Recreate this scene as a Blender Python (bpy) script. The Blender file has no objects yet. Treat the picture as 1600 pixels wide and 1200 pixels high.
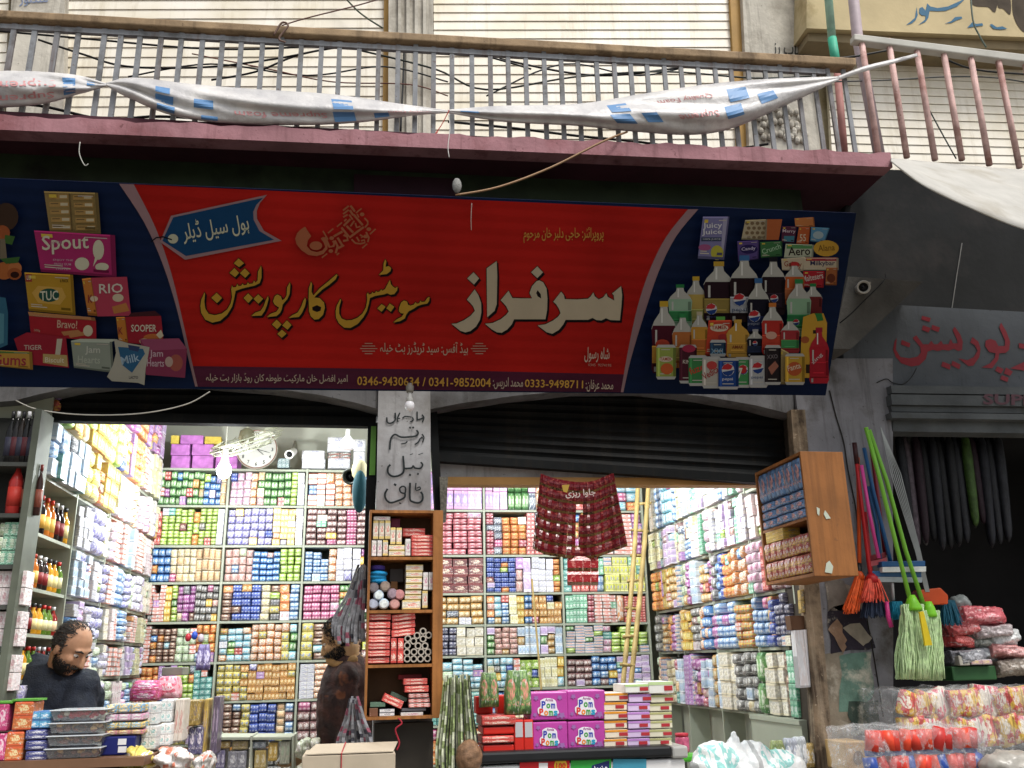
import bpy, bmesh, math, random, unicodedata
from mathutils import Vector as V, Matrix, Euler
from mathutils.geometry import tessellate_polygon
R = random.Random(7)
scene = bpy.context.scene
col = scene.collection
rad = math.radians

# ------------------------------------------------------------------ camera
FPX, PITCH, YAW, ROLL = 1400.0, rad(17.2), rad(9.6), rad(-1.2)
CAM = V((0, 0, 1.6))
fw = V((math.sin(YAW) * math.cos(PITCH), math.cos(YAW) * math.cos(PITCH), math.sin(PITCH)))
r0 = V((math.cos(YAW), -math.sin(YAW), 0)); u0 = r0.cross(fw)
rt = r0 * math.cos(ROLL) + u0 * math.sin(ROLL)
up = u0 * math.cos(ROLL) - r0 * math.sin(ROLL)
cd = bpy.data.cameras.new('camera'); cam = bpy.data.objects.new('camera', cd); col.objects.link(cam)
cd.sensor_width = 36; cd.lens = FPX / 1600 * 36; cd.clip_end = 500; cd.clip_start = 0.05
cam.matrix_world = Matrix(((rt.x, up.x, -fw.x, CAM.x), (rt.y, up.y, -fw.y, CAM.y), (rt.z, up.z, -fw.z, CAM.z), (0, 0, 0, 1)))
scene.camera = cam

# ------------------------------------------------------------------ light
scene.view_settings.view_transform = 'Standard'; scene.view_settings.look = 'None'
scene.view_settings.gamma = 1; scene.view_settings.exposure = 0.75
SUN_EL, SUN_ROT = rad(60), rad(148)
w = bpy.data.worlds.new('World'); scene.world = w; w.use_nodes = True
nt = w.node_tree; bg = nt.nodes['Background']
sky = nt.nodes.new('ShaderNodeTexSky'); sky.sky_type = 'NISHITA'; sky.sun_disc = False
sky.sun_elevation = SUN_EL; sky.sun_rotation = SUN_ROT; sky.dust_density = 4; sky.air_density = 1.2; sky.ozone_density = 1
hs = nt.nodes.new('ShaderNodeHueSaturation'); hs.inputs['Saturation'].default_value = 0.3
nt.links.new(sky.outputs[0], hs.inputs['Color']); nt.links.new(hs.outputs[0], bg.inputs[0])
bg.inputs[1].default_value = 0.095
sl = bpy.data.lights.new('sun', 'SUN'); sl.energy = 1.5; sl.angle = rad(14); sl.color = (1, .96, .9)
so = bpy.data.objects.new('sun', sl); col.objects.link(so)
# sky sun_rotation is measured clockwise from +Y seen from above
sd = V((math.sin(SUN_ROT) * math.cos(SUN_EL), math.cos(SUN_ROT) * math.cos(SUN_EL), math.sin(SUN_EL)))
so.rotation_euler = sd.to_track_quat('Z', 'Y').to_euler()
LAMP_A, LAMP_B, LAMP_C = 35, 74, 46      # watts of the two lit shop bulbs
scene.cycles.use_denoising = True
scene.cycles.max_bounces = 8

# ------------------------------------------------------------------ helpers
def ray(px, py): return rt * ((px - 800) / FPX) + up * ((600 - py) / FPX) + fw
def at(px, py, y): d = ray(px, py); return CAM + d * (y / d.y)
def atx(px, py, x): d = ray(px, py); return CAM + d * (x / d.x)
def atz(px, py, z): d = ray(px, py); return CAM + d * ((z - CAM.z) / d.z)
def plane_y(y): return lambda px, py, off=0: at(px, py, y - off)
SGK, SGZ, SGY = 0.63, 2.95, 4.5
def sg(px, py, off=0):          # the leaning sign board's plane
    d = ray(px, py)
    return CAM + d * ((SGY - off - SGK * (CAM.z - SGZ)) / (d.y + SGK * d.z))

def lin(h):
    h = h.lstrip('#'); c = [int(h[i:i + 2], 16) / 255 for i in (0, 2, 4)]
    return tuple(x / 12.92 if x <= .04045 else ((x + .055) / 1.055) ** 2.4 for x in c) + (1,)

class NB:                        # node builder
    def __init__(s, name):
        s.m = bpy.data.materials.new(name); s.m.use_nodes = True; s.t = s.m.node_tree
        s.b = s.t.nodes['Principled BSDF']
    def n(s, typ, **kw):
        x = s.t.nodes.new(typ)
        for k, v in kw.items(): setattr(x, k, v)
        return x
    def l(s, a, b): s.t.links.new(a, b)
    def put(s, sock, v):
        if hasattr(v, 'is_output') or isinstance(v, bpy.types.NodeSocket): s.l(v, sock)
        else: sock.default_value = v
    def math(s, op, a, b=0.0, c=None):
        x = s.n('ShaderNodeMath', operation=op); s.put(x.inputs[0], a); s.put(x.inputs[1], b)
        if c is not None: s.put(x.inputs[2], c)
        return x.outputs[0]
    def mix(s, f, a, b, mode='MIX'):
        x = s.n('ShaderNodeMix', data_type='RGBA', blend_type=mode)
        s.put(x.inputs[0], f); s.put(x.inputs[6], a); s.put(x.inputs[7], b); return x.outputs[2]
    def noise(s, vec, scale, detail=3, rough=.55, out=0):
        x = s.n('ShaderNodeTexNoise'); x.inputs['Scale'].default_value = scale; x.inputs['Detail'].default_value = detail
        x.inputs['Roughness'].default_value = rough
        if vec is not None: s.l(vec, x.inputs['Vector'])
        return x.outputs[out]
    def ramp(s, f, lo, hi):
        x = s.n('ShaderNodeMapRange'); s.put(x.inputs[0], f); x.inputs[1].default_value = lo; x.inputs[2].default_value = hi
        return x.outputs[0]
    def bump(s, h, strength=.3, dist=.01):
        x = s.n('ShaderNodeBump'); x.inputs['Strength'].default_value = strength; x.inputs['Distance'].default_value = dist
        s.l(h, x.inputs['Height']); s.l(x.outputs[0], s.b.inputs['Normal'])

MATS = {}
def mat(name, h, rough=.6, var=.25, scale=6, bump=0, metal=0, dirt=None, dirt_lo=.52, dirt_hi=.7, spec=.3, bscale=None, alpha=1, streak=None, grain=0):
    if name in MATS: return MATS[name]
    k = NB(name); c = lin(h)
    tc = k.n('ShaderNodeTexCoord').outputs['Object']
    nz = k.noise(tc, scale, 5)
    dark = tuple(x * (1 - var) for x in c[:3]) + (1,); lite = tuple(min(1, x * (1 + var * .6)) for x in c[:3]) + (1,)
    cc = k.mix(k.ramp(nz, .3, .7), dark, lite)
    if dirt:
        n2 = k.noise(tc, scale * .45, 8, .65)
        cc = k.mix(k.ramp(n2, dirt_lo, dirt_hi), cc, lin(dirt))
    if streak:       # rain streaks and grime running down
        mp = k.n('ShaderNodeMapping'); mp.inputs['Scale'].default_value = (7, 7, .45); k.l(tc, mp.inputs[0])
        sv = k.math('MULTIPLY', k.ramp(k.noise(mp.outputs[0], 1.6, 6, .7), .52, .72), .75)
        cc = k.mix(sv, cc, lin(streak))
        spk = k.math('GREATER_THAN', k.noise(tc, 34, 3, .6), .69); cc = k.mix(k.math('MULTIPLY', spk, .6), cc, lin(streak))
    if grain:
        mp = k.n('ShaderNodeMapping'); mp.inputs['Scale'].default_value = (26, 26, 1.3); k.l(tc, mp.inputs[0])
        gv = k.ramp(k.noise(mp.outputs[0], 1.5, 6, .6), .42, .62); cc = k.mix(k.math('MULTIPLY', gv, grain), cc, tuple(x * .42 for x in c[:3]) + (1,))
    k.put(k.b.inputs['Base Color'], cc)
    k.b.inputs['Roughness'].default_value = rough; k.b.inputs['Metallic'].default_value = metal
    k.b.inputs['Specular IOR Level'].default_value = spec
    k.b.inputs['Alpha'].default_value = alpha
    if bump: k.bump(k.noise(tc, bscale or scale * 6, 4), bump, .01)
    MATS[name] = k.m; return k.m

def flat(h, rough=.5, spec=.3): return mat('print ' + h, h, rough, .06, 9, spec=spec)

def emis(name, h, st):
    k = NB(name); k.b.inputs['Base Color'].default_value = lin(h)
    k.b.inputs['Emission Color'].default_value = lin(h); k.b.inputs['Emission Strength'].default_value = st
    return k.m

class MB:
    def __init__(s): s.v = []; s.f = []; s.mi = []
    def face(s, pts, m=0):
        b = len(s.v); s.v += [tuple(p) for p in pts]; s.f.append(tuple(range(b, b + len(pts)))); s.mi.append(m); return s
    def add(s, vs, fs, m=0):
        b = len(s.v); s.v += [tuple(p) for p in vs]; s.f += [tuple(b + i for i in f) for f in fs]; s.mi += [m] * len(fs); return s
    def box(s, x0, x1, y0, y1, z0, z1, m=0):
        return s.hexa([(x0, y0, z0), (x1, y0, z0), (x1, y0, z1), (x0, y0, z1)], [(x0, y1, z0), (x1, y1, z0), (x1, y1, z1), (x0, y1, z1)], m)
    def hexa(s, a, b, m=0):      # front polygon a (ccw seen from the front) and back polygon b
        n = len(a); return s.add(list(a) + list(b), [tuple(range(n)), tuple(range(2 * n - 1, n - 1, -1))] + [(i, n + i, n + (i + 1) % n, (i + 1) % n) for i in range(n)], m)
    def slab(s, pts, d, m=0):    # polygon pushed back by vector d
        d = V(d); return s.hexa([V(p) for p in pts], [V(p) + d for p in pts], m)
    def tube(s, pts, r, n=6, m=0):
        pts = [V(p) for p in pts]; k = len(pts); rs = r if isinstance(r, (list, tuple)) else [r] * k
        vs = []; a = None
        for i, p in enumerate(pts):
            t = (pts[min(i + 1, k - 1)] - pts[max(i - 1, 0)])
            t = t.normalized() if t.length > 1e-9 else V((0, 0, 1))
            if a is None: a = t.orthogonal().normalized()
            else:
                a = a - t * a.dot(t); a = a.normalized() if a.length > 1e-6 else t.orthogonal().normalized()
            b = t.cross(a)
            vs += [p + (a * math.cos(2 * math.pi * j / n) + b * math.sin(2 * math.pi * j / n)) * rs[i] for j in range(n)]
        fs = [(i * n + j, i * n + (j + 1) % n, (i + 1) * n + (j + 1) % n, (i + 1) * n + j) for i in range(k - 1) for j in range(n)]
        fs += [tuple(range(n - 1, -1, -1)), tuple(range((k - 1) * n, k * n))]
        return s.add(vs, fs, m)
    def lathe(s, prof, c, n=14, m=0, M=None):
        c = V(c); vs = []
        for r, z in prof:
            for j in range(n):
                p = V((r * math.cos(2 * math.pi * j / n), r * math.sin(2 * math.pi * j / n), z))
                vs.append(c + (M @ p if M else p))
        k = len(prof)
        fs = [(i * n + j, i * n + (j + 1) % n, (i + 1) * n + (j + 1) % n, (i + 1) * n + j) for i in range(k - 1) for j in range(n)]
        fs += [tuple(range(n - 1, -1, -1)), tuple(range((k - 1) * n, k * n))]
        return s.add(vs, fs, m)
    def ell(s, c, rx, ry, rz, n=12, M=None, m=0):
        h = max(6, n * 2 // 3)
        prof = [(max(1e-4, math.sin(math.pi * i / h)), -math.cos(math.pi * i / h)) for i in range(h + 1)]
        S = Matrix.Diagonal((rx, ry, rz)); return s.lathe(prof, c, n, m, (M @ S) if M else S)
    def build(s, name, mats, parent=None, smooth=False, bevel=0, kind=None):
        me = bpy.data.meshes.new(name); me.from_pydata(s.v, [], s.f)
        for mm in (mats if isinstance(mats, (list, tuple)) else [mats]): me.materials.append(mm)
        me.polygons.foreach_set('material_index', s.mi)
        if smooth: me.polygons.foreach_set('use_smooth', [True] * len(s.f))
        me.update()
        o = bpy.data.objects.new(name, me); col.objects.link(o)
        if parent: own(o, parent)
        if bevel:
            b = o.modifiers.new('bevel', 'BEVEL'); b.width = bevel; b.segments = 2; b.limit_method = 'ANGLE'
        if kind: o['kind'] = kind
        return o

def root_loc(p):
    l = V(p.location)
    while p.parent: p = p.parent; l = V(p.location) if p.type == 'EMPTY' else l
    return l
def own(o, parent):
    o.parent = parent
    r = parent
    while r.parent: r = r.parent
    if parent is r: o.matrix_parent_inverse = Matrix.Translation(-V(r.location))
def tag(o, label, cat, group=None):
    o['label'] = label; o['category'] = cat
    if group: o['group'] = group
    return o
def thing(name, label, cat, loc=(0, 0, 0), group=None):
    o = bpy.data.objects.new(name, None); col.objects.link(o); o.location = loc; o.empty_display_size = .05
    return tag(o, label, cat, group)
def solid(o, t, off=0):
    m = o.modifiers.new('solid', 'SOLIDIFY'); m.thickness = t; m.offset = off; return o

# ---- lettering: Arabic shaping to presentation forms, glyph meshes laid on a surface
FORMS = {}
for c in list(range(0xFB50, 0xFE00)) + list(range(0xFE70, 0xFF00)):
    d = unicodedata.decomposition(chr(c)).split()
    if len(d) == 2 and d[0] in ('<isolated>', '<final>', '<initial>', '<medial>'):
        FORMS.setdefault(int(d[1], 16), {})[d[0][1:-1]] = chr(c)
def shape(s):
    out = []
    for i, ch in enumerate(s):
        f = FORMS.get(ord(ch))
        if not f: out.append(ch); continue
        p = FORMS.get(ord(s[i - 1]), {}) if i else {}
        n = FORMS.get(ord(s[i + 1]), {}) if i < len(s) - 1 else {}
        a = 'initial' in p; b = 'initial' in f and 'final' in n
        out.append(f.get('medial' if a and b else 'final' if a else 'initial' if b else 'isolated', ch))
    return ''.join(reversed(out))
TXT = {}
def glyphs(s, bold=0):
    if (s, bold) in TXT: return TXT[(s, bold)]
    cu = bpy.data.curves.new('lettering', 'FONT'); cu.body = s; cu.resolution_u = 2; cu.offset = bold
    o = bpy.data.objects.new('lettering', cu); col.objects.link(o)
    dg = bpy.context.evaluated_depsgraph_get(); me = o.evaluated_get(dg).to_mesh()
    vs = [v.co.copy() for v in me.vertices]; fs = [tuple(p.vertices) for p in me.polygons]
    o.evaluated_get(dg).to_mesh_clear(); bpy.data.objects.remove(o); bpy.data.curves.remove(cu)
    if not vs: vs = [V((0, 0, 0)), V((1, 0, 0)), V((0, 1, 0))]; fs = [(0, 1, 2)]
    x0 = min(v.x for v in vs); x1 = max(v.x for v in vs); y0 = min(v.y for v in vs); y1 = max(v.y for v in vs)
    r = ([((v.x - x0) / max(1e-6, x1 - x0), (v.y - y0) / max(1e-6, y1 - y0)) for v in vs], fs)
    TXT[(s, bold)] = r; return r
def text_to(mb, s, fn, bold=0, m=0):   # fn(u, v) -> 3D point, u and v from 0 to 1
    vs, fs = glyphs(s, bold); return mb.add([fn(u, v) for u, v in vs], fs, m)
def text_px(mb, s, a, b, h, pl, off, bold=0, m=0):   # a, b: lower left and lower right corner in picture units, h: height
    dx, dy = b[0] - a[0], b[1] - a[1]; L = math.hypot(dx, dy)
    return text_to(mb, s, lambda u, v: pl(a[0] + dx * u + dy / L * h * v, a[1] + dy * u - dx / L * h * v, off), bold, m)
def poly_px(mb, pts, pl, off=0, holes=(), m=0):
    loops = [[V((x, y, 0)) for x, y in pts]] + [[V((x, y, 0)) for x, y in h] for h in holes]
    tris = tessellate_polygon(loops); flatp = [p for l in loops for p in l]
    w3 = [pl(p.x, p.y, off) for p in flatp]
    fs = []
    for t in tris:
        a, b, c = (w3[i] for i in t)
        n = (b - a).cross(c - a)
        fs.append(t if n.dot(CAM - a) > 0 else t[::-1])
    return mb.add(w3, fs, m)
def crop(pts, ox, oy, s): return [(ox + x / s, oy + y / s) for x, y in pts]
def stroke_px(mb, pts, wd, pl, off=0, m=0):     # brush stroke of width wd (or one width per point)
    ws = wd if isinstance(wd, (list, tuple)) else [wd] * len(pts)
    L, Rr = [], []
    for i, (x, y) in enumerate(pts):
        x0, y0 = pts[max(0, i - 1)]; x1, y1 = pts[min(len(pts) - 1, i + 1)]
        d = math.hypot(x1 - x0, y1 - y0) or 1
        nx, ny = -(y1 - y0) / d * ws[i] / 2, (x1 - x0) / d * ws[i] / 2
        L.append((x + nx, y + ny)); Rr.append((x - nx, y - ny))
    for i in range(len(pts) - 1):
        o = off + i * .00004
        q = [pl(*L[i], o), pl(*L[i + 1], o), pl(*Rr[i + 1], o), pl(*Rr[i], o)]
        n = (q[1] - q[0]).cross(q[2] - q[0]); mb.face(q if n.dot(CAM - q[0]) > 0 else q[::-1], m)
def smooth_path(pts, k=4):        # Catmull-Rom
    out = []
    P = [pts[0]] + list(pts) + [pts[-1]]
    for i in range(1, len(P) - 2):
        for j in range(k):
            t = j / k; a, b, c, d = (V(P[i + q]) for q in (-1, 0, 1, 2))
            out.append(.5 * (2 * b + (c - a) * t + (2 * a - 5 * b + 4 * c - d) * t * t + (3 * b - a - 3 * c + d) * t ** 3))
    out.append(V(pts[-1])); return out
def sp2(pts, k=4): return [(p.x, p.y) for p in smooth_path([(x, y, 0) for x, y in pts], k)]

# ================================================================== SETTING
YP, YS, YB, YU = 4.7, 4.85, 7.4, 5.5     # pillar face, shutter, packet front on the back shelves, upstairs wall
def struct(name, mb, m, **k): return mb.build(name, m, kind='structure', **k)
struct('ground', MB().box(-60, 60, -60, 60, -.3, 0), mat('street dust', '#7d776d', .9, .3, 1.5, .3, dirt='#5a554d'))
struct('shop_floor', MB().box(-2.6, 6.5, 4.3, 9.2, .004, .3), mat('floor concrete', '#8b857a', .8, .3, 3, .2, dirt='#5f5a52'))

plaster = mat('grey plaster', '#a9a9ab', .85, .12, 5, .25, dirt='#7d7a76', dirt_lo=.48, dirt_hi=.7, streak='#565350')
plaster_in = mat('inner whitewash', '#a9a99b', .7, .08, 3, .1)
green_dk = mat('dark green beam paint', '#26331f', .7, .35, 4, .2, dirt='#14160f')
maroon = mat('maroon soffit paint', '#43202b', .75, .25, 3, .2, dirt='#2f1119', dirt_lo=.55)
pinkp = mat('faded pink fascia paint', '#a2757c', .8, .22, 5, .35, dirt='#7d4a4e', dirt_lo=.5, dirt_hi=.72, streak='#5f3a3c')
beige = mat('cream wall paint', '#e2d8b8', .8, .15, 3, .2, dirt='#a8946a', dirt_lo=.55)
stone = mat('stone pilaster', '#c9c4b8', .85, .2, 5, .4, dirt='#8f887c', streak='#6d675c')
steel_dk = mat('dark shutter steel', '#131516', .65, .3, 4, .1, dirt='#0b0a09', spec=.12, streak='#26211b')
wood = mat('varnished pine', '#a56d3a', .5, .25, 7, .15, dirt='#7d4f28', dirt_lo=.55, grain=.6)
wood_or = mat('orange stained ply', '#9a6435', .6, .25, 4, .15, dirt='#8a5426', dirt_lo=.52, grain=.4, streak='#7a5230')
tan = mat('tan beam', '#b98d52', .6, .2, 5, .1)

bld = thing('shop_building', 'two storey shop building with pink edged balcony and two roller fronts', 'building', (0, 4.7, 0))
def part(name, mb, m, p=bld, **k): return mb.build(name, m, p, **k)
# pillars
def px_slab(pts, y, d): return MB().slab([at(x, yy, y) for x, yy in pts][::-1], (0, d, 0))
pil = part('pillar', px_slab([(592, 560), (672, 560), (676, 1210), (582, 1210)], YP, .34), plaster)
# writing painted on the middle pillar
ink = flat('#1c2426', .6)
wm = MB(); PL = plane_y(YP)
for k, (pts, wd) in enumerate([
    ([(540, 130), (562, 165), (545, 215)], 16), ([(558, 165), (520, 180), (478, 192)], 15), ([(485, 95), (487, 195)], 15),
    ([(430, 160), (442, 190), (408, 212)], 14), ([(318, 172), (350, 150), (422, 158)], 14), ([(290, 108), (262, 170), (268, 215)], 15), ([(262, 175), (292, 172)], 12),
    ([(235, 108), (236, 190), (185, 228), (147, 215), (140, 160)], 18),
    ([(540, 350), (562, 390), (547, 446)], 16), ([(548, 385), (518, 405), (500, 440), (458, 470)], 16),
    ([(478, 305), (497, 340), (470, 372), (385, 384), (300, 384), (235, 355), (196, 385), (182, 430), (174, 528)], 20), ([(397, 284), (412, 272)], 22), ([(432, 282), (448, 270)], 22), ([(305, 462), (350, 455), (374, 432)], 14),
    ([(525, 670), (547, 700), (522, 740), (460, 735), (440, 712), (420, 737), (340, 742)], 20), ([(325, 598), (336, 740), (316, 800), (240, 832), (182, 820), (152, 780), (155, 730), (182, 698)], 22),
    ([(485, 800), (505, 806)], 22), ([(393, 812), (415, 818)], 22), ([(500, 585), (552, 566)], 9), ([(404, 584), (438, 574)], 9),
    ([(472, 905), (470, 985), (520, 977), (512, 952), (478, 968)], 14), ([(405, 903), (403, 1080), (430, 1118), (500, 1132), (545, 1100), (546, 1040), (525, 1008)], 22),
    ([(320, 942), (352, 960), (347, 1020), (300, 1012), (288, 968), (320, 942)], 18), ([(347, 1020), (340, 1072), (262, 1110), (182, 1130), (132, 1092), (120, 1030), (150, 972)], 22),
    ([(222, 918), (248, 934)], 24), ([(280, 1132), (305, 1140)], 14)]):
    pts = sp2(crop(pts, 585, 630, 7.27)) if len(pts) > 2 else crop(pts, 585, 630, 7.27)
    stroke_px(wm, pts, wd / 7.27, PL, .003 + k * .0004)
wm.build('painted_writing', ink, pil)
pr = part('pillar', px_slab([(1237, 560), (1395, 560), (1396, 1230), (1312, 1230)], YP, .5), mat('stained plaster', '#838388', .9, .25, 4, .35, dirt='#524d47', dirt_lo=.48, dirt_hi=.62, streak='#3c3935'))
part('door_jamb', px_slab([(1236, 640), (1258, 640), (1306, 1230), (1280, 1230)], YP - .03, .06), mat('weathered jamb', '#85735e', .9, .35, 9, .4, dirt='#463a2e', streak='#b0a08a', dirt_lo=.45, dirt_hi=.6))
# crack line
cm = MB(); stroke_px(cm, sp2([(1296, 610), (1306, 650), (1318, 690), (1325, 735), (1338, 800), (1344, 870), (1352, 950), (1366, 1030), (1380, 1120)]), 2.2, PL, .004); cm.build('crack', flat('#23201d', .9), pr)
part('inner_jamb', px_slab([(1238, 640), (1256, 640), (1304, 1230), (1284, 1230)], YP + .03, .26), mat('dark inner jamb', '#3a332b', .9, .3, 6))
# torn posters on the pillar
def torn(pts, h, off, name, y=YP, n=3):
    r = random.Random(len(pts) * 7 + int(pts[0][0])); q = []
    for i, (x, yv) in enumerate(pts):
        x2, y2 = pts[(i + 1) % len(pts)]
        for j in range(n):
            t = j / n; q.append((x + (x2 - x) * t + r.uniform(-3, 3), yv + (y2 - yv) * t + r.uniform(-3, 3)))
    m = MB(); poly_px(m, q, plane_y(y), off); return m.build(name, mat('poster ' + h, h, .85, .35, 14, .2, dirt='#b9b3a4', dirt_lo=.55), pr)
torn([(1292, 955), (1330, 935), (1352, 960), (1366, 1012), (1330, 1018), (1300, 1020)], '#2b2630', .004, 'torn_poster')
torn([(1318, 980), (1345, 972), (1362, 1000), (1350, 1012)], '#8b8374', .007, 'torn_poster')
torn([(1294, 985), (1308, 965), (1325, 1000), (1318, 1020)], '#8a6f5a', .008, 'torn_poster')
torn([(1314, 1024), (1360, 1018), (1366, 1080), (1352, 1108), (1312, 1110)], '#5f7d70', .005, 'torn_poster')
torn([(1326, 1098), (1372, 1096), (1374, 1150), (1330, 1152)], '#37453d', .007, 'torn_poster')
torn([(1284, 1022), (1316, 1020), (1330, 1110), (1334, 1190), (1304, 1192)], '#857c6c', .0035, 'torn_poster')
torn([(1300, 905), (1350, 920), (1358, 962), (1300, 950)], '#96897a', .003, 'torn_poster')
torn([(1286, 900), (1320, 905), (1328, 950), (1292, 955)], '#7e766d', .004, 'torn_poster')
# lintel wall with two shallow arches
archL = [(-60, 632), (22, 626), (60, 616), (110, 606), (190, 596), (300, 596), (420, 606), (500, 617), (560, 630), (594, 640)]
archR = [(668, 640), (720, 630), (800, 619), (900, 609), (1000, 608), (1100, 619), (1180, 633), (1240, 648)]
lin_pts = [(-60, 300)] + [(-60, 640)] + archL[1:] + archR + [(1240, 300)]
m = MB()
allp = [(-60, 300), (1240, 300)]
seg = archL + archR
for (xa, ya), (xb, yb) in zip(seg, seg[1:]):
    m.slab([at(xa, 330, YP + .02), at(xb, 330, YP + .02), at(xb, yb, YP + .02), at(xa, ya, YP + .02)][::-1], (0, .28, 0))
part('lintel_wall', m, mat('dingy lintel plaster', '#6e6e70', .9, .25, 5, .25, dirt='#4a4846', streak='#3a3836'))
# roller shutters, half open: corrugated sheets
def shutter(pts, y, pitch=.055, amp=.012):   # pts: tl, tr, br, bl in picture units
    tl, tr, br, bl = [at(a, b, y) for a, b in pts]
    h = max(tl.z, tr.z) - min(bl.z, br.z); n = max(6, int(h / pitch) * 4); mb = MB()
    rows = []
    for i in range(n + 1):
        t = i / n; off = V((0, amp * abs(math.sin(math.pi * t * n / 4)), 0))
        rows.append((tl.lerp(bl, t) + off, tr.lerp(br, t) + off))
    vs = [p for rw in rows for p in rw]; b = V((0, .03, 0))
    mb.add(vs, [(2 * i, 2 * i + 2, 2 * i + 3, 2 * i + 1) for i in range(n)])
    mb.add([v + b for v in vs], [(2 * i, 2 * i + 1, 2 * i + 3, 2 * i + 2) for i in range(n)])
    return mb
s1 = part('roller_shutter', shutter([(-60, 560), (592, 560), (588, 652), (-40, 640)], YS), steel_dk)
MB().slab([at(-40, 640, YS - .02), at(588, 652, YS - .02), at(587, 666, YS - .02), at(-38, 655, YS - .02)][::-1], (0, .06, 0)).build('bottom_bar', steel_dk, s1)
s2 = part('roller_shutter', shutter([(672, 560), (1240, 560), (1236, 745), (676, 708)], YS), steel_dk)
MB().slab([at(676, 708, YS - .02), at(1236, 745, YS - .02), at(1236, 758, YS - .02), at(678, 720, YS - .02)][::-1], (0, .06, 0)).build('bottom_bar', steel_dk, s2)
part('transom_panel', MB().slab([at(676, 700, YS + .06), at(1240, 735, YS + .06), at(1238, 747, YS + .06), at(690, 746, YS + .06)][::-1], (0, .04, 0)), plaster)
part('wooden_beam', MB().slab([at(690, 745, YS + .05), at(1200, 747, YS + .05), at(1200, 758, YS + .05), at(692, 757, YS + .05)][::-1], (0, .1, 0)), tan)
# guide rails beside the openings
rail = part('guide_rail', MB().slab([at(575, 660, YS - .05), at(592, 660, YS - .05), at(580, 950, YS - .05), at(566, 950, YS - .05)][::-1], (0, .1, 0)), steel_dk)
MB().slab([at(580, 666, YS - .06), at(588, 666, YS - .06), at(586, 742, YS - .06), at(577, 742, YS - .06)][::-1], (0, .01, 0)).build('painted_strip', mat('leaf green paint', '#5d8f3a', .6), rail)
part('guide_rail', MB().slab([at(672, 640, YS - .05), at(683, 640, YS - .05), at(692, 810, YS - .05), at(681, 810, YS - .05)][::-1], (0, .1, 0)), steel_dk)
# shell of the shop room
XL, XR = -1.75, 2.62; ZC = 3.62
part('back_wall', MB().box(XL - .1, XR + .1, YB + .42, YB + .55, .3, ZC), plaster_in)
part('side_wall', MB().box(XL - .45, XL - .09, YP + .3, YB + .42, .3, ZC), plaster_in)
part('side_wall', MB().box(XR - .01, XR + .1, YP + .3, YB + .42, .3, ZC), plaster_in)
part('ceiling', MB().box(XL - .1, XR + .1, YP + .3, YB + .6, ZC, ZC + .12), plaster_in)
# left outer pier
part('pier', MB().box(-2.9, -2.02, YP, YP + .4, 0, 3.4), plaster)
# balcony: slab, fascia, soffit beam
ZB = 4.23
def zf(x, yy): return at(x, yy, 4.3).z
part('soffit_slab', MB().slab([V((-3.6, 4.31, ZB - .01)), V((3.05, 4.31, 4.37)), V((3.05, 4.31, 4.45)), V((-3.6, 4.31, ZB + .06))], (0, 1.3, 0)), maroon)
r9 = random.Random(3)
m = MB()
xs = [-3.6 + i * .07 for i in range(96)]
top = lambda x: 4.288 + (x + 1.88) * .0345
for i in range(len(xs) - 1):
    a, b = xs[i], min(xs[i + 1], 3.05)
    if a >= 3.05: break
    ja, jb = [.012 * math.sin(a * 9) * math.sin(a * 23 + 1), .012 * math.sin(b * 9) * math.sin(b * 23 + 1)]
    za, zb = 4.205 + (a + 1.87) * .0326, 4.205 + (b + 1.87) * .0326
    m.slab([V((a, 4.28, za)), V((b, 4.28, zb)), V((b, 4.28, top(b) + jb)), V((a, 4.28, top(a) + ja))], (0, .1, 0))
part('balcony_fascia', m, pinkp)
part('beam', MB().slab([V((-3.6, 4.6, 3.8)), V((2.62, 4.6, 3.95)), V((2.62, 4.6, 4.38)), V((-3.6, 4.6, 4.24))], (0, .2, 0)), green_dk)
part('beam', MB().slab([at(553, 272, 4.58), at(715, 279, 4.58), at(715, 312, 4.58), at(553, 306, 4.58)][::-1], (0, .03, 0)), mat('dark maroon patch', '#2d1320', .8))
# upstairs wall and its beige slatted shutters
part('upper_wall', MB().box(-4.5, 6.0, YU + .1, YU + .3, 4.3, 8.5), beige)
slat = NB('cream slats'); tcs = slat.n('ShaderNodeTexCoord').outputs['Object']
sp = slat.n('ShaderNodeSeparateXYZ'); slat.l(tcs, sp.inputs[0])
c0 = slat.mix(slat.ramp(slat.noise(tcs, 3, 6), .35, .7), lin('#f0ebdf'), lin('#ddd4bd'))
mpS = slat.n('ShaderNodeMapping'); mpS.inputs['Scale'].default_value = (6, 6, .5); slat.l(tcs, mpS.inputs[0]); c0 = slat.mix(slat.math('MULTIPLY', slat.ramp(slat.noise(mpS.outputs[0], 1.5, 6, .7), .52, .75), .5), c0, lin('#9c8a62'))
slat.put(slat.b.inputs['Base Color'], c0); slat.b.inputs['Roughness'].default_value = .5
def slats(pts, name, pitch=.075):
    tl, tr, br, bl = [at(a, b, YU) for a, b in pts]
    n = int((tl.z - bl.z) / pitch); mb = MB()
    for i in range(n):
        z0, z1 = i / n, (i + .965) / n
        a, b, c, d = bl.lerp(tl, z0), br.lerp(tr, z0), br.lerp(tr, z1), bl.lerp(tl, z1)
        k = V((0, -.007, 0)); vs = [a + k, b + k, c, d, a + V((0, .02, 0)), b + V((0, .02, 0)), c + V((0, .02, 0)), d + V((0, .02, 0))]
        mb.add(vs, [(0, 1, 2, 3), (0, 4, 5, 1), (3, 2, 6, 7), (0, 3, 7, 4), (1, 5, 6, 2)])
    return part(name, mb, slat.m)
slats([(100, -140), (607, -140), (600, 330), (104, 330)], 'slatted_shutter')
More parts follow.
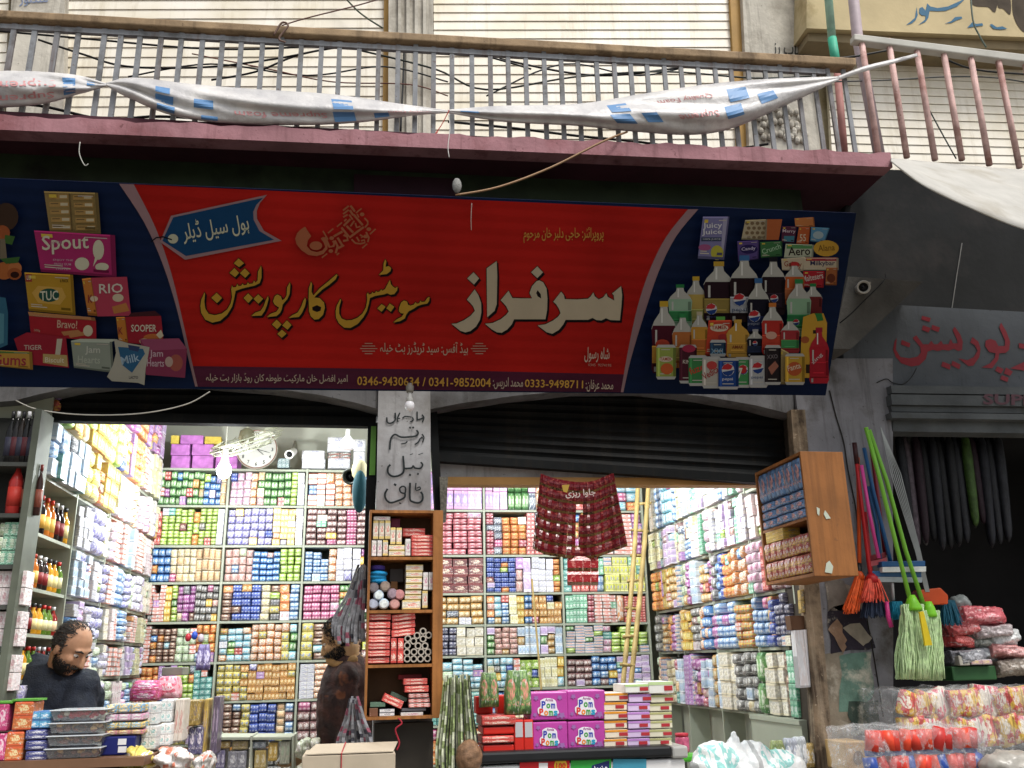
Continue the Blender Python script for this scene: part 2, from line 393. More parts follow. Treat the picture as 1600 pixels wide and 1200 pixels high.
slats([(676, -160), (1135, -160), (1165, 340), (680, 340)], 'slatted_shutter')
slats([(-160, -140), (20, -140), (0, 330), (-200, 330)], 'slatted_shutter')
frame_b = mat('ochre shutter frame', '#b08a4a', .6, .2, 4)
part('shutter_frame', MB().slab([at(1133, -160, YU - .04), at(1152, -160, YU - .04), at(1176, 340, YU - .04), at(1158, 340, YU - .04)][::-1], (0, .1, 0)), frame_b)
part('shutter_frame', MB().slab([at(602, -160, YU - .03), at(612, -160, YU - .03), at(606, 340, YU - .03), at(596, 340, YU - .03)][::-1], (0, .1, 0)), frame_b)
def pilaster(xa, xb, xc, xd):
    m = MB().slab([at(xa, -160, YU - .09), at(xb, -160, YU - .09), at(xd, 340, YU - .09), at(xc, 340, YU - .09)][::-1], (0, .2, 0))
    return part('pilaster', m, stone)
p1 = pilaster(608, 676, 606, 678)
m = MB()
for i in range(4):
    x = 622 + i * 13; m.slab([at(x, -160, YU - .115), at(x + 5, -160, YU - .115), at(x + 5, 330, YU - .115), at(x, 330, YU - .115)][::-1], (0, .02, 0))
m.build('fluting', stone, p1)
pilaster(25, 104, 2, 96)
p2 = pilaster(1153, 1245, 1176, 1292)
m = MB()
for (x, y) in [(1190, 175), (1205, 150), (1222, 170), (1240, 185), (1215, 200), (1232, 205), (1198, 205), (1250, 210)]:
    for q in range(6):
        a = q * math.pi / 3; p = at(x + 9 * math.cos(a), y + 11 * math.sin(a), YU - .1); m.ell(p, .022, .02, .03, 8)
m.build('carved_flower', stone, p2)
pk = MB(); text_px(pk, shape('شاپ رز'), (1206, 92), (1256, 96), 30, plane_y(YU - .09), .004, .02); pk.build('painted_writing', flat('#3b3a36'), p2)
pk = MB(); text_px(pk, shape('منگلور'), (30, 10), (75, 8), 22, plane_y(YU - .09), .004, .01); pk.build('painted_writing', flat('#7d8ba8'), bld)

# ---------------- neighbouring shop on the far side of the cracked pillar
nb = thing('neighbour_building', 'dim neighbouring shop with red painted name over its dark opening', 'building', (3.6, 4.7, 0))
gw = mat('bluish grey wall', '#5a5f65', .9, .18, 4, .25, dirt='#55585b', streak='#3a3b3c')
nw = MB().slab([at(1318, 472, YP + .01), at(1760, 496, YP + .01), at(1760, 622, YP + .01), at(1318, 612, YP + .01)][::-1], (0, .3, 0)).build('fascia_wall', gw, nb)
redink = flat('#86202c', .6)
NW = plane_y(YP + .01); m = MB()
cr = lambda pts: crop(pts, 1380, 470, 7.06)
for k, pts in enumerate([
    [(150, 410), (140, 540), (190, 620), (290, 635), (380, 615), (415, 570), (410, 510), (325, 410), (365, 380), (440, 480), (500, 480), (530, 440), (560, 480), (600, 480), (640, 440), (660, 480), (720, 480), (745, 420), (770, 470), (820, 470), (815, 430), (765, 320), (790, 285), (850, 370), (878, 450), (870, 540), (830, 555), (780, 530), (720, 550), (660, 540), (600, 555), (550, 540), (490, 560), (470, 640), (400, 710), (310, 725), (200, 690), (140, 620), (110, 540), (125, 450)],
    [(205, 430), (300, 470), (290, 515), (195, 480)], [(430, 165), (525, 190), (510, 235), (420, 205)], [(440, 270), (525, 300), (500, 350), (425, 320)], [(540, 265), (628, 295), (610, 345), (530, 315)], [(655, 670), (745, 705), (735, 760), (640, 720)], [(765, 660), (855, 705), (840, 755), (750, 710)],
    [(985, 400), (1050, 450), (1075, 530), (1060, 620), (995, 715), (940, 720), (830, 635), (930, 655), (1000, 620), (1040, 550), (1010, 490), (960, 460)],
    [(1300, 240), (1360, 340), (1400, 450), (1390, 540), (1350, 575), (1280, 578), (1270, 650), (1200, 745), (1085, 735), (1180, 690), (1230, 630), (1240, 578), (1170, 565), (1125, 500), (1130, 440), (1180, 420), (1240, 440), (1270, 500), (1340, 500), (1345, 440), (1280, 290)],
    [(1260, 720), (1330, 755), (1300, 805), (1235, 770)], [(1355, 735), (1430, 780), (1400, 830), (1330, 800)], [(1310, 820), (1385, 850), (1370, 895), (1290, 865)],
    [(1400, 745), (1553, 675), (1620, 600), (1600, 540), (1500, 520), (1495, 465), (1570, 480), (1670, 560), (1660, 680), (1553, 770)]]):
    poly_px(m, cr(pts), NW, .003 + k * .0003)
m.build('red_lettering', redink, nw)
m = MB(); text_px(m, 'SUPER', (1536, 632), (1640, 634), 17, plane_y(YP - .06), .004, .03); m.build('maroon_lettering', flat('#54303a'), nw)
for k, (ya, yb, yo) in enumerate([(604, 616, -.05), (618, 634, -.055), (636, 645, -.03), (646, 655, -.06), (657, 676, .0)]):
    MB().slab([at(1392, ya - 2, YP + yo), at(1760, ya + 3, YP + yo), at(1760, yb + 3, YP + yo), at(1394, yb - 2, YP + yo)][::-1], (0, .12, 0)).build('lintel_moulding', mat('weathered lintel', '#565a5c', .85, .3, 5, .3, dirt='#45463f'), nb)
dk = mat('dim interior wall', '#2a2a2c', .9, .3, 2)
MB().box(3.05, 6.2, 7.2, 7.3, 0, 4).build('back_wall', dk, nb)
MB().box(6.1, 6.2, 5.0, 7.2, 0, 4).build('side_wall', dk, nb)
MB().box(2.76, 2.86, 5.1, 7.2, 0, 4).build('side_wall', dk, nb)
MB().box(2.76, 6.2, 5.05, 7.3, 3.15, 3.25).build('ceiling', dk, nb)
# dark boarding over the neighbour's fascia, with its seam
bo = MB().slab([at(1330, 262, YP + .06), at(1760, 285, YP + .06), at(1760, 500, YP + .06), at(1300, 478, YP + .06)][::-1], (0, .1, 0)).build('dark_boarding', mat('dark boarding', '#1f2122', .85, .25, 4, .2, dirt='#33302f'), nb)
m = MB(); m.tube([at(1503, 380, YP + .05), at(1495, 430, YP + .05), at(1487, 484, YP + .05)], .003); m.build('seam', flat('#8a8a88'), bo)
# concrete bracket under the balcony end
m = MB().slab([at(1325, 432, 4.5), at(1442, 440, 4.5), at(1378, 500, 4.5), at(1330, 545, 4.5), at(1300, 545, 4.5)][::-1], (0, .2, 0))
m.build('concrete_bracket', mat('raw concrete', '#5a5854', .95, .25, 7, .6, dirt='#5d5a55'), nb)
# upper storey sign of the neighbour
us = MB().slab([at(1262, -120, YU - .3), at(1800, -120, YU - .3), at(1800, 66, YU - .3), at(1260, 44, YU - .3)][::-1], (0, .25, 0)).build('name_fascia', mat('cream sign plaster', '#c7b68e', .8, .15, 3, .2, dirt='#8a7446', dirt_lo=.56), nb)
MB().slab([at(1262, 44, YU - .25), at(1800, 66, YU - .25), at(1800, 86, YU - .25), at(1262, 64, YU - .25)][::-1], (0, .25, 0)).build('ledge', mat('grey brown ledge', '#8f8064', .85, .2), nb)
m = MB(); UL = plane_y(YU - .3); c8 = lambda pts: crop(pts, 1400, 0, 8)
for k, pts in enumerate([
    [(260, 85), (272, 190), (247, 250), (200, 292), (125, 315), (180, 270), (238, 220), (248, 150)],
    [(390, 40), (430, 80), (520, 100), (650, 80), (830, -2), (870, -30), (850, 0), (760, 82), (620, 135), (520, 140), (420, 135), (405, 220), (370, 272), (275, 315), (320, 280), (368, 240), (368, 197), (320, 192), (288, 160), (293, 102), (330, 85), (368, 130), (378, 100)],
    [(820, 205), (830, 228), (760, 252), (690, 287), (608, 295), (688, 265), (738, 213)],
    [(890, 347), (960, 270), (1000, 300), (1080, 288), (1090, 320), (980, 332)], [(1170, 308), (1200, 300), (1262, 340), (1330, 328), (1392, 360), (1300, 370), (1218, 360)]]):
    poly_px(m, c8(pts), UL, .003 + k * .0004)
m.build('blue_lettering', flat('#1f5f80'), us)
m = MB()
for k, pts in enumerate([[(940, -40), (1250, -40), (1250, 130), (1215, 150), (1150, 90), (1010, 80), (940, 40)], [(1270, -40), (1420, -40), (1430, 180), (1340, 110), (1275, 90)], [(1450, -40), (1700, -40), (1700, 400), (1600, 400), (1530, 330), (1480, 230), (1455, 120)]]):
    poly_px(m, sp2(c8(pts + pts[:1])), UL, .0025 + k * .0003)
m.build('soot_stain', mat('soot', '#4f463c', .95, .3, 9), us)
# slatted front upstairs on the neighbour's side
tl, tr, br, bl = [at(a, b, YU) for a, b in ((1290, 70), (1800, 90), (1800, 420), (1310, 420))]
m = MB(); n = 26
for i in range(n):
    a, b, c, d = bl.lerp(tl, i / n), br.lerp(tr, i / n), br.lerp(tr, (i + .96) / n), bl.lerp(tl, (i + .96) / n); k = V((0, -.007, 0))
    m.add([a + k, b + k, c, d, a + V((0, .03, 0)), b + V((0, .03, 0)), c + V((0, .03, 0)), d + V((0, .03, 0))], [(0, 1, 2, 3), (0, 4, 5, 1), (3, 2, 6, 7), (0, 3, 7, 4), (1, 5, 6, 2)])
m.build('slatted_shutter', slat.m, nb)

# ---------------- railings
RY = 4.34
rail_gray = mat('grey railing paint', '#85888d', .6, .25, 12, .15, dirt='#4b4a48', streak='#5a3f30')
rail_wood = mat('weathered timber rail', '#9c8568', .8, .3, 8, .3, dirt='#5f4c38', streak='#4a3c2e')
rg = thing('balcony_railing', 'grey steel balcony railing with timber handrail above the red signboard', 'railing', (0, RY, 4.3))
def toprail(x): return 31 + x * (97 - 31) / 1335 + 0.0 * x
m = MB()
m.slab([at(-330, -4, RY - .04), at(1338, 90, RY - .04), at(1338, 102, RY - .04), at(-330, 8, RY - .04)][::-1], (0, .09, 0)); m.build('handrail', rail_wood, rg, bevel=.008)
m = MB(); m.slab([at(-330, 18, RY - .012), at(1290, 108, RY - .012), at(1290, 115, RY - .012), at(-330, 25, RY - .012)][::-1], (0, .024, 0)); m.build('lower_rail', rail_gray, rg)
def zr(px_): return 36.4 + px_ * .0556
# evenly spaced bars: world step from the picture (about 31 px)
xa, xb = at(10, 120, RY).x, at(1330, 190, RY).x
nbars = 46
for i in range(-6, nbars):
    x = xa + (xb - xa) * i / (nbars - 1)
    zt = 4.3 + (x + 1.88) * .0365
    tall = i % 7 == 6
    t1 = at(10, 37, RY).z + (x - at(10, 37, RY).x) * (at(1290, 108, RY).z - at(10, 37, RY).z) / (at(1290, 108, RY).x - at(10, 37, RY).x)
    j = R.uniform(-.006, .006) + (.02 if R.random() < .06 else 0); x += j; hw = .013
    MB().box(x - hw, x + hw, RY - .008, RY + .008, zt - .05, t1 + (.07 if tall else 0)).build('baluster', rail_gray, rg).rotation_euler = (0, 0, 0)
pk_paint = mat('faded red railing paint', '#d0aea8', .7, .3, 10, .25, dirt='#8a5a50', streak='#7a4a40')
rp = thing('balcony_railing', 'faded red railing with pale top pipe on the neighbouring balcony', 'railing', (3.6, RY + .1, 4.4))
m = MB(); m.slab([at(1335, 52, RY + .04), at(1800, 108, RY + .04), at(1800, 122, RY + .04), at(1335, 62, RY + .04)][::-1], (0, .06, 0)); m.build('handrail', mat('pale pipe', '#b9b8b0', .6, .15, 6), rp, bevel=.008)
for (x0, y0, x1, y1) in [(1345, 57, 1373, 243), (1388, 62, 1417, 246), (1431, 70, 1461, 250), (1473, 74, 1503, 250), (1515, 80, 1546, 258), (1558, 86, 1593, 262), (1600, 92, 1640, 268), (1643, 96, 1690, 274)]:
    MB().tube([at(x0, y0, RY + .07), at(x1, y1, RY + .07)], .019, 8).build('baluster', pk_paint, rp, smooth=True)
# drain pipes behind the railing ends
pipe_g = thing('drain_pipe', 'green and white painted drain pipe behind the railing corner', 'pipe', at(1318, 250, 5.0))
MB().tube([at(1284, -120, 5.0), at(1300, 60, 5.0)], .03, 12).build('lower_pipe', mat('green white paint', '#9fc4b0', .6, .15, 14, dirt='#3d9a78', dirt_lo=.5), pipe_g, smooth=True)
MB().tube([at(1300, 60, 5.0), at(1308, 110, 5.0)], .032, 12).build('pipe_sleeve', mat('bright green', '#3fa88a', .6), pipe_g, smooth=True)
MB().tube([at(1308, 110, 5.0), at(1322, 270, 5.0)], .026, 12).build('lower_pipe', mat('dull red', '#a5726c', .7), pipe_g, smooth=True)
pp = MB().tube([at(1318, -150, 4.6), at(1340, 60, 4.6), at(1378, 265, 4.6)], .036, 12).build('drain_pipe', mat('pale mauve pipe', '#b8aab0', .6, .2, 8, .1), smooth=True)
tag(pp, 'pale mauve drain pipe standing where the two balconies meet', 'pipe')

# ================================================================== SIGN BOARD
sign = thing('shop_sign', 'long red and navy shop signboard with white and yellow Urdu name hung under the balcony', 'sign', (0.5, 4.3, 2.95))
def gain(h, g):
    c = lin(h); c = [min(.85, x * g) for x in c[:3]]
    s = [x * 12.92 if x < .0031308 else 1.055 * x ** (1 / 2.4) - .055 for x in c]
    return '#' + ''.join('%02x' % int(max(0, min(1, x)) * 255) for x in s)
SGN, SGI = 1.35, .8
def ink_s(h): return flat(gain(h, SGI), .6, .06)
flex = NB('navy flex'); tc = flex.n('ShaderNodeTexCoord').outputs['Object']; spz = flex.n('ShaderNodeSeparateXYZ'); flex.l(tc, spz.inputs[0])
def flexmat(name, h):
    k = NB(name); tc = k.n('ShaderNodeTexCoord').outputs['Object']
    c = lin(gain(h, SGN)); k.put(k.b.inputs['Base Color'], k.mix(k.ramp(k.noise(tc, 1.5, 6), .36, .66), tuple(x * .74 for x in c[:3]) + (1,), c))
    k.b.inputs['Roughness'].default_value = .42; k.b.inputs['Specular IOR Level'].default_value = .06
    wv = k.n('ShaderNodeTexWave'); wv.wave_type = 'BANDS'; wv.bands_direction = 'Z'; wv.inputs['Scale'].default_value = 5.5; wv.inputs['Distortion'].default_value = .6
    wv.inputs['Detail'].default_value = 2; wv.inputs['Detail Scale'].default_value = .6
    k.l(tc, wv.inputs['Vector']); k.bump(wv.outputs['Fac'], .1, .03)
    return k.m
navy, red, dpurp = flexmat('navy flex sheet', '#0a1730'), flexmat('red flex sheet', '#82130f'), flexmat('plum flex sheet', '#3a1626')
SO = [.004]
def nxt(d=.0006): SO[0] += d; return SO[0]
def sgslab(pts, d, off):
    n = V((0, 1, SGK)).normalized() * d
    return MB().slab([sg(x, y, off) for x, y in pts][::-1], n)
board = sgslab([(-230, 269), (1338, 333), (1290, 618), (-230, 602)], .03, 0).build('sign_panel', navy, sign)
def layer(name, pts, m, holes=(), parent=None):
    mb = MB(); poly_px(mb, pts, sg, nxt(), holes); return mb.build(name, m, parent or sign)
Lout = sp2([(186, 287), (225, 347), (254, 412), (276, 482), (293, 555), (305, 604)]); Lin = sp2([(209, 288), (243, 356), (268, 428), (287, 508), (302, 575), (309, 604)])
Rin = sp2([(1075, 327), (1041, 370), (1016, 420), (996, 480), (981, 550), (970, 613)]); Rout = sp2([(1091, 327), (1056, 370), (1029, 425), (1007, 490), (986, 560), (974, 613)])
rf = layer('red_field', Lin + [(640, 609)] + Rin[::-1] + [(640, 308)], red)
layer('bottom_band', [(301, 572), (640, 577), (976, 585), (970, 613), (640, 609), (309, 604)], dpurp)
bcol = ink_s('#8a6f72')
layer('border_stripe', Lout + Lin[::-1], bcol); layer('border_stripe', Rout + Rin[::-1], bcol)
# --- the big white word
W1 = [([(228, 145), (278, 200), (232, 255), (172, 200)], ()),
      ([(238, 298), (272, 350), (296, 420), (298, 500), (285, 570), (250, 630), (200, 670), (155, 682), (110, 668), (30, 605), (75, 603), (140, 575), (200, 535), (240, 490), (225, 450), (195, 415), (168, 390)], ()),
      ([(345, 110), (435, 45), (440, 180), (435, 430), (415, 490), (350, 548)], ()),
      ([(540, 310), (575, 375), (650, 378), (750, 378), (728, 330), (750, 270), (790, 225), (815, 217), (850, 235), (880, 290), (888, 380), (885, 480), (870, 565), (590, 565), (570, 610), (530, 655), (480, 685), (440, 682), (390, 655), (330, 605), (400, 598), (470, 565), (520, 525), (542, 495), (520, 450), (495, 420), (470, 395)], [[(800, 305), (828, 340), (832, 380), (800, 360), (787, 330)]]),
      ([(797, 92), (848, 145), (797, 198), (742, 145)], ()),
      ([(1010, 318), (1035, 350), (1042, 385), (1150, 388), (1250, 382), (1275, 360), (1297, 325), (1310, 360), (1345, 388), (1385, 370), (1414, 332), (1425, 365), (1485, 398), (1480, 350), (1465, 335), (1545, 270), (1555, 350), (1548, 450), (1535, 575), (1450, 572), (1410, 555), (1370, 575), (1325, 572), (1290, 553), (1250, 570), (1050, 570), (1030, 610), (990, 660), (930, 695), (880, 680), (800, 620), (870, 610), (940, 575), (985, 540), (1005, 510), (990, 470), (965, 430), (940, 408)], ())]
def grow(pts, d):     # push a contour outwards by d picture units
    A = sum(a[0] * b[1] - b[0] * a[1] for a, b in zip(pts, pts[1:] + pts[:1])); sgn = 1 if A > 0 else -1
    out = []
    for i, (x, y) in enumerate(pts):
        x0, y0 = pts[i - 1]; x1, y1 = pts[(i + 1) % len(pts)]
        d0 = math.hypot(x - x0, y - y0) or 1; d1 = math.hypot(x1 - x, y1 - y) or 1
        nx, ny = ((y - y0) / d0 + (y1 - y) / d1), (-(x - x0) / d0 - (x1 - x) / d1); L = math.hypot(nx, ny) or 1
        out.append((x + sgn * nx / L * d, y + sgn * ny / L * d))
    return out
def word(shapes, ox, oy, s, front, name, dx=2.2, dy=3):
    a, b = MB(), MB(); o1 = nxt(); 
    for k, (pts, holes) in enumerate(shapes):
        p = crop(pts, ox, oy, s); hs_ = [crop(h, ox, oy, s) for h in holes]
        g = grow(p, 1.3); 
        poly_px(a, g, sg, o1 + k * .00005)
        poly_px(a, [(x + dx, y + dy) for x, y in grow(p, 1.0)], sg, o1 - .0004 + k * .00005)
    o2 = nxt(.0012)
    for k, (pts, holes) in enumerate(shapes):
        poly_px(b, crop(pts, ox, oy, s), sg, o2 + k * .00005, [crop(h, ox, oy, s) for h in holes])
    a.build('lettering_outline', ink_s('#150c0e'), sign); return b.build(name, front, sign)
word(W1, 700, 400, 5.714, ink_s('#a89c85'), 'white_lettering')
W2 = [([(815, 120), (830, 150), (820, 215), (860, 205), (890, 230), (880, 270), (835, 305), (735, 318), (770, 280), (790, 260), (795, 170)], ()),
      ([(875, 375), (885, 430), (915, 465), (940, 480), (970, 462), (965, 510), (930, 555), (880, 565), (840, 545), (800, 560), (740, 570), (690, 580), (625, 605), (610, 680), (585, 770), (540, 850), (470, 930), (380, 980), (300, 975), (235, 920), (200, 850), (195, 770), (210, 700), (255, 615), (265, 630), (240, 720), (240, 800), (270, 860), (330, 885), (400, 880), (470, 850), (530, 800), (575, 720), (590, 630), (585, 560), (600, 535), (610, 560), (640, 555), (655, 530), (670, 545), (690, 540), (700, 515), (715, 530), (745, 525), (765, 495), (780, 515), (815, 490), (835, 450)], ()),
      ([(770, 680), (820, 715), (770, 778), (715, 735)], ()), ([(872, 672), (930, 715), (885, 778), (830, 735)], ()),
      ([(1370, 590), (1365, 640), (1340, 675), (1280, 685), (1220, 705), (1170, 740), (1110, 770), (1080, 810), (1060, 860), (1000, 895), (915, 912), (960, 870), (1020, 840), (1050, 800), (1010, 795), (985, 770), (990, 720), (1015, 660), (1050, 635), (1090, 650), (1100, 690), (1130, 700), (1170, 690), (1195, 655), (1210, 675), (1240, 670), (1255, 635), (1270, 655), (1310, 650), (1330, 620), (1345, 600)], ())]
gold = ink_s('#a9832f')
word(W2, 500, 390, 8, gold, 'yellow_lettering', 2, 2.6)
W3 = [([(1352, 365), (1365, 390), (1358, 480), (1380, 520), (1450, 440), (1550, 360), (1641, 281), (1655, 290), (1630, 340), (1560, 400), (1480, 455), (1410, 520), (1390, 545), (1450, 550), (1500, 600), (1510, 660), (1490, 740), (1440, 790), (1390, 795), (1350, 760), (1330, 700), (1325, 560), (1328, 440)], [[(1420, 630), (1470, 655), (1460, 695), (1420, 710), (1370, 690), (1365, 655)]]),
      ([(1285, 545), (1297, 570), (1285, 640), (1250, 720), (1215, 765), (1095, 777), (1140, 745), (1200, 715), (1240, 650), (1265, 580)], ()),
      ([(1112, 370), (1118, 400), (1110, 500), (1085, 560), (1030, 625), (1020, 680), (1000, 720), (960, 755), (850, 768), (890, 730), (960, 705), (990, 660), (940, 625), (920, 590), (940, 530), (970, 510), (1010, 530), (1025, 575), (1050, 560), (1075, 520), (1080, 430)], ()),
      ([(962, 795), (1018, 850), (968, 905), (908, 850)], ()), ([(1078, 803), (1132, 857), (1085, 910), (1025, 862)], ()), ([(1022, 910), (1075, 955), (1020, 1003), (968, 958)], ()),
      ([(865, 525), (870, 560), (850, 640), (825, 700), (790, 750), (670, 755), (720, 715), (780, 695), (815, 640), (840, 570)], ()),
      ([(638, 497), (692, 550), (640, 607), (585, 550)], ()), ([(752, 508), (808, 560), (755, 615), (700, 560)], ()),
      ([(785, 182), (790, 220), (790, 320), (770, 380), (710, 410), (640, 425), (560, 445), (495, 470), (478, 560), (455, 650), (400, 740), (320, 810), (230, 830), (150, 795), (105, 720), (95, 640), (105, 570), (142, 485), (148, 500), (140, 590), (150, 670), (190, 730), (260, 745), (340, 725), (400, 680), (440, 610), (455, 540), (445, 450), (455, 405), (465, 430), (500, 425), (515, 390), (530, 415), (560, 410), (575, 385), (590, 405), (620, 400), (635, 370), (650, 390), (690, 385), (705, 350), (720, 375), (745, 350), (750, 250)], ()),
      ([(280, 490), (342, 550), (285, 608), (218, 548)], ()),
      ([(530, 100), (592, 155), (535, 200), (475, 155)], ()), ([(482, 208), (535, 265), (490, 313), (425, 265)], ()), ([(600, 212), (655, 268), (605, 322), (545, 268)], ())]
word(W3, 300, 390, 7.273, gold, 'yellow_lettering', 2, 2.6)
# --- price tag shape
c3 = lambda pts: crop(pts, 0, 270, 3.2)
layer('tag_border', c3([(1335, 110), (1300, 150), (1284, 190), (1285, 230), (1320, 290), (1408, 340), (925, 435), (800, 345), (855, 215)]), bcol)
tg = layer('tag', c3([(1315, 125), (1282, 160), (1266, 195), (1268, 235), (1298, 292), (1370, 335), (930, 416), (812, 340), (866, 223)]), ink_s('#123a5e'))
def ell_px(cx, cy, rx, ry, n=18): return [(cx + rx * math.cos(2 * math.pi * i / n), cy + ry * math.sin(2 * math.pi * i / n)) for i in range(n)]
layer('tag_eyelet', c3(ell_px(865, 330, 26, 24)), ink_s('#a8a892'))
m = MB(); stroke_px(m, c3([(755, 345), (780, 325), (815, 320), (860, 335)]), 2, sg, nxt()); m.build('tag_string', ink_s('#141018'), sign)
def sign_text(s, a, b, h, hexc, name, bold=0):
    m = MB(); text_px(m, s, a, b, h, sg, nxt(), bold); return m.build(name, ink_s(hexc), sign)
sign_text(shape('ہول سیل ڈیلر'), (288, 382), (391, 366), 36, '#b0b09a', 'tag_lettering', .008)
sign_text(shape('پروپرائٹر: حاجی دلبر خان مرحوم'), (818, 380), (943, 380), 25, '#b0803c', 'small_lettering', .01)
sign_text(shape('ہیڈ آفس: سید ٹریڈرز بٹ خیلہ'), (594, 554), (731, 556), 21, '#a58f7c', 'small_lettering', .008)
for sx in (562, 735):
    m = MB(); o = nxt()
    for i, (wd, yy) in enumerate([(.45, 536), (.75, 540), (1, 544), (.75, 548), (.45, 552)]):
        w_ = 27 * wd; cx = sx + 14
        poly_px(m, [(cx - w_ / 2, yy), (cx + w_ / 2, yy), (cx + w_ / 2, yy + 1.3), (cx - w_ / 2, yy + 1.3)], sg, o)
    m.build('line_ornament', ink_s('#9c8070'), sign)
sign_text('0346-9430634 / 0341-9852004', (558, 602), (767, 605), 14, '#b48a3e', 'phone_numbers', .012)
sign_text(shape('محمد ادریس:'), (770, 608), (817, 609), 19, '#a89888', 'small_lettering', .01)
sign_text('0333-9498711', (820, 605), (911, 607), 12.5, '#b48a3e', 'phone_numbers', .012)
sign_text(shape('محمد عرفان:'), (915, 612), (958, 613), 19, '#a89888', 'small_lettering', .01)
sign_text(shape('امیر افضل خان مارکیٹ طوطہ کان روڈ بازار بٹ خیلہ'), (322, 598), (543, 600), 16, '#a89888', 'small_lettering', .01)
sign_text(shape('شاہ رسول'), (913, 566), (952, 567), 24, '#b0a090', 'small_lettering', .01)
sign_text('0345  9274195', (919, 572), (955, 573), 4.2, '#9c7f70', 'small_lettering')
# --- round calligraphic emblem
ce = lambda pts: crop(pts, 460, 310, 11.43)
m = MB(); o = nxt()
poly_px(m, ce([(190, 505), (300, 675), (240, 750), (222, 850), (290, 930), (400, 960), (500, 930), (552, 870), (530, 800), (470, 715), (520, 685), (592, 810), (590, 900), (520, 990), (400, 1030), (250, 1010), (120, 920), (40, 820), (15, 720), (50, 620), (120, 550)]), sg, o)
poly_px(m, ce(ell_px(385, 845, 112, 78)), sg, o + .0001)
for k, pts in enumerate([[(545, 690), (630, 870), (700, 850), (715, 790), (685, 760)], [(720, 750), (770, 850), (740, 980)], [(770, 700), (850, 830), (885, 835), (780, 890)], [(700, 680), (860, 590)], [(840, 520), (970, 680)], [(870, 760), (955, 745), (940, 680), (880, 650)], [(880, 490), (1000, 370)], [(930, 490), (1050, 610)], [(980, 700), (1240, 510)], [(1060, 290), (1220, 480)], [(1000, 130), (1080, 235)], [(990, 210), (1050, 300)], [(980, 290), (1040, 380)], [(870, 215), (970, 135)], [(870, 280), (970, 205)], [(870, 335), (950, 290)], [(890, 410), (930, 370)], [(1000, 500), (1070, 400)], [(1090, 440), (1110, 520), (1180, 500)], [(1250, 350), (1310, 410), (1310, 460), (1260, 520)], [(1280, 600), (1330, 700), (1310, 780)], [(1020, 730), (1090, 800), (1180, 810), (1260, 790), (1250, 740), (1190, 760)], [(1110, 690), (1160, 770)], [(1170, 650), (1240, 690), (1190, 700)]]):
    stroke_px(m, ce(pts), 3.4 if k < 12 else 2.6, sg, o + .0003 + k * .0001)
for k, pts in enumerate([[(510, 580), (600, 735)], [(1100, 260), (1200, 180)], [(1350, 640), (1450, 545)], [(1210, 890), (1300, 810)], [(760, 505), (850, 430)], [(600, 620), (695, 540)], [(490, 1060), (585, 985)], [(755, 1010), (800, 975)], [(1120, 280), (1150, 340)]]):
    stroke_px(m, ce(pts), 2.2, sg, o + .003 + k * .00003)
for cx, cy in ((665, 710), (650, 940), (1210, 285), (1330, 550), (1275, 680)): poly_px(m, ce(ell_px(cx, cy, 42, 34, 10)), sg, o + .0034)
SO[0] += .004
m.build('calligraphy_emblem', ink_s('#96573c'), sign)
# --- printed pictures of goods
def pic(name, polys, texts=(), cf=c3):
    m = MB(); mats = []
    def mi(h):
        mm = ink_s(h)
        if mm not in mats: mats.append(mm)
        return mats.index(mm)
    o = nxt(.0003)
    for pts, h in polys:
        poly_px(m, cf(pts), sg, o, m=mi(h)); o += .00025
    if name not in ('bottle', 'can', 'fruit', 'blue_bottle') and len(polys[0][0]) == 4:
        A, B, C, D = polys[0][0]; bl = lambda u, v: ((A[0] * (1 - u) + B[0] * u) * (1 - v) + (D[0] * (1 - u) + C[0] * u) * v, (A[1] * (1 - u) + B[1] * u) * (1 - v) + (D[1] * (1 - u) + C[1] * u) * v)
        rr2 = random.Random(int(A[0] + A[1])); h0 = polys[0][1]
        for u0, v0, u1, v1, hh in [(0, 0, 1, .035, gain(h0, 1.7)), (.94, 0, 1, 1, gain(h0, .55)), (0, .94, 1, 1, gain(h0, .5)), (.06, .86, .4, .885, '#b0a898'), (.06, .81, .3, .83, '#b0a898'), (.7, .84, .9, .9, gain(h0, .4)), (.08, .07, .22, .15, '#b8a040'), (.62, .08, .9, .1, '#a8a098')]:
            poly_px(m, cf([bl(u0, v0), bl(u1, v0), bl(u1, v1), bl(u0, v1)]), sg, o, m=mi(hh)); o += .00008
    for s, a, b, ht, h in texts:
        (a2, b2) = cf([a, b]); sc = cf([(0, 0), (0, ht)]); text_px(m, s, a2, b2, sc[1][1] - sc[0][1], sg, o, .012, mi(h)); o += .0002
    SO[0] = o
    return m.build('printed_' + name, mats, sign)
Q = lambda x0, y0, x1, y1: [(x0, y0), (x1, y0), (x1, y1), (x0, y1)]
grid = []
for i in range(2):
    for j in range(5):
        x = 243 + i * 122 + j * 4; y = 108 + j * 38 + i * 3
        grid += [(Q(x, y, x + 98, y + 24), '#9a7c4a'), (Q(x + 55, y + 4, x + 92, y + 18), '#b3a88c'), (Q(x + 6, y + 6, x + 45, y + 10), '#5a4a34')]
pic('tan_carton', [([(220, 92), (490, 100), (505, 305), (250, 298)], '#857046')] + grid + [([(343, 100), (350, 100), (365, 300), (358, 300)], '#5d4c30')])
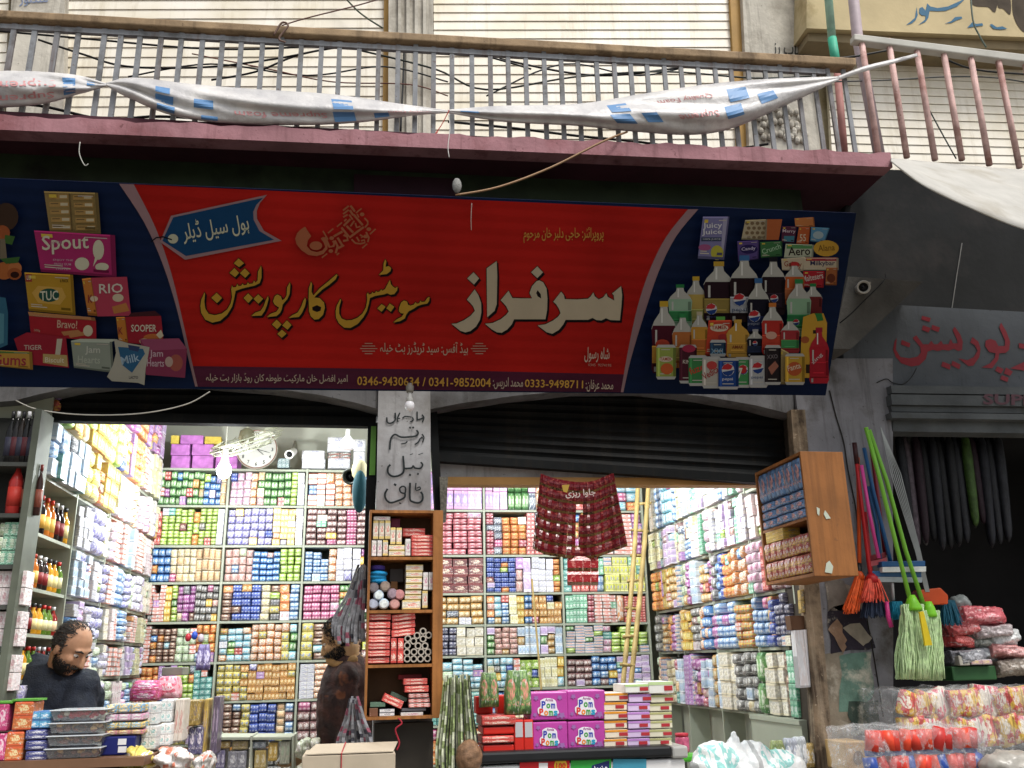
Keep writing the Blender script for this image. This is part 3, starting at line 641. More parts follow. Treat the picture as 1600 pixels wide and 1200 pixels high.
pic('pink_carton', [([(170, 288), (575, 312), (583, 525), (205, 495)], '#96295c'), (ell_px(492, 385, 28, 50), '#b4b09a'), (ell_px(410, 455, 36, 32), '#b4b09a'), (ell_px(510, 470, 34, 20), '#b4b09a'), ([(465, 470), (480, 400), (495, 420)], '#b4b09a')],
    [('Spout', (212, 410), (445, 400), 95, '#b8b4a0'), ('LOTTE', (250, 358), (310, 356), 14, '#9c6a80'), ('ENJOY THE', (265, 442), (365, 445), 12, '#b08a9a'), ('FRESH GUM', (270, 462), (355, 464), 12, '#b08a9a'), ('TASTE', (275, 484), (340, 486), 12, '#b08a9a')])
pic('fruit', [(ell_px(30, 220, 62, 70), '#3a2a22'), (ell_px(10, 300, 40, 38), '#8a4a2a'), ([(25, 310), (75, 318), (60, 360), (20, 350)], '#3a5a2a'), ([(0, 330), (25, 330), (35, 430), (0, 430)], '#6a6050'), (ell_px(20, 490, 48, 44), '#9a5a30'), (ell_px(75, 478, 34, 34), '#a0623a'), (ell_px(72, 505, 36, 30), '#8a4a28'), (ell_px(74, 510, 22, 16), '#2a1410'), ([(0, 430), (50, 425), (100, 420), (90, 450), (30, 455)], '#36582c')])
pic('yellow_box', [([(122, 498), (365, 510), (378, 712), (145, 690)], '#a07c28'), (Q(128, 502, 160, 545), '#8a3a2c'), ([(160, 600), (190, 565), (310, 575), (330, 620), (300, 660), (190, 650)], '#b08c44'), (ell_px(245, 612, 52, 34), '#23463c')],
    [('TUC', (202, 640), (292, 636), 48, '#b8b8a4'), ('6 PACK', (300, 548), (342, 548), 16, '#3a2a14'), ('LU', (134, 535), (154, 535), 22, '#b8b8a4')])
pic('biscuit_box', [([(410, 530), (455, 525), (487, 716), (440, 712)], '#a86a30'), ([(455, 525), (635, 520), (655, 715), (487, 718)], '#98384a'), (ell_px(590, 625, 28, 20), '#b0a48c'), ([(560, 670), (630, 650), (648, 690), (570, 705)], '#a0683a'), (ell_px(470, 630, 20, 14), '#b8a890')],
    [('RIO', (496, 604), (615, 600), 48, '#b8b0a4'), ('K', (440, 650), (462, 650), 40, '#7a2a2a')])
pic('red_box', [([(140, 695), (475, 724), (478, 740), (146, 716)], '#a0704a'), ([(145, 716), (480, 738), (482, 838), (155, 815)], '#8c2028'), ([(305, 795), (390, 785), (410, 800), (320, 815)], '#9a6a44'), ([(340, 805), (420, 795), (440, 810), (350, 825)], '#9a6a44'), (ell_px(440, 790, 24, 28), '#b0a890')],
    [('Bravo!', (285, 775), (385, 780), 40, '#b0907c'), ('300g', (170, 795), (200, 797), 14, '#a08070')])
pic('red_box', [([(580, 722), (625, 720), (641, 852), (595, 850)], '#a86a2c'), ([(625, 720), (805, 715), (820, 862), (641, 852)], '#84202a'), ([(655, 700), (775, 690), (805, 715), (640, 720)], '#3a1a20'), (ell_px(765, 825, 48, 20), '#a05c30'), (ell_px(720, 842, 24, 14), '#a89878'), ([(780, 810), (805, 785), (818, 815), (800, 830)], '#b0a890')],
    [('SOOPER', (656, 795), (782, 795), 36, '#b8b0a0'), ('K', (592, 808), (614, 808), 36, '#7a2a2a')])
pic('tiger_box', [([(70, 830), (135, 798), (330, 822), (345, 975), (110, 955)], '#84202e'), ([(285, 830), (312, 830), (300, 915), (330, 920), (340, 960), (270, 960)], '#a8a090'), ([(215, 905), (335, 912), (340, 970), (215, 950)], '#a08a5a')], [('TIGER', (120, 885), (210, 885), 24, '#a89a90'), ('Biscuit', (225, 948), (320, 950), 26, '#c0b8a0')])
pic('jam_box', [([(355, 840), (560, 845), (570, 1000), (370, 975)], '#7f877c'), ([(355, 840), (560, 845), (590, 832), (400, 830)], '#a0a698')], [('Jam', (425, 910), (500, 912), 44, '#a8aaa0'), ('Hearts', (388, 950), (500, 955), 36, '#9aa094')])
pic('jam_box', [([(700, 832), (895, 828), (935, 880), (925, 1025), (730, 1010)], '#743048'), ([(700, 832), (895, 828), (935, 880), (740, 890)], '#83405a'), (ell_px(880, 950, 34, 42), '#8a4a40'), (ell_px(845, 945, 20, 26), '#a08a80')], [('Jam', (748, 930), (815, 930), 44, '#a89098'), ('Hearts', (735, 968), (820, 970), 36, '#a89098')])
pic('white_bag', [([(570, 830), (640, 852), (700, 862), (748, 872), (742, 910), (728, 980), (722, 1062), (690, 1050), (560, 1042), (535, 1020), (565, 960), (580, 900)], '#98968a'), ([(590, 870), (715, 880), (725, 905), (660, 1000), (610, 960)], '#2a5474'), ([(640, 860), (700, 870), (690, 895), (645, 885)], '#2f3a5a')], [('Milk', (610, 960), (700, 940), 40, '#8aa0b0'), ('LACTO', (645, 1030), (690, 1030), 14, '#2a2a38')])
pic('gum_bag', [([(-80, 885), (160, 895), (165, 985), (-80, 960)], '#a8803a'), ([(-80, 885), (160, 895), (155, 905), (-80, 900)], '#4a6a3a')], [('Gums', (-40, 960), (130, 965), 55, '#8a2a3a')])
pic('blue_bottle', [([(-10, 620), (28, 625), (40, 700), (38, 860), (-10, 880)], '#2f5a70'), ([(-10, 700), (20, 705), (18, 850), (-10, 860)], '#4a7a88')])
c5 = lambda pts: crop(pts, 950, 300, 3.6375)
def pack5(name, polys, texts=()): return pic(name, polys, texts, c5)
pack5('juice_carton', [([(540, 140), (690, 140), (660, 385), (510, 378)], '#6c6a90'), ([(655, 150), (690, 140), (660, 385), (640, 380)], '#8c8aa0'), (ell_px(620, 345, 36, 42), '#a09a3a'), (ell_px(550, 315, 36, 18), '#8a4a70'), (Q(530, 258, 645, 280), '#2f3a50')],
      [('Juicy', (540, 215), (650, 212), 40, '#bcbcc0'), ('Juice', (535, 250), (648, 246), 36, '#bcbcc0'), ('100% JUICE', (540, 275), (640, 275), 12, '#a0a0a8')])
hx = [([(780, 160), (905, 155), (900, 272), (758, 270)], '#a0947a')]
for i in range(4):
    for j in range(4): hx.append((ell_px(790 + i * 30 + (j % 2) * 10, 178 + j * 27, 11, 10, 8), '#6c5a44'))
pack5('patterned_box', hx + [([(905, 155), (990, 155), (970, 272), (900, 272)], '#9a5430')])
pack5('peach_box', [([(1060, 150), (1170, 143), (1176, 198), (1065, 198)], '#a8693c')])
pack5('dark_box', [([(990, 195), (1075, 195), (1060, 290), (985, 285)], '#4a2438'), (Q(1000, 250, 1060, 285), '#3a6a7a')], [('Merry', (992, 235), (1065, 238), 24, '#b0a0a8')])
pack5('orange_pack', [([(1085, 200), (1150, 200), (1140, 300), (1070, 295)], '#a0502c')], [('55', (1090, 280), (1125, 280), 40, '#b8a890')])
pack5('blue_pack', [([(1155, 200), (1260, 205), (1230, 290), (1150, 280)], '#4f7d9a'), (ell_px(1195, 245, 30, 22), '#8a9aa0')])
pack5('purple_pack', [([(735, 280), (860, 275), (855, 380), (740, 400)], '#4c3e70'), (ell_px(800, 325, 50, 26), '#241c48')], [('Candy', (760, 340), (840, 332), 24, '#b0a8c0')])
pack5('green_pack', [([(865, 285), (990, 280), (990, 365), (870, 375)], '#35603a')], [('Crunch', (880, 355), (985, 320), 30, '#8aa88a')])
pack5('white_pack', [([(1010, 295), (1170, 300), (1165, 375), (1000, 375)], '#9aa08c'), (Q(1015, 300, 1165, 322), '#4a7a4a')], [('Aero', (1025, 362), (1150, 358), 48, '#28201c')])
pack5('gold_pack', [(ell_px(1240, 320, 72, 46), '#ac8632')], [('Alana', (1195, 338), (1290, 332), 36, '#6a4a1c')])
pack5('cream_pack', [([(985, 380), (1130, 370), (1110, 450), (990, 445)], '#a89a84'), (ell_px(1060, 412, 30, 16), '#9a2a2a')], [('Galaxy', (1000, 432), (1100, 436), 40, '#7a3a2a')])
pack5('cream_pack', [([(1115, 375), (1310, 375), (1310, 445), (1110, 445)], '#a89c86'), (Q(1125, 372, 1305, 392), '#8a3038')], [('Milkybar', (1150, 425), (1290, 425), 34, '#2a2c48')])
pack5('red_pack', [([(1110, 450), (1235, 450), (1225, 545), (1100, 540)], '#94222a')], [('Maltesers', (1110, 512), (1225, 490), 34, '#b4a8a0')])
pack5('brown_pack', [([(1240, 430), (1305, 430), (1300, 530), (1235, 530)], '#8a5230'), (ell_px(1268, 490, 24, 26), '#5a2c1c')])
def globe(cx, cy, r): return [(ell_px(cx, cy, r, r, 14), '#b0b0b0'), ([(cx - r, cy - 2), (cx - r * .7, cy - r * .7), (cx, cy - r), (cx + r * .75, cy - r * .6), (cx + r * .5, cy - r * .1), (cx, cy)], '#a02a30'), ([(cx - r * .9, cy + r * .35), (cx, cy + r * .2), (cx + r, cy), (cx + r * .6, cy + r * .75), (cx, cy + r), (cx - r * .6, cy + r * .75)], '#20386e')]
def bot(cx, y0, y1, wd, cap, liq, lab, extra=(), texts=(), clear='#9a9a94'):
    h = y1 - y0; k = wd / 2 * 1.16
    P = [(Q(cx - k * .34, y0, cx + k * .34, y0 + h * .08), cap),
         ([(cx - k * .28, y0 + h * .08), (cx + k * .28, y0 + h * .08), (cx + k * .34, y0 + h * .16), (cx + k * .8, y0 + h * .28), (cx + k, y0 + h * .38), (cx + k * .93, y0 + h * .6), (cx + k, y1 - h * .06), (cx + k * .85, y1), (cx - k * .85, y1), (cx - k, y1 - h * .06), (cx - k * .93, y0 + h * .6), (cx - k, y0 + h * .38), (cx - k * .8, y0 + h * .28), (cx - k * .34, y0 + h * .16)], clear),
         ([(cx + k * .88, y0 + h * .34), (cx + k, y0 + h * .4), (cx + k * .93, y0 + h * .6), (cx + k, y1 - h * .06), (cx + k * .85, y1), (cx - k * .85, y1), (cx - k, y1 - h * .06), (cx - k * .93, y0 + h * .6), (cx - k, y0 + h * .4), (cx - k * .88, y0 + h * .34)], liq)]
    if lab: P.append((Q(cx - k * .95, y0 + h * .62, cx + k * .95, y0 + h * .86), lab))
    P += [(Q(cx - k * .7, y0 + h * .4, cx - k * .55, y0 + h * .6), '#a4a4a0'), (Q(cx + k * .66, y0 + h * .4, cx + k * .9, y0 + h * .6), gain(liq, .5)), (Q(cx - k * .22, y0 + h * .1, cx - k * .1, y0 + h * .3), '#c0c0ba'), (Q(cx - k * .9, y1 - h * .12, cx + k * .9, y1 - h * .1), gain(liq, .5)), (Q(cx - k * .8, y1 - h * .09, cx - k * .6, y1 - h * .02), '#8a8a86')]
    if lab: P += [(Q(cx - k * .95, y0 + h * .62, cx + k * .95, y0 + h * .635), gain(lab, 1.8)), (Q(cx - k * .6, y0 + h * .8, cx + k * .5, y0 + h * .82), gain(lab, 1.8)), (Q(cx + k * .7, y0 + h * .62, cx + k * .95, y0 + h * .86), gain(lab, .55))]
    pack5('bottle', P + list(extra), texts)
def can(cx, y0, y1, wd, c, extra=(), texts=()):
    k = wd / 2; pack5('can', [([(cx - k * .8, y0), (cx + k * .8, y0), (cx + k, y0 + 14), (cx + k, y1 - 14), (cx + k * .85, y1), (cx - k * .85, y1), (cx - k, y1 - 14), (cx - k, y0 + 14)], '#9a9a98'), (Q(cx - k, y0 + 16, cx + k, y1 - 16), c), (Q(cx - k * .85, y0 + 18, cx - k * .65, y1 - 18), gain(c, 1.7)), (Q(cx + k * .72, y0 + 18, cx + k, y1 - 18), gain(c, .5)), (Q(cx - k * .6, y1 - 34, cx + k * .5, y1 - 29), '#a8a49a'), (Q(cx - k * .5, y0 + 26, cx + k * .4, y0 + 30), '#a8a49a')] + list(extra), texts)
bot(500, 480, 780, 100, '#a88a2c', '#a08a48', '#8a8a50'); bot(1060, 400, 640, 100, '#9a2c2c', '#a85228', '#9a5a38')
bot(630, 395, 735, 150, '#a08230', '#22121a', '#7e6e3a', globe(588, 665, 32), [('pepsi', (560, 718), (615, 718), 16, '#2a3058')])
bot(940, 370, 700, 120, '#16161c', '#1e1418', '#241a24', globe(945, 605, 23)); bot(775, 360, 740, 145, '#335a86', '#1e1216', '#8e9298', globe(748, 612, 36), [('pepsi', (705, 685), (790, 685), 26, '#4a5468')])
bot(410, 525, 770, 118, '#24683a', '#7f9c84', '#2f6e42'); bot(1165, 520, 740, 92, '#24683a', '#5e2222', None)
bot(1085, 495, 820, 120, '#2a7040', '#7a9a7e', '#2c6a40', globe(1070, 740, 18)); bot(855, 490, 840, 112, '#335a86', '#141420', '#1c2444', globe(833, 705, 33), [('pepsi', (795, 760), (860, 760), 20, '#6a7080')])
bot(318, 620, 1030, 122, '#a88a2c', '#401420', '#a67c34', [(ell_px(310, 865, 40, 28), '#9a3a2a')]); bot(425, 690, 1000, 104, '#2c7240', '#9a5c30', '#8a7a40')
bot(520, 680, 935, 84, '#a49a80', '#a67a30', '#9a5a2c')
pack5('carton', [([(572, 730), (705, 728), (690, 935), (552, 930)], '#a23a28'), (Q(615, 708, 665, 730), '#4f8c40'), (ell_px(632, 772, 52, 22), '#b4a894'), (ell_px(655, 825, 30, 18), '#8a2a2a')], [('TAMEK', (590, 782), (678, 778), 22, '#8a2824')])
bot(738, 725, 940, 112, '#a6843a', '#a8823a', '#a07a34', (), [('AMAK', (705, 890), (770, 890), 18, '#6a2a20')], '#a8823a'); bot(838, 780, 935, 84, '#8c8c90', '#181820', '#20283c', globe(836, 860, 14))
can(625, 840, 935, 92, '#22384e', (), [('XXL', (585, 920), (665, 920), 30, '#6a8aa0')]); bot(935, 630, 925, 106, '#a8622c', '#9a2a24', '#a23a2a', [(ell_px(928, 815, 32, 22), '#b08a7a')])
bot(1035, 720, 915, 92, '#2a6a3c', '#8a2c30', '#3a7a48')
pack5('yellow_bag', [([(1110, 710), (1165, 690), (1225, 690), (1245, 745), (1235, 1060), (1090, 1055), (1100, 800)], '#ac8630'), ([(1175, 690), (1215, 690), (1225, 730), (1190, 735)], '#2a6a34'), (ell_px(1120, 840, 24, 20), '#8a4a2a'), (Q(1165, 785, 1200, 805), '#2a2018'), (Q(1125, 980, 1150, 1030), '#2a2018')])
bot(1200, 770, 1088, 96, '#8a2030', '#961f2a', '#8e1c28', (), [('zing', (1170, 985), (1225, 930), 24, '#b0a0a0')], '#98242e')
pack5('carton', [([(985, 890), (1030, 915), (1020, 1095), (950, 1090)], '#98865a')])
can(330, 868, 1065, 112, '#7f8c44', [(ell_px(335, 1005, 36, 32), '#a6522a'), (ell_px(328, 950, 40, 16), '#b4a894')], [('TAMEK', (296, 958), (362, 958), 18, '#8a2824')])
can(455, 868, 1088, 100, '#3e1a24', [(ell_px(460, 890, 38, 22), '#8a2840')], [('KING', (425, 975), (485, 978), 22, '#b0a49c')]); can(512, 928, 1102, 108, '#356e40', (), [('fuze', (470, 1040), (550, 1010), 40, '#a8342c')])
can(590, 935, 1116, 108, '#9c9890', [(ell_px(590, 985, 30, 24), '#a03a38')], [('Vedica', (550, 1070), (635, 1020), 40, '#8a2c2c')])
can(765, 938, 1112, 90, '#3c7e4a', globe(768, 1010, 28) + [(ell_px(768, 1012, 20, 20), '#9a2a2a')], [('7', (735, 1060), (765, 1060), 60, '#b8b8a8')]); can(685, 943, 1122, 116, '#203c74', globe(682, 1010, 36), [('pepsi', (650, 1075), (710, 1075), 20, '#b0b0b8')])
can(855, 930, 1112, 106, '#989a9c', globe(852, 1000, 33), [('pepsi', (815, 1065), (880, 1065), 20, '#5a6478')]); can(937, 870, 1096, 92, '#221c1e', [([(910, 1000), (950, 960), (970, 990), (930, 1040)], '#8a5a4a')], [('XXO', (905, 950), (965, 945), 24, '#6a6468')])
can(1062, 918, 1096, 112, '#a68632', [(ell_px(1060, 1005, 42, 40), '#9a4a2a')], [('Fanta', (1025, 1020), (1098, 1000), 32, '#b8a890')])

# ================================================================== PACKETS ON SHELVES
def soft(h, f=.2):
    c = [int(h[i:i + 2], 16) for i in (1, 3, 5)]; return '#' + ''.join('%02x' % int(x + (238 - x) * f) for x in c)
def pack_mat(name, base, acc, third, style=0, rough=.38, seed=0):
    base, acc, third = soft(base, .22), soft(acc, .45), soft(third, .18)
    key = 'pack ' + name
    if key in MATS: return MATS[key]
    k = NB(key); r = random.Random(seed + len(name) * 31)
    g = k.n('ShaderNodeTexCoord').outputs['Generated']
    nu, nv = r.choice(((1, 1), (2, 1), (2, 2), (1, 2), (2, 1), (3, 2))) if style < 4 else (1, 1)
    s0 = k.n('ShaderNodeSeparateXYZ'); k.l(g, s0.inputs[0])
    u, v = k.math('FRACT', k.math('MULTIPLY', s0.outputs[0], nu * .999)), k.math('FRACT', k.math('MULTIPLY', s0.outputs[2], nv * .999))
    cg = k.n('ShaderNodeCombineXYZ'); k.l(u, cg.inputs[0]); k.l(s0.outputs[1], cg.inputs[1]); k.l(v, cg.inputs[2]); g = cg.outputs[0]
    oi = k.n('ShaderNodeObjectInfo'); rnd = oi.outputs['Random']
    addv = k.n('ShaderNodeVectorMath', operation='ADD'); k.l(g, addv.inputs[0])
    cx = k.n('ShaderNodeCombineXYZ'); k.l(k.math('MULTIPLY', rnd, 9), cx.inputs[1]); k.l(cx.outputs[0], addv.inputs[1])
    # colour patches of the print
    patch = k.noise(g, r.uniform(2.2, 4), 2, .5)
    c = k.mix(k.ramp(patch, .47, .53), lin(base), lin(third) if style in (1, 3) else tuple(x * .72 for x in lin(base)[:3]) + (1,))
    # stripes
    if style in (0, 2):
        st = k.math('ADD', k.math('LESS_THAN', v, .16), k.math('GREATER_THAN', v, .86)); c = k.mix(st, c, lin(third))
    # logo ellipse
    lx, ly = r.uniform(.42, .56), r.uniform(.5, .6); rx, ry = r.uniform(.28, .4), r.uniform(.16, .25)
    du = k.math('DIVIDE', k.math('SUBTRACT', u, lx), rx); dv = k.math('DIVIDE', k.math('SUBTRACT', v, ly), ry)
    el = k.math('LESS_THAN', k.math('ADD', k.math('MULTIPLY', du, du), k.math('MULTIPLY', dv, dv)), 1)
    c = k.mix(el, c, lin(acc))
    # letter-like marks inside the logo and small print below
    mp = k.n('ShaderNodeMapping'); mp.inputs['Scale'].default_value = (9, 1, 3.2); k.l(g, mp.inputs[0])
    t1 = k.math('MULTIPLY', k.math('GREATER_THAN', k.noise(mp.outputs[0], 1.7, 1), .52), el)
    c = k.mix(t1, c, lin(base) if style != 2 else lin('#f2efe4'))
    mp2 = k.n('ShaderNodeMapping'); mp2.inputs['Scale'].default_value = (14, 1, 10); k.l(g, mp2.inputs[0])
    band = k.math('MULTIPLY', k.math('LESS_THAN', v, .32), k.math('GREATER_THAN', v, .2))
    t2 = k.math('MULTIPLY', k.math('GREATER_THAN', k.noise(mp2.outputs[0], 1.5, 1), .56), band)
    c = k.mix(t2, c, lin(acc))
    foil = k.ramp(k.noise(addv.outputs[0], 6.5, 3, .6), .6, .66)  # mask for shiny wrapper highlights, painted into the print colour as white patches
    c = k.mix(k.math('MULTIPLY', foil, .55), c, lin('#efefec'))
    edge = k.math('MAXIMUM', k.math('LESS_THAN', u, .035 * nu), k.math('LESS_THAN', v, .04 * nv)); c = k.mix(k.math('MULTIPLY', edge, .6), c, tuple(x * .25 for x in lin(base)[:3]) + (1,))
    hv = k.n('ShaderNodeHueSaturation'); k.l(c, hv.inputs['Color']); k.l(k.math('MULTIPLY_ADD', rnd, .3, .82), hv.inputs['Value'])
    k.l(hv.outputs[0], k.b.inputs['Base Color']); k.b.inputs['Roughness'].default_value = rough
    if style in (1, 2): k.bump(k.noise(addv.outputs[0], 5, 3), .5, .02); k.b.inputs['Roughness'].default_value = .3
    MATS[key] = k.m; return k.m

def pillow_mesh():
    G = [-1, -.94, -.62, 0, .62, .94, 1]; n = 6; mb = MB()
    DD = {1: 0, .94: .82, .62: 1, 0: 1}
    def d(a): return DD[abs(a)]
    for sgn in (-1, 1):
        b = len(mb.v)
        for i in range(n + 1):
            for j in range(n + 1):
                x, z = G[i], G[j]
                dd = (d(x) * d(z)) ** .8
                pin = 1 - .05 * (1 - abs(z)) - .0
                mb.v.append((x * .5 * (1 - .025 * (1 - z * z)) , sgn * .5 * dd, z * .5 * (1 - .02 * (1 - x * x))))
        for i in range(n):
            for j in range(n):
                q = (b + i * (n + 1) + j, b + (i + 1) * (n + 1) + j, b + (i + 1) * (n + 1) + j + 1, b + i * (n + 1) + j + 1)
                mb.f.append(q if sgn < 0 else q[::-1]); mb.mi.append(0)
    return mb
def carton_mesh():
    bm = bmesh.new(); bmesh.ops.create_cube(bm, size=1)
    bmesh.ops.bevel(bm, geom=list(bm.edges), offset=.025, segments=1, affect='EDGES')
    mb = MB(); bm.verts.index_update()
    mb.add([v.co for v in bm.verts], [tuple(v.index for v in f.verts) for f in bm.faces]); bm.free(); return mb
SHAPES = {'p': pillow_mesh(), 'b': carton_mesh()}
MESH = {}
def pmesh(design):
    if design in MESH: return MESH[design]
    colr, noun, shp, base, acc, third, style = DES[design]
    mb = SHAPES[shp]; me = bpy.data.meshes.new(noun.replace(' ', '_')); me.from_pydata(mb.v, [], mb.f)
    if shp == 'p': me.polygons.foreach_set('use_smooth', [True] * len(mb.f))
    me.materials.append(pack_mat(design, base, acc, third, style, seed=len(MESH))); me.update(); MESH[design] = me; return me
def put(design, loc, rz, dims, label, group, tilt=0):
    noun = DES[design][1]
    o = bpy.data.objects.new(noun.replace(' ', '_'), pmesh(design)); col.objects.link(o)
    o.location = loc; o.rotation_euler = (0, tilt, rz); o.scale = dims
    o['label'] = label; o['category'] = noun.split()[-1]; o['group'] = group
    return o
# design: colour words, noun, shape (p soft packet, b carton), base, accent, third, style
DES = {
 'green': ('green', 'candy packet', 'p', '#5f9f4a', '#d9e6c0', '#2f6a2c', 0), 'lime': ('lime green', 'bubblegum packet', 'p', '#b9d95a', '#f0f5c8', '#7fae2e', 0),
 'limeb': ('lime and white', 'snack carton', 'b', '#a9cf3c', '#eef2d0', '#6f9a26', 1), 'blue': ('bright blue', 'biscuit packet', 'p', '#3f86d0', '#dfe9f5', '#1d4f9a', 0),
 'paleb': ('pale blue', 'wafer packet', 'p', '#8fb6e0', '#eef4fa', '#4a78b8', 0), 'lilacw': ('white and violet', 'wafer packet', 'p', '#d9d6ee', '#5a55b8', '#8d86d2', 1),
 'yellow': ('yellow', 'snack carton', 'b', '#e6c238', '#fff2b0', '#c78a1e', 0), 'gold': ('golden orange', 'toffee box', 'b', '#d9962e', '#f5dc9a', '#a8641a', 1),
 'cream': ('cream', 'cookie packet', 'p', '#ead9a8', '#c79a4a', '#f3ead0', 1), 'peach': ('peach', 'biscuit packet', 'p', '#ecc08a', '#d9822e', '#f6e2c0', 0),
 'salmon': ('salmon pink', 'biscuit packet', 'p', '#dba79a', '#a8443c', '#f0d4c8', 1), 'whred': ('white and red', 'lolly carton', 'b', '#eee6e0', '#d93a2a', '#d95a3a', 0),
 'white': ('white', 'sweets carton', 'b', '#eceae6', '#8f94b8', '#c9c6da', 1), 'brown': ('brown', 'chocolate packet', 'p', '#8a5c48', '#e0c8a8', '#5a3628', 0),
 'brownw': ('brown and white', 'chocolate packet', 'p', '#a8807a', '#f0e6e0', '#6d3f40', 1), 'pink': ('hot pink', 'candy packet', 'p', '#e0679a', '#fbe0ea', '#b23a70', 0),
 'pinkw': ('pink and white', 'sweets packet', 'p', '#ecc3d6', '#d04a8c', '#f5e4ec', 1), 'black': ('black and silver', 'cocoa packet', 'p', '#4b4a50', '#cfcfd0', '#77767a', 1),
 'orange': ('orange', 'chew box', 'b', '#e08a3a', '#f8e0b0', '#c05a20', 0), 'orangew': ('orange and white', 'fudge packet', 'p', '#efe3d4', '#dd6a28', '#e8904a', 1),
 'red': ('red', 'sweets carton', 'b', '#cf3f34', '#f2d8c8', '#8f1f22', 0), 'redy': ('red and yellow', 'jelly packet', 'p', '#d9482f', '#f2cf4a', '#e89a30', 1),
 'cyan': ('cyan and white', 'cracker packet', 'p', '#dcecf0', '#2a9fc8', '#7cc8dc', 0), 'mint': ('mint green', 'gum box', 'b', '#9fd6b6', '#e6f5ea', '#4aa87a', 1),
 'purple': ('purple', 'chocolate carton', 'b', '#9a6cc0', '#e6d4ee', '#c88ac8', 1), 'lilac': ('lilac', 'gum box', 'b', '#cdb4e0', '#8a5cb0', '#ece0f2', 0),
 'violet': ('lilac with gold hearts', 'chocolate carton', 'b', '#a982cf', '#e0a86a', '#d08ac0', 0), 'maroon': ('maroon', 'chocolate carton', 'b', '#5a1f22', '#d9b08a', '#7a2c2c', 0),
 'royal': ('royal blue', 'cookie packet', 'p', '#3553c0', '#d4e0f5', '#2038a0', 1), 'dots': ('black spotted white', 'sweets packet', 'p', '#dfe6ee', '#2a3040', '#46506a', 1),
 'pinkr': ('rose red', 'cracker packet', 'p', '#d0606c', '#f2d4dc', '#b03a4c', 0), 'tan': ('tan and gold', 'cookie packet', 'p', '#d8b878', '#f2e2b8', '#c88a3a', 1),
 'lemon': ('lemon yellow', 'gum box', 'b', '#dfe23a', '#5a60a8', '#f2f0a0', 0), 'navy': ('navy and grey', 'cracker packet', 'p', '#5a5a78', '#c9c4d4', '#383858', 1),
 'grey': ('grey', 'chocolate packet', 'p', '#8f8c88', '#d9d6ce', '#5f5c58', 1), 'stripe': ('striped red and blue', 'lolly carton', 'b', '#e0d2c8', '#c9503c', '#5a8ac0', 0),
 'teal': ('teal', 'gum box', 'b', '#5fb0a4', '#e0f2ea', '#2a7a74', 0), 'ybl': ('yellow and blue', 'cookie packet', 'p', '#e8cf48', '#2c58b0', '#f4e690', 0),
 'paley': ('pale yellow', 'toffee box', 'b', '#efe6a8', '#b8a83a', '#f6f2d4', 1), 'palep': ('pale rose', 'toffee box', 'b', '#ecd4d4', '#c06a78', '#f5eaea', 1),
 'palel': ('pale lavender', 'cracker packet', 'p', '#dcd6ea', '#7a6ab0', '#efecf5', 1), 'palec': ('ivory', 'chew box', 'b', '#eee8d8', '#a8986a', '#dcd0b0', 0),
 'sky': ('sky blue and white', 'mint box', 'b', '#c4dbee', '#4a7cc0', '#e8f0f8', 0), 'paleg': ('pale green', 'sweets packet', 'p', '#cfe2b8', '#7aa85a', '#e8f2dc', 1),
 'gredo': ('red and green', 'sweets packet', 'p', '#d86a3a', '#3f9a4a', '#e8c84a', 0), 'magenta': ('magenta', 'bubblegum packet', 'p', '#c86ab8', '#f2d4ee', '#9a3a90', 1)}
ORD = ['top', 'second', 'third', 'fourth', 'fifth', 'sixth', 'seventh', 'eighth', 'ninth']
DENSE = 1.3
ALLD = sorted(DES)
def fill(u0, u1, z0, z1, frame, spec, shelf, bay):
    """spec: 'design:cols x rows[@height share] ...' laid out from u0 to u1"""
    items = []
    for tok in spec.split():
        d, q = tok.split(':'); hf = 1.0
        if '@' in q: q, h = q.split('@'); hf = float(h)
        c, rws = q.split('x')
        items.append((d, max(1, round(int(c) * DENSE)) if int(c) > 1 else 1, int(rws), hf))
    tot = sum(c for _, c, _, _ in items); cw = (u1 - u0) / tot; u = u0
    H = (z1 - z0)
    for d, c, rws, hf in items:
        lab = f"{DES[d][0]} {DES[d][1]}, {shelf} shelf {bay}"; grp = f"{DES[d][0]} {DES[d][1]}s on the {shelf} shelf {bay}"
        for i in range(c):
            hh = H * min(.995, R.uniform(.95, 1.03)) * max(hf, .9); ph = hh / rws
            nn = rws if R.random() > .05 else max(1, rws - 1)
            dcol = R.uniform(-.022, .008)
            for j in range(nn):
                uu = u + cw * (i + .5) + R.uniform(-.05, .05) * cw; zz = z0 + ph * (j + .5)
                dep = .16
                loc, rz = frame(uu, zz, dep / 2 + dcol + R.uniform(0, .012))
                d2, lab2, grp2 = d, lab, grp
                if R.random() < .15: d2 = items[R.randrange(len(items))][0] if R.random() < .5 else R.choice(ALLD); lab2 = f"{DES[d2][0]} {DES[d2][1]}, {shelf} shelf {bay}"; grp2 = f"{DES[d2][0]} {DES[d2][1]}s on the {shelf} shelf {bay}"
                put(d2, loc, rz + R.uniform(-.05, .05), (cw * R.uniform(.975, 1.01), dep, ph * .995), lab2, grp2, R.uniform(-.025, .025))
        u += cw * c
shelf_m = mat('pale laminate', '#a3a898', .5, .08, 4, .05)
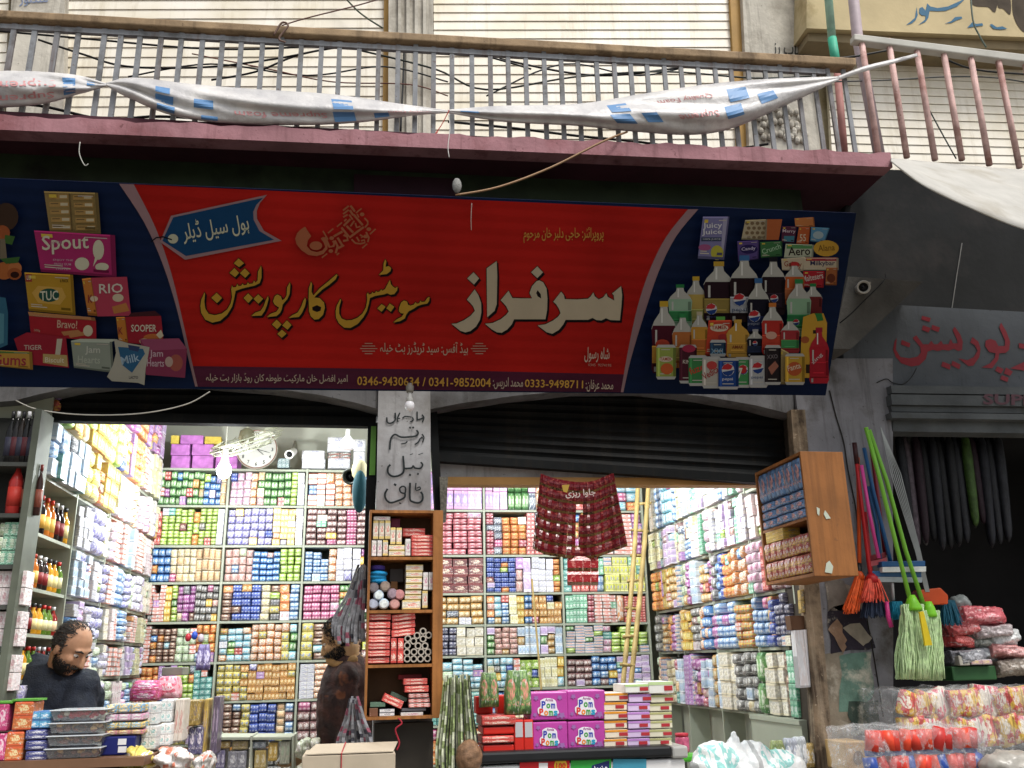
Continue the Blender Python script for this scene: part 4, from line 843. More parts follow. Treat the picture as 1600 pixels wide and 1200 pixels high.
def shelf_unit(label, frame, us, zs, depth, u_rng=None, name='shelving_unit', base=None):
    f0, rz = frame((us[0] + us[-1]) / 2, zs[-1], .1)
    root = thing(name, label, 'shelves', (f0.x, f0.y, .3))
    def bx(ua, ub, da, db, za, zb):
        P = [frame(a, z, d)[0] for d in (da + (.04 if abs(rz) > 1 else 0), db) for a, z in ((ua, za), (ub, za), (ub, zb), (ua, zb))]
        return MB().hexa(P[:4], P[4:])
    for z in zs: bx(us[0] - .012, us[-1] + .012, -.005, depth, z - .017, z).build('shelf', shelf_m, root)
    for u in us: bx(u - .008, u + .008, -.01, depth, zs[-1] - .9 if base is None else base, zs[0] + .005).build('upright', shelf_m, root)
    bx(us[0] - .012, us[-1] + .012, depth, depth + .015, zs[-1] - .9 if base is None else base, zs[0]).build('back_panel', mat('shelf back board', '#b9bcae', .7, .1), root)
    return root
fb = lambda u, z, d: (V((u, YB + d, z)), 0)
# ---- back shelves under the clock
ub = [-1.63, at(354, 800, YB).x, at(477, 800, YB).x, at(592, 800, YB).x]
zl = [at(400, y, YB).z for y in (733, 790, 852, 909, 970, 1033, 1094, 1160, 1215)]
shelf_unit('white shelving stacked with sweets under the wall clock', fb, ub, zl, .36)
BAYL = ['under the purple cartons', 'under the wall clock', 'beside the open wooden cabinet']
rowsL = [
 ['green:6x4 blue:2x4@.8 peach:1x3', 'pinkw:2x4 orangew:1x4 green:4x4 lime:1x4 white:1x3', 'whred:2x3 orangew:2x5 paleb:1x4 white:1x2'],
 ['red:1x2@.5 lime:4x5 redy:1x3@.7 lime:2x5 white:1x3', 'lilacw:5x5 yellow:2x6 white:1x5', 'brownw:3x6 pink:1x6 brownw:1x6 green:1x5'],
 ['blue:2x4 cream:3x4 peach:3x3', 'salmon:3x4 blue:3x5@.8 lime:2x4', 'paleb:2x4@.85 orangew:1x4 white:2x3 yellow:1x4 redy:1x4'],
 ['whred:2x5 yellow:1x5 lime:1x5 magenta:2x4 grey:3x5', 'brown:1x5 royal:2x5 cream:1x5 black:1x5 orange:1x4 paleb:1x4', 'pink:3x4 green:3x5'],
 ['whred:1x5 brown:3x5@.9 paleg:2x4@.7 redy:2x4', 'cyan:3x5@.85 orangew:3x5 ybl:1x4 green:1x4', 'ybl:1x4 brown:3x5 brownw:1x4'],
 ['redy:2x4 purple:2x3 lime:2x4 teal:2x3', 'ybl:3x5 gold:5x5', 'white:1x4 orangew:2x6 mint:1x4'],
 ['redy:3x4 ybl:2x5 brown:2x4', 'brown:2x5 ybl:1x5 royal:2x4 peach:1x5 paleb:1x4', 'brownw:3x4 pink:1x4 green:1x5'],
 ['orange:2x3 royal:2x3 cream:2x3', 'gold:2x3 palec:2x3 grey:2x3', 'palec:2x3 paley:2x3 lime:1x3']]
for i, rw in enumerate(rowsL):
    for b in range(3):
        fill(ub[b] + .015, ub[b + 1] - .015, zl[i + 1] + .001, zl[i] - .019, fb, rw[b], ORD[i], BAYL[b])
# ---- back shelves behind the ladder
ur = [.47, at(757, 890, YB).x, at(878, 890, YB).x, 2.36]
zr_ = [at(800, y, YB).z for y in (735, 797, 867, 926, 975, 1023, 1075, 1130, 1190)]
shelf_unit('pale shelving of bright cartons behind the bamboo ladder', fb, ur, zr_, .36)
BAYR = ['beside the wooden cabinet', 'behind the red sachet skirt', 'behind the bamboo ladder']
rowsR = [
 ['violet:3x2', 'violet:2x2 green:2x2 orangew:3x2@.95', 'lemon:1x2 red:1x2 cyan:3x4'],
 ['pinkr:3x7', 'pinkr:1x7 dots:1x5@.92 redy:2x5@.9 red:2x5 royal:1x4', 'gredo:3x5 whred:2x5 magenta:1x4'],
 ['maroon:3x4', 'royal:3x7 salmon:1x3 lilac:1x2 white:2x3 redy:1x6', 'teal:1x3 red:2x2@.4 mint:1x2 lemon:4x4'],
 ['tan:4x4', 'orange:1x4 cyan:1x4 paleb:1x4 paley:1x3 yellow:1x4 blue:1x4 gold:3x4', 'mint:2x2 pinkr:1x5 whred:2x4 orangew:1x1 red:2x5@.95'],
 ['navy:3x4 palec:2x3', 'green:1x4 salmon:2x5 sky:2x3 lilac:1x3 tan:1x4 sky:1x3', 'stripe:3x5 pinkw:1x4 lime:3x4'],
 ['paleg:2x3@.9 cyan:2x5', 'cyan:3x4 whred:1x2 limeb:2x3@.9 paley:2x3 yellow:1x3', 'brownw:2x4@.85 blue:2x4 lilac:3x5'],
 ['teal:3x4', 'blue:2x4 cream:2x4 red:3x4', 'red:6x6@.9'],
 ['orange:3x3', 'white:4x3', 'stripe:5x3']]
for i, rw in enumerate(rowsR):
    for b in range(3):
        fill(ur[b] + .015, ur[b + 1] - .015, zr_[i + 1] + .001, zr_[i] - .019, fb, rw[b], ORD[i], BAYR[b])
# ---- side wall beside the man
XLF, XRF = -1.64, 2.42
fl = lambda u, z, d: (V((XLF - d + .055, u, z)), rad(90))
fr = lambda u, z, d: (V((XRF + d - .03, u, z)), rad(-90))
uL = [4.82, 5.42, 6.12, 6.8, 7.36]
zL = [3.5, 3.19, 2.86, 2.56, 2.27, 2.0, 1.78, 1.56, 1.3]
shelf_unit('tall shelving wall of pale boxes beside the bearded man', fl, uL, zL, .3)
WALLL = ['by the street end beside the man', 'second bay beside the man', 'third bay beside the man', 'by the inner corner beside the man']
prng = random.Random(21)
pal_hi = ['yellow', 'paley', 'palel', 'redy', 'sky', 'lilac', 'palep', 'white', 'ybl', 'peach', 'purple', 'orangew']
pal_lo = ['palel', 'palep', 'sky', 'white', 'paleg', 'palec', 'paleb', 'pinkw', 'lilacw', 'paley', 'whred', 'lilac']
def wall_spec(ncols, pal, rows=(3, 5)):
    out, used = [], set(); left = ncols
    while left > 0:
        c = min(left, prng.choice((1, 1, 2, 2))); d = prng.choice([p for p in pal if p not in used] or pal); used.add(d)
        out.append(f"{d}:{c}x{prng.randint(*rows)}@{prng.choice((1, 1, .95, .85))}"); left -= c
    return ' '.join(out)
for i in range(8):
    for b in range(4):
        if b == 0 and i in (3, 4, 5, 6): continue            # bottles stand in these
        if i == 0 and b == 0: continue
        pal = pal_hi if i < 3 and b < 3 else pal_lo
        sp_ = wall_spec(6, pal)
        if i == 0: sp_ = wall_spec(5, ['purple', 'lilac', 'violet', 'magenta', 'redy', 'orange'])
        if i == 1 and b == 0: sp_ = 'lime:2x3 yellow:2x3 redy:1x3'
        if i == 1 and b == 1: sp_ = 'yellow:3x3 ybl:1x3 lime:1x2'
        if i == 2 and b == 0: sp_ = 'paleb:1x3 teal:1x2 sky:3x3'
        if i == 2 and b == 1: sp_ = 'ybl:2x3 redy:1x4 yellow:2x3'
        if i == 3 and b == 3: sp_ = 'whred:2x5 palep:3x5'
        fill(uL[b] + .02, uL[b + 1] - .02, zL[i + 1] + .001, zL[i] - .02, fl, sp_, ORD[i], WALLL[b])
# ---- side wall under the orange cabinet
uR = [4.88, 5.42, 6.1, 6.75, 7.36]
zR = [3.45, 3.1, 2.62, 2.3, 1.97, 1.65, 1.27]
shelf_unit('long shelving wall of small boxes running under the orange cabinet', fr, [7.36, 6.75, 6.1, 5.42, 4.88], zR, .18)
WALLR = ['by the street end under the cabinet', 'second bay under the cabinet', 'third bay under the cabinet', 'by the inner corner past the ladder']
pal_r = ['palec', 'palel', 'palep', 'white', 'sky', 'paleb', 'paley', 'salmon', 'pinkw', 'lilac', 'brownw', 'mint']
mixr = ['redy', 'yellow', 'lime', 'blue', 'magenta', 'tan', 'cream', 'grey', 'paleg', 'royal', 'stripe', 'purple', 'orangew', 'sky', 'palec']
frr = fr
for i in range(6):
    for b in range(4):
        if i < 2 and b == 0: continue
        pal = pal_r if i < 3 else mixr
        sp_ = wall_spec(8 if b else 7, pal, (4, 5))
        if i == 1 and b == 3: sp_ = 'cyan:2x5 paleb:2x4 palec:2x4'
        if i == 2 and b == 3: sp_ = 'lilac:3x5 cyan:1x4 paley:2x5'
        if i == 3 and b == 3: sp_ = 'tan:2x5 yellow:1x3 purple:1x3 redy:2x4'
        if i == 3 and b == 0: sp_ = 'brownw:2x5@.9 red:1x2@.6 pinkw:2x5'
        if i == 4 and b == 0: sp_ = 'navy:2x5 royal:1x4@.8 gredo:1x4 paleb:2x4'
        if i == 4 and b == 1: sp_ = 'gredo:2x5@.8 paleb:2x4 magenta:1x4'
        if i == 5 and b == 0: sp_ = 'mint:1x2 brown:1x3 palec:2x4 green:1x2'
        if i == 5 and b == 1: sp_ = 'grey:3x5 palec:2x4 sky:1x4'
        fill(uR[b] + .02, uR[b + 1] - .02, zR[i + 1] + .001, zR[i] - .02, fr, sp_, ORD[i + 0], WALLR[b])

# ================================================================== LAMPS
def lamp(label, p, power, on=True, r=.035, cord=None):
    t = thing('light_bulb', label, 'bulb', p)
    gl = emis('lit bulb glass', '#f4fbff', 30) if on else mat('white bulb glass', '#eeeef2', .25, .03)
    MB().ell(V(p), r, r, r * 1.15, 14).build('glass', gl, t, smooth=True)
    MB().lathe([(r * .75, r * .55), (r * .62, r * 1.5), (r * .42, r * 2.0), (r * .42, r * 2.9), (r * .3, r * 3.0)], p, 14).build('cap', mat('bulb cap', '#b8b8b4', .4), t, smooth=True)
    if cord: MB().tube([V(p) + V((0, 0, r * 2.9)), V(cord)], .004).build('cord', flat('#9a9a90'), t)
    if on:
        l = bpy.data.lights.new('bulb_light', 'POINT'); l.energy = power; l.color = (.93, .98, 1); l.shadow_soft_size = .05
        o = bpy.data.objects.new('bulb_light', l); col.objects.link(o); own(o, t); o.location = V(p) + V((0, 0, -.1))
    return t
pl_ = at(350, 735, 6.35)
lamp('glowing white bulb hanging in front of the green packets', pl_, LAMP_A, r=.05, cord=(pl_.x, pl_.y, ZC))
lamp('lit bulb hanging behind the raised shutter of the clock side', V((-.75, 5.45, 3.3)), LAMP_C, cord=(-.75, 5.45, ZC))
lamp('lit bulb hanging behind the raised shutter of the ladder side', V((1.45, 5.8, 3.2)), LAMP_B, cord=(1.45, 5.8, ZC))
bp = at(640, 634, 4.45)
ob = lamp('unlit white bulb hanging under the signboard in front of the lettered pillar', bp, 0, on=False, r=.026)
MB().lathe([(.016, .07), (.02, .08), (.02, .105), (.012, .11), (.012, .12)], bp, 12).build('socket', mat('bulb socket', '#77736c', .5), ob, smooth=True)
bp2 = at(543, 692, 6.6)
t = thing('light_bulb', 'unlit squarish white lamp under the shop ceiling beside the stacked white bags', 'bulb', bp2)
MB().lathe([(.035, -.05), (.05, -.045), (.05, .02), (.035, .035), (.015, .06), (.015, .1)], bp2, 8).build('glass', mat('white bulb glass', '#eeeef2', .25, .03), t)
MB().tube([bp2 + V((0, 0, .1)), V((bp2.x, bp2.y, ZC))], .004).build('cord', flat('#9a9a90'), t)

# ================================================================== THINGS NEAR THE CEILING
cp = at(402, 703, YB - .12)
ck = thing('wall_clock', 'round white wall clock with black numerals above the shelves', 'clock', cp)
Mx = Matrix.Rotation(rad(90), 3, 'X')
rr = .162
MB().lathe([(.001, 0), (rr, 0), (rr, .03), (rr * .93, .035), (rr * .92, .02), (.001, .02)], cp, 36, 0, Mx).build('rim', mat('clock rim', '#9a9488', .35), ck, smooth=True)
MB().tube([cp + V((rr * .95 * math.cos(i * math.pi / 20), -.034, rr * .95 * math.sin(i * math.pi / 20))) for i in range(41)], .003, 5).build('rim_line', flat('#6a3a30'), ck)
m = MB(); m.face([cp + V((rr * .92 * math.cos(a * math.pi / 18), -.022, rr * .92 * math.sin(a * math.pi / 18))) for a in range(36)]); m.build('face', flat('#b2b2ac'), ck)
m = MB()
for h in range(1, 13):
    a = math.pi / 2 - h * math.pi / 6; c = cp + V((math.cos(a) * rr * .74, -.0245, math.sin(a) * rr * .74)); w_ = .026 if h > 9 else .015
    text_to(m, str(h), lambda u, v: c + V(((u - .5) * w_, 0, (v - .5) * .03)), .02)
m.build('numerals', flat('#1e1e20'), ck)
def hand(ang, ln, wd):
    a = rad(90 - ang); d = V((math.cos(a), 0, math.sin(a))); n = V((-d.z, 0, d.x)) * wd; b = cp + V((0, -.027 - wd * .1, 0))
    MB().face([b - d * .02 - n, b + d * ln - n * .5, b + d * ln + n * .5, b - d * .02 + n][::-1]).build('clock_hand', flat('#1a1a1c'), ck)
hand(130, .07, .0035); hand(105, .105, .0025)
fp = at(385, 690, 6.7)
fan = thing('ceiling_fan', 'greyish cage fan mounted under the shop ceiling in front of the clock', 'fan', (fp.x, fp.y, fp.z))
fm = mat('fan grey green', '#8b8d7a', .45, .2); 
MB().lathe([(.01, -.05), (.05, -.04), (.06, 0), (.05, .05), (.02, .07)], fp + V((.0, 0, .03)), 14).build('motor', mat('fan motor', '#5d5b48', .5), fan, smooth=True)
MB().tube([fp + V((0, 0, .08)), V((fp.x, fp.y, ZC))], .012).build('stem', fm, fan)
Mt = Matrix.Rotation(rad(-20), 3, 'Y') @ Matrix.Rotation(rad(18), 3, 'X')
def ring(rd, z, w=.005):
    m = MB(); m.tube([fp + Mt @ V((rd * math.cos(i * math.pi / 20), rd * math.sin(i * math.pi / 20), z)) for i in range(41)], w, 5); return m
for rd, z in ((.25, -.03), (.25, .03), (.17, -.06), (.09, -.07), (.27, 0)): ring(rd, z).build('cage_ring', fm, fan, smooth=True)
for k in range(16):
    a = k * math.pi / 8; m = MB(); m.tube([fp + Mt @ V((r_ * math.cos(a), r_ * math.sin(a), z)) for r_, z in ((.05, -.07), (.17, -.06), (.25, -.03), (.27, 0), (.25, .03), (.17, .05))], .0022, 4); m.build('cage_wire', fm, fan)
for k in range(3):
    a = rad(20 + 120 * k); d = V((math.cos(a), math.sin(a), 0)); n = V((-d.y, d.x, 0))
    q = [d * .05 - n * .03, d * .2 - n * .065 + V((0, 0, -.02)), d * .225 + n * .03, d * .19 + n * .06 + V((0, 0, .02)), d * .05 + n * .03]
    solid(MB().face([fp + Mt @ p for p in q]).build('fan_blade', mat('fan blade', '#e6e6dc', .35), fan), .004)
def cctv(label, p, aim, sc_=1.0, dark='#e4e2dc', mount=None):
    t = thing('security_camera', label, 'camera', p); a = V(aim).normalized(); q = a.to_track_quat('Z', 'Y').to_matrix()
    MB().lathe([(.001, -.07 * sc_), (.028 * sc_, -.065 * sc_), (.032 * sc_, .04 * sc_), (.034 * sc_, .06 * sc_), (.026 * sc_, .06 * sc_), (.024 * sc_, .05 * sc_)], p, 16, 0, q).build('body', mat('camera shell ' + dark, dark, .4, .06), t, smooth=True)
    MB().lathe([(.001, .045 * sc_), (.023 * sc_, .05 * sc_), (.001, .056 * sc_)], p, 14, 0, q).build('lens', mat('camera lens', '#0c0c12', .1), t, smooth=True)
    mt = V(mount) if mount else V(p) + V((0, .06, .1)) * sc_
    MB().tube([V(p), (V(p) + mt) / 2 + V((0, .02, 0)), mt], .01 * sc_, 8).build('bracket', mat('camera bracket', '#8d867a', .5), t)
    return t
cctv('white security camera on the back wall beside the clock', at(455, 708, YB - .1), (-.2, -1, -.45), 1.1, mount=at(461, 690, YB + .4))
cctv('white security camera under the concrete bracket beside the signboard', at(1347, 450, 4.42), (-.45, -1, -.35), 1.15, '#b5b0a6', mount=at(1362, 440, 4.52))
cctv('small white security camera in front of the pale side shelves', at(92, 745, 5.2), (.25, -1, -.2), 1.2, '#d5d5d2', mount=at(82, 730, 5.35))
cctv('dark spotlight fixed to the shelves beside the teal hanging bag', at(556, 740, 5.6), (-.5, -1, -.5), 1.5, '#3c3f36', mount=at(572, 728, 5.7))
o = MB().ell(at(562, 768, 5.4), .045, .035, .13, 12).build('hanging_bag', mat('teal cloth', '#1f4f5a', .7), smooth=True); tag(o, 'teal cloth bag hanging beside the doorway rail', 'bag')
o = MB().ell(at(562, 735, 5.5), .05, .04, .07, 10).build('cream_bag', mat('cream plastic', '#e0d8b0', .5), smooth=True); tag(o, 'cream plastic bag hanging above the teal bag', 'bag')
# cartons and bags on top of the clock-side shelves
def carton(name, label, p0, p1, y, d, m, group=None, extra=None, cat='carton', rz=0):
    a, b = at(p0[0], p1[1], y), at(p1[0], p0[1], y)
    mb = MB(); w_, h_ = b.x - a.x, b.z - a.z
    mb.box(-w_ / 2, w_ / 2, 0, d, 0, h_)
    o = mb.build(name, m, bevel=.006); o.location = ((a.x + b.x) / 2, y, a.z); o.rotation_euler = (0, 0, rz)
    tag(o, label, cat, group); return o
pm = lambda n, a, b, c, s=1: pack_mat(n, a, b, c, s)
mg = mat('purple top carton', '#b673b8', .45, .4, 16); yb_ = mat('yellow top carton', '#d0b850', .45, .4, 18, dirt='#4a62a8')
zt = 733
for i, (x0, y0, x1, y1, mm, lb) in enumerate([(266, 712, 297, 732, mg, 'purple carton at the bottom corner of the top shelf'), (299, 712, 334, 732, mg, 'purple carton at the bottom next to the corner one on the top shelf'), (266, 694, 297, 711, mg, 'purple carton stacked second on the corner of the top shelf'), (299, 694, 334, 711, mg, 'purple carton stacked second and nearer the clock'),
        (281, 680, 318, 693, mg, 'long purple carton lying topmost on the pile'), (266, 680, 280, 693, yb_, 'small yellow carton topmost in the corner beside the purple ones'), (319, 682, 346, 693, yb_, 'yellow and blue carton topmost behind the fan cage'), (336, 708, 372, 732, mg, 'pinkish purple carton directly behind the glowing bulb')]):
    carton('sweets_carton', lb, (x0, y0), (x1, y1), YB + .02, .25, mm, 'cartons on top of the clock-side shelves')
wb = pm('silver printed bag', '#dcdce2', '#7a7aa0', '#f0f0f4')
for i, (x0, y0, x1, y1, lb) in enumerate([(470, 716, 509, 731, 'silver printed bag lying lower beside the camera'), (470, 703, 508, 716, 'silver printed bag lying upper beside the camera'), (511, 715, 548, 731, 'silver printed bag lying lowest in the tall pile'), (511, 706, 549, 715, 'dark green and silver bag in the middle of the tall pile'), (510, 682, 549, 705, 'puffed silver printed bag topmost on the tall pile'), (551, 685, 572, 728, 'silver printed bag standing on end beside the doorway rail')]):
    a, b = at(x0, y1, YB), at(x1, y0, YB); mb = MB(); P = SHAPES['p']
    mb.add([((v[0]) * (b.x - a.x), v[1] * .2, v[2] * (b.z - a.z) * 1.03) for v in P.v], P.f)
    o = mb.build('snack_bag', wb if i != 3 else pm('dark snack bag', '#3c4a44', '#d8d8d0', '#8a3a2c'), smooth=True); o.location = ((a.x + b.x) / 2, YB + .1, (a.z + b.z) / 2); tag(o, lb, 'bag', 'bags on top of the clock-side shelves')
o = carton('picture_box', 'small teal and white box standing between clock and camera', (433, 716), (452, 731), YB + .02, .1, pm('teal picture box', '#5a8a90', '#e6efe6', '#c0cfd0'))

# ================================================================== PLASTIC SHEETS, CABLES, AWNING
film = NB('cloudy plastic film'); tcf = film.n('ShaderNodeTexCoord').outputs['Object']
film.put(film.b.inputs['Base Color'], film.mix(film.ramp(film.noise(tcf, 5, 5), .35, .7), lin('#bdbcbe'), lin('#e6e4e2')))
film.b.inputs['Roughness'].default_value = .4; film.b.inputs['Alpha'].default_value = .86; film.b.inputs['Subsurface Weight'].default_value = 0; film.bump(film.noise(tcf, 18, 5), .3, .03)
def swag(label, T, B, Yc, seed, marks, texts, nu=90, nv=14):
    t = thing('plastic_sheet', label, 'sheet', at(*T[len(T) // 2], Yc), 'printed plastic sheets tied along the railing')
    Tp, Bp = sp2(T, 12), sp2(B, 12); r = random.Random(seed); ph = [r.uniform(0, 6) for _ in range(6)]
    def samp(P, u): x = u * (len(P) - 1); i = min(int(x), len(P) - 2); f = x - i; return (P[i][0] * (1 - f) + P[i + 1][0] * f, P[i][1] * (1 - f) + P[i + 1][1] * f)
    def S(u, v, off=0):       # v: 0 bottom to 1 top, front skin
        a, b = samp(Bp, u), samp(Tp, u); belly = math.sin(math.pi * min(1, max(0, v))) ** .6
        wid = math.hypot(a[0] - b[0], a[1] - b[1])
        fold = .017 * math.sin(9 * v + 5 * u + ph[0]) + .014 * math.sin(15 * v + 23 * u + ph[1]) * math.sin(4 * u + ph[2])
        y = Yc - (wid * .0011 * belly + fold * belly * min(1, wid / 40)) - off
        return at(a[0] + (b[0] - a[0]) * v, a[1] + (b[1] - a[1]) * v, y)
    mb = MB(); vs = [S(i / nu, j / nv) for i in range(nu + 1) for j in range(nv + 1)]
    mb.add(vs, [(i * (nv + 1) + j, (i + 1) * (nv + 1) + j, (i + 1) * (nv + 1) + j + 1, i * (nv + 1) + j + 1) for i in range(nu) for j in range(nv)])
    solid(mb.build('film', film.m, t, smooth=True), .003, 1)
    for (u0, v0, u1, v1) in marks:
        m = MB(); k = 4; vs = [S(u0 + (u1 - u0) * i / k, v0 + (v1 - v0) * j / k, .006) for i in range(k + 1) for j in range(k + 1)]
        m.add(vs, [(i * 5 + j, (i + 1) * 5 + j, (i + 1) * 5 + j + 1, i * 5 + j + 1) for i in range(k) for j in range(k)])
        m.build('blue_print', flat('#5b88b8', .45), t)
    for (s, u0, v0, u1, v1) in texts: m2 = MB(); text_to(m2, s, lambda u, v: S(u1 - (u1 - u0) * u, v1 - (v1 - v0) * v, .007), .01); m2.build('red_print', flat('#c88f90', .4), t)
    return t
swag('printed plastic sheet bulging at the far street end of the railing', [(-120, 118), (-20, 112), (50, 112), (120, 118), (166, 131)], [(-120, 165), (-20, 168), (60, 163), (120, 148), (166, 134)], RY - .03, 1,
     [(.66, .45, .74, .85), (.66, .12, .74, .36), (.82, .45, .88, .75)], [('Supreme', .22, .5, .62, .8), ('Supreme', .22, .12, .6, .4)])
swag('printed plastic sheet hanging in the long middle swag above the red field', [(166, 130), (210, 122), (300, 132), (400, 140), (520, 148), (620, 162), (700, 173)], [(166, 133), (200, 152), (270, 180), (360, 193), (470, 195), (560, 191), (640, 181), (700, 176)], RY - .03, 2,
     [(.235, .62, .275, .8), (.235, .3, .285, .55), (.24, .05, .29, .25), (.34, .35, .39, .6), (.66, .5, .71, .85), (.655, .06, .71, .4), (.76, .12, .8, .35), (.36, .04, .4, .16)], [('Supreme foam', .44, .2, .64, .42), ('Quality Foam', .8, .3, .93, .5)])
swag('printed plastic sheet swag tied up towards the mauve drain pipe', [(700, 172), (780, 166), (900, 163), (1000, 148), (1100, 133), (1200, 124), (1310, 120)], [(700, 176), (790, 190), (900, 196), (1000, 206), (1085, 210), (1150, 198), (1240, 158), (1310, 125)], RY - .03, 3,
     [(.4, .62, .45, .85), (.39, .25, .44, .55), (.47, .3, .51, .55), (.72, .55, .77, .85), (.7, .2, .745, .48), (.79, .3, .83, .6), (.05, .5, .1, .8)], [('Quality Foam', .53, .72, .68, .84), ('Supreme', .56, .3, .68, .5)])
swag('narrow twisted tail of plastic sheet knotted to the pale pipe', [(1308, 120), (1350, 104), (1400, 92), (1432, 84)], [(1308, 126), (1350, 112), (1400, 98), (1434, 88)], RY - .02, 4, [], [], 20, 5)
def cable(name, label, pts, y, r, h, cat='cable', grp=None):
    p3 = [at(p[0], p[1], p[2] if len(p) > 2 else y) for p in pts]
    o = MB().tube(smooth_path(p3, 6), r, 6).build(name, mat('cable ' + h, h, .5, .1), smooth=True); return tag(o, label, cat, grp)
WC = 'wires strung behind the railing'
cable('wire', 'black wire crossing the railing just under its lower rail', [(-40, 45), (150, 62), (300, 75), (420, 76), (560, 66), (640, 62)], RY + .12, .006, '#17191b', grp=WC)
cable('wire', 'black wire sagging from the stone pilaster to the railing end', [(60, 62), (130, 85), (200, 104), (320, 105), (430, 92), (520, 75), (640, 60)], RY + .15, .006, '#17191b', grp=WC)
cable('wire', 'black wire rising in a curve near the middle of the railing', [(330, 125), (400, 112), (470, 85), (560, 70), (650, 62), (760, 88), (830, 108)], RY + .18, .006, '#17191b', grp=WC)
cable('wire', 'dark green wire running long behind the upper bars', [(560, 78), (680, 108), (760, 140), (900, 120), (1040, 112), (1180, 122), (1280, 118)], RY + .2, .006, '#26302a', grp=WC)
cable('wire', 'double black wire running past the red railing', [(780, 92), (930, 118), (1080, 104), (1200, 96), (1320, 90), (1430, 76), (1520, 108), (1640, 118)], RY + .22, .007, '#17191b', grp=WC)
cable('wire', 'grey wire drooping in front of the far slats on the red railing', [(1290, 128), (1390, 125), (1480, 120), (1560, 122), (1640, 136)], RY + .25, .005, '#4b5052', grp=WC)
cable('wire', 'black wire bundle low behind the sheet at the street end', [(-40, 160), (60, 165), (160, 186), (250, 182), (360, 190), (450, 206)], RY + .1, .008, '#17191b', grp=WC)
cable('wire', 'black wire bundle low behind the long swag', [(700, 190), (800, 200), (900, 212), (1000, 222), (1110, 236), (1200, 225)], RY + .1, .008, '#17191b', grp=WC)
cable('wire', 'thin diagonal wire leaning on the slats beyond the red bars', [(1450, 168), (1470, 205), (1494, 248)], RY + .5, .005, '#33403c', grp=WC)
cable('wire', 'black wire looping low between the clock side slats and the stone pilaster', [(200, 120), (330, 100), (480, 118), (600, 104), (700, 128)], RY + .3, .005, '#1b1d20', grp=WC)
cable('wire', 'reddish wire crossing behind the middle bars', [(300, 84), (420, 108), (520, 128), (640, 132), (700, 150)], RY + .28, .004, '#7a4a40', grp=WC)
cable('wire', 'black wire hanging straight down the fluted pilaster', [(632, 60), (630, 120), (626, 205)], YU - .14, .007, '#17191b', grp=WC)
cable('wire', 'blue black wire crossing above the swag near the drain pipe', [(760, 150), (880, 100), (1000, 118), (1130, 96), (1290, 112)], RY + .3, .005, '#1c2430', grp=WC)
cable('wire', 'dark green wire slanting down the upper slats', [(525, -20), (560, 18), (598, 44)], YU - .08, .006, '#3a4636', grp=WC)
cable('wire', 'loose reddish wire rising from the handrail over the upper slats', [(440, 40), (480, 28), (560, 8), (620, -10)], RY + .1, .004, '#6a4a44', grp=WC)
cable('wire', 'grey green wire hanging over the neighbouring name fascia', [(1515, -30), (1520, 30), (1530, 55), (1541, 74)], RY + .1, .006, '#5d6a60', grp=WC)
cable('rope', 'brown rope pulled from the sheet to the top of the signboard', [(980, 206, RY - .06), (940, 222, 4.2), (860, 262, 4.12), (780, 292, 4.03), (712, 305, 3.98)], RY, .006, '#8a6a4a', 'rope')
cable('wire', 'thin white wire sagging in front of the dark shutter', [(25, 626, 4.66), (60, 640, 4.62), (130, 648, 4.6), (220, 646, 4.6), (290, 632, 4.62), (328, 612, 4.66)], 4.6, .003, '#b5b2aa')
cable('wire', 'black wire running from the bracket camera behind the signboard', [(1312, 505, 4.46), (1330, 490, 4.42), (1350, 470, 4.4), (1380, 440, 4.42), (1384, 428, 4.48)], 4.4, .004, '#141414')
cable('wire', 'black wire tracing the top of the neighbouring lintel', [(1370, 598), (1385, 592), (1395, 598), (1412, 600), (1425, 588), (1432, 575)], YP - .01, .003, '#22221f')
cable('string', 'white string hanging from the tie in the middle of the fascia', [(701, 178), (703, 200), (700, 230), (702, 246)], RY - .06, .0025, '#d0cfca', 'string')
cable('string', 'frayed red string at the tie beside the long swag', [(702, 172), (690, 195), (678, 212), (684, 206)], RY - .05, .003, '#b0463c', 'string')
cable('string', 'white thread dangling on the signboard below the rope', [(737, 318, 3.95), (736, 345, 4.0), (737, 371, 4.08)], 4, .002, '#b8a8a0', 'string')
cable('string', 'curled white thread hanging from the fascia at the street end', [(125, 222), (124, 240), (132, 258), (138, 256)], RY - .07, .0025, '#b8b8b0', 'string')
cable('rope', 'knot of brown cord tied on the timber handrail', [(428, 55), (440, 36), (450, 40), (436, 60), (446, 66)], RY - .06, .006, '#6b5348', 'rope')
o = MB().ell(at(714, 290, 3.98), .024, .02, .042, 10).build('cloth_knot', mat('grey rag', '#8f8f8c', .8, .3, 30, .5), smooth=True); tag(o, 'grey rag knot tied at the top edge of the signboard', 'knot')
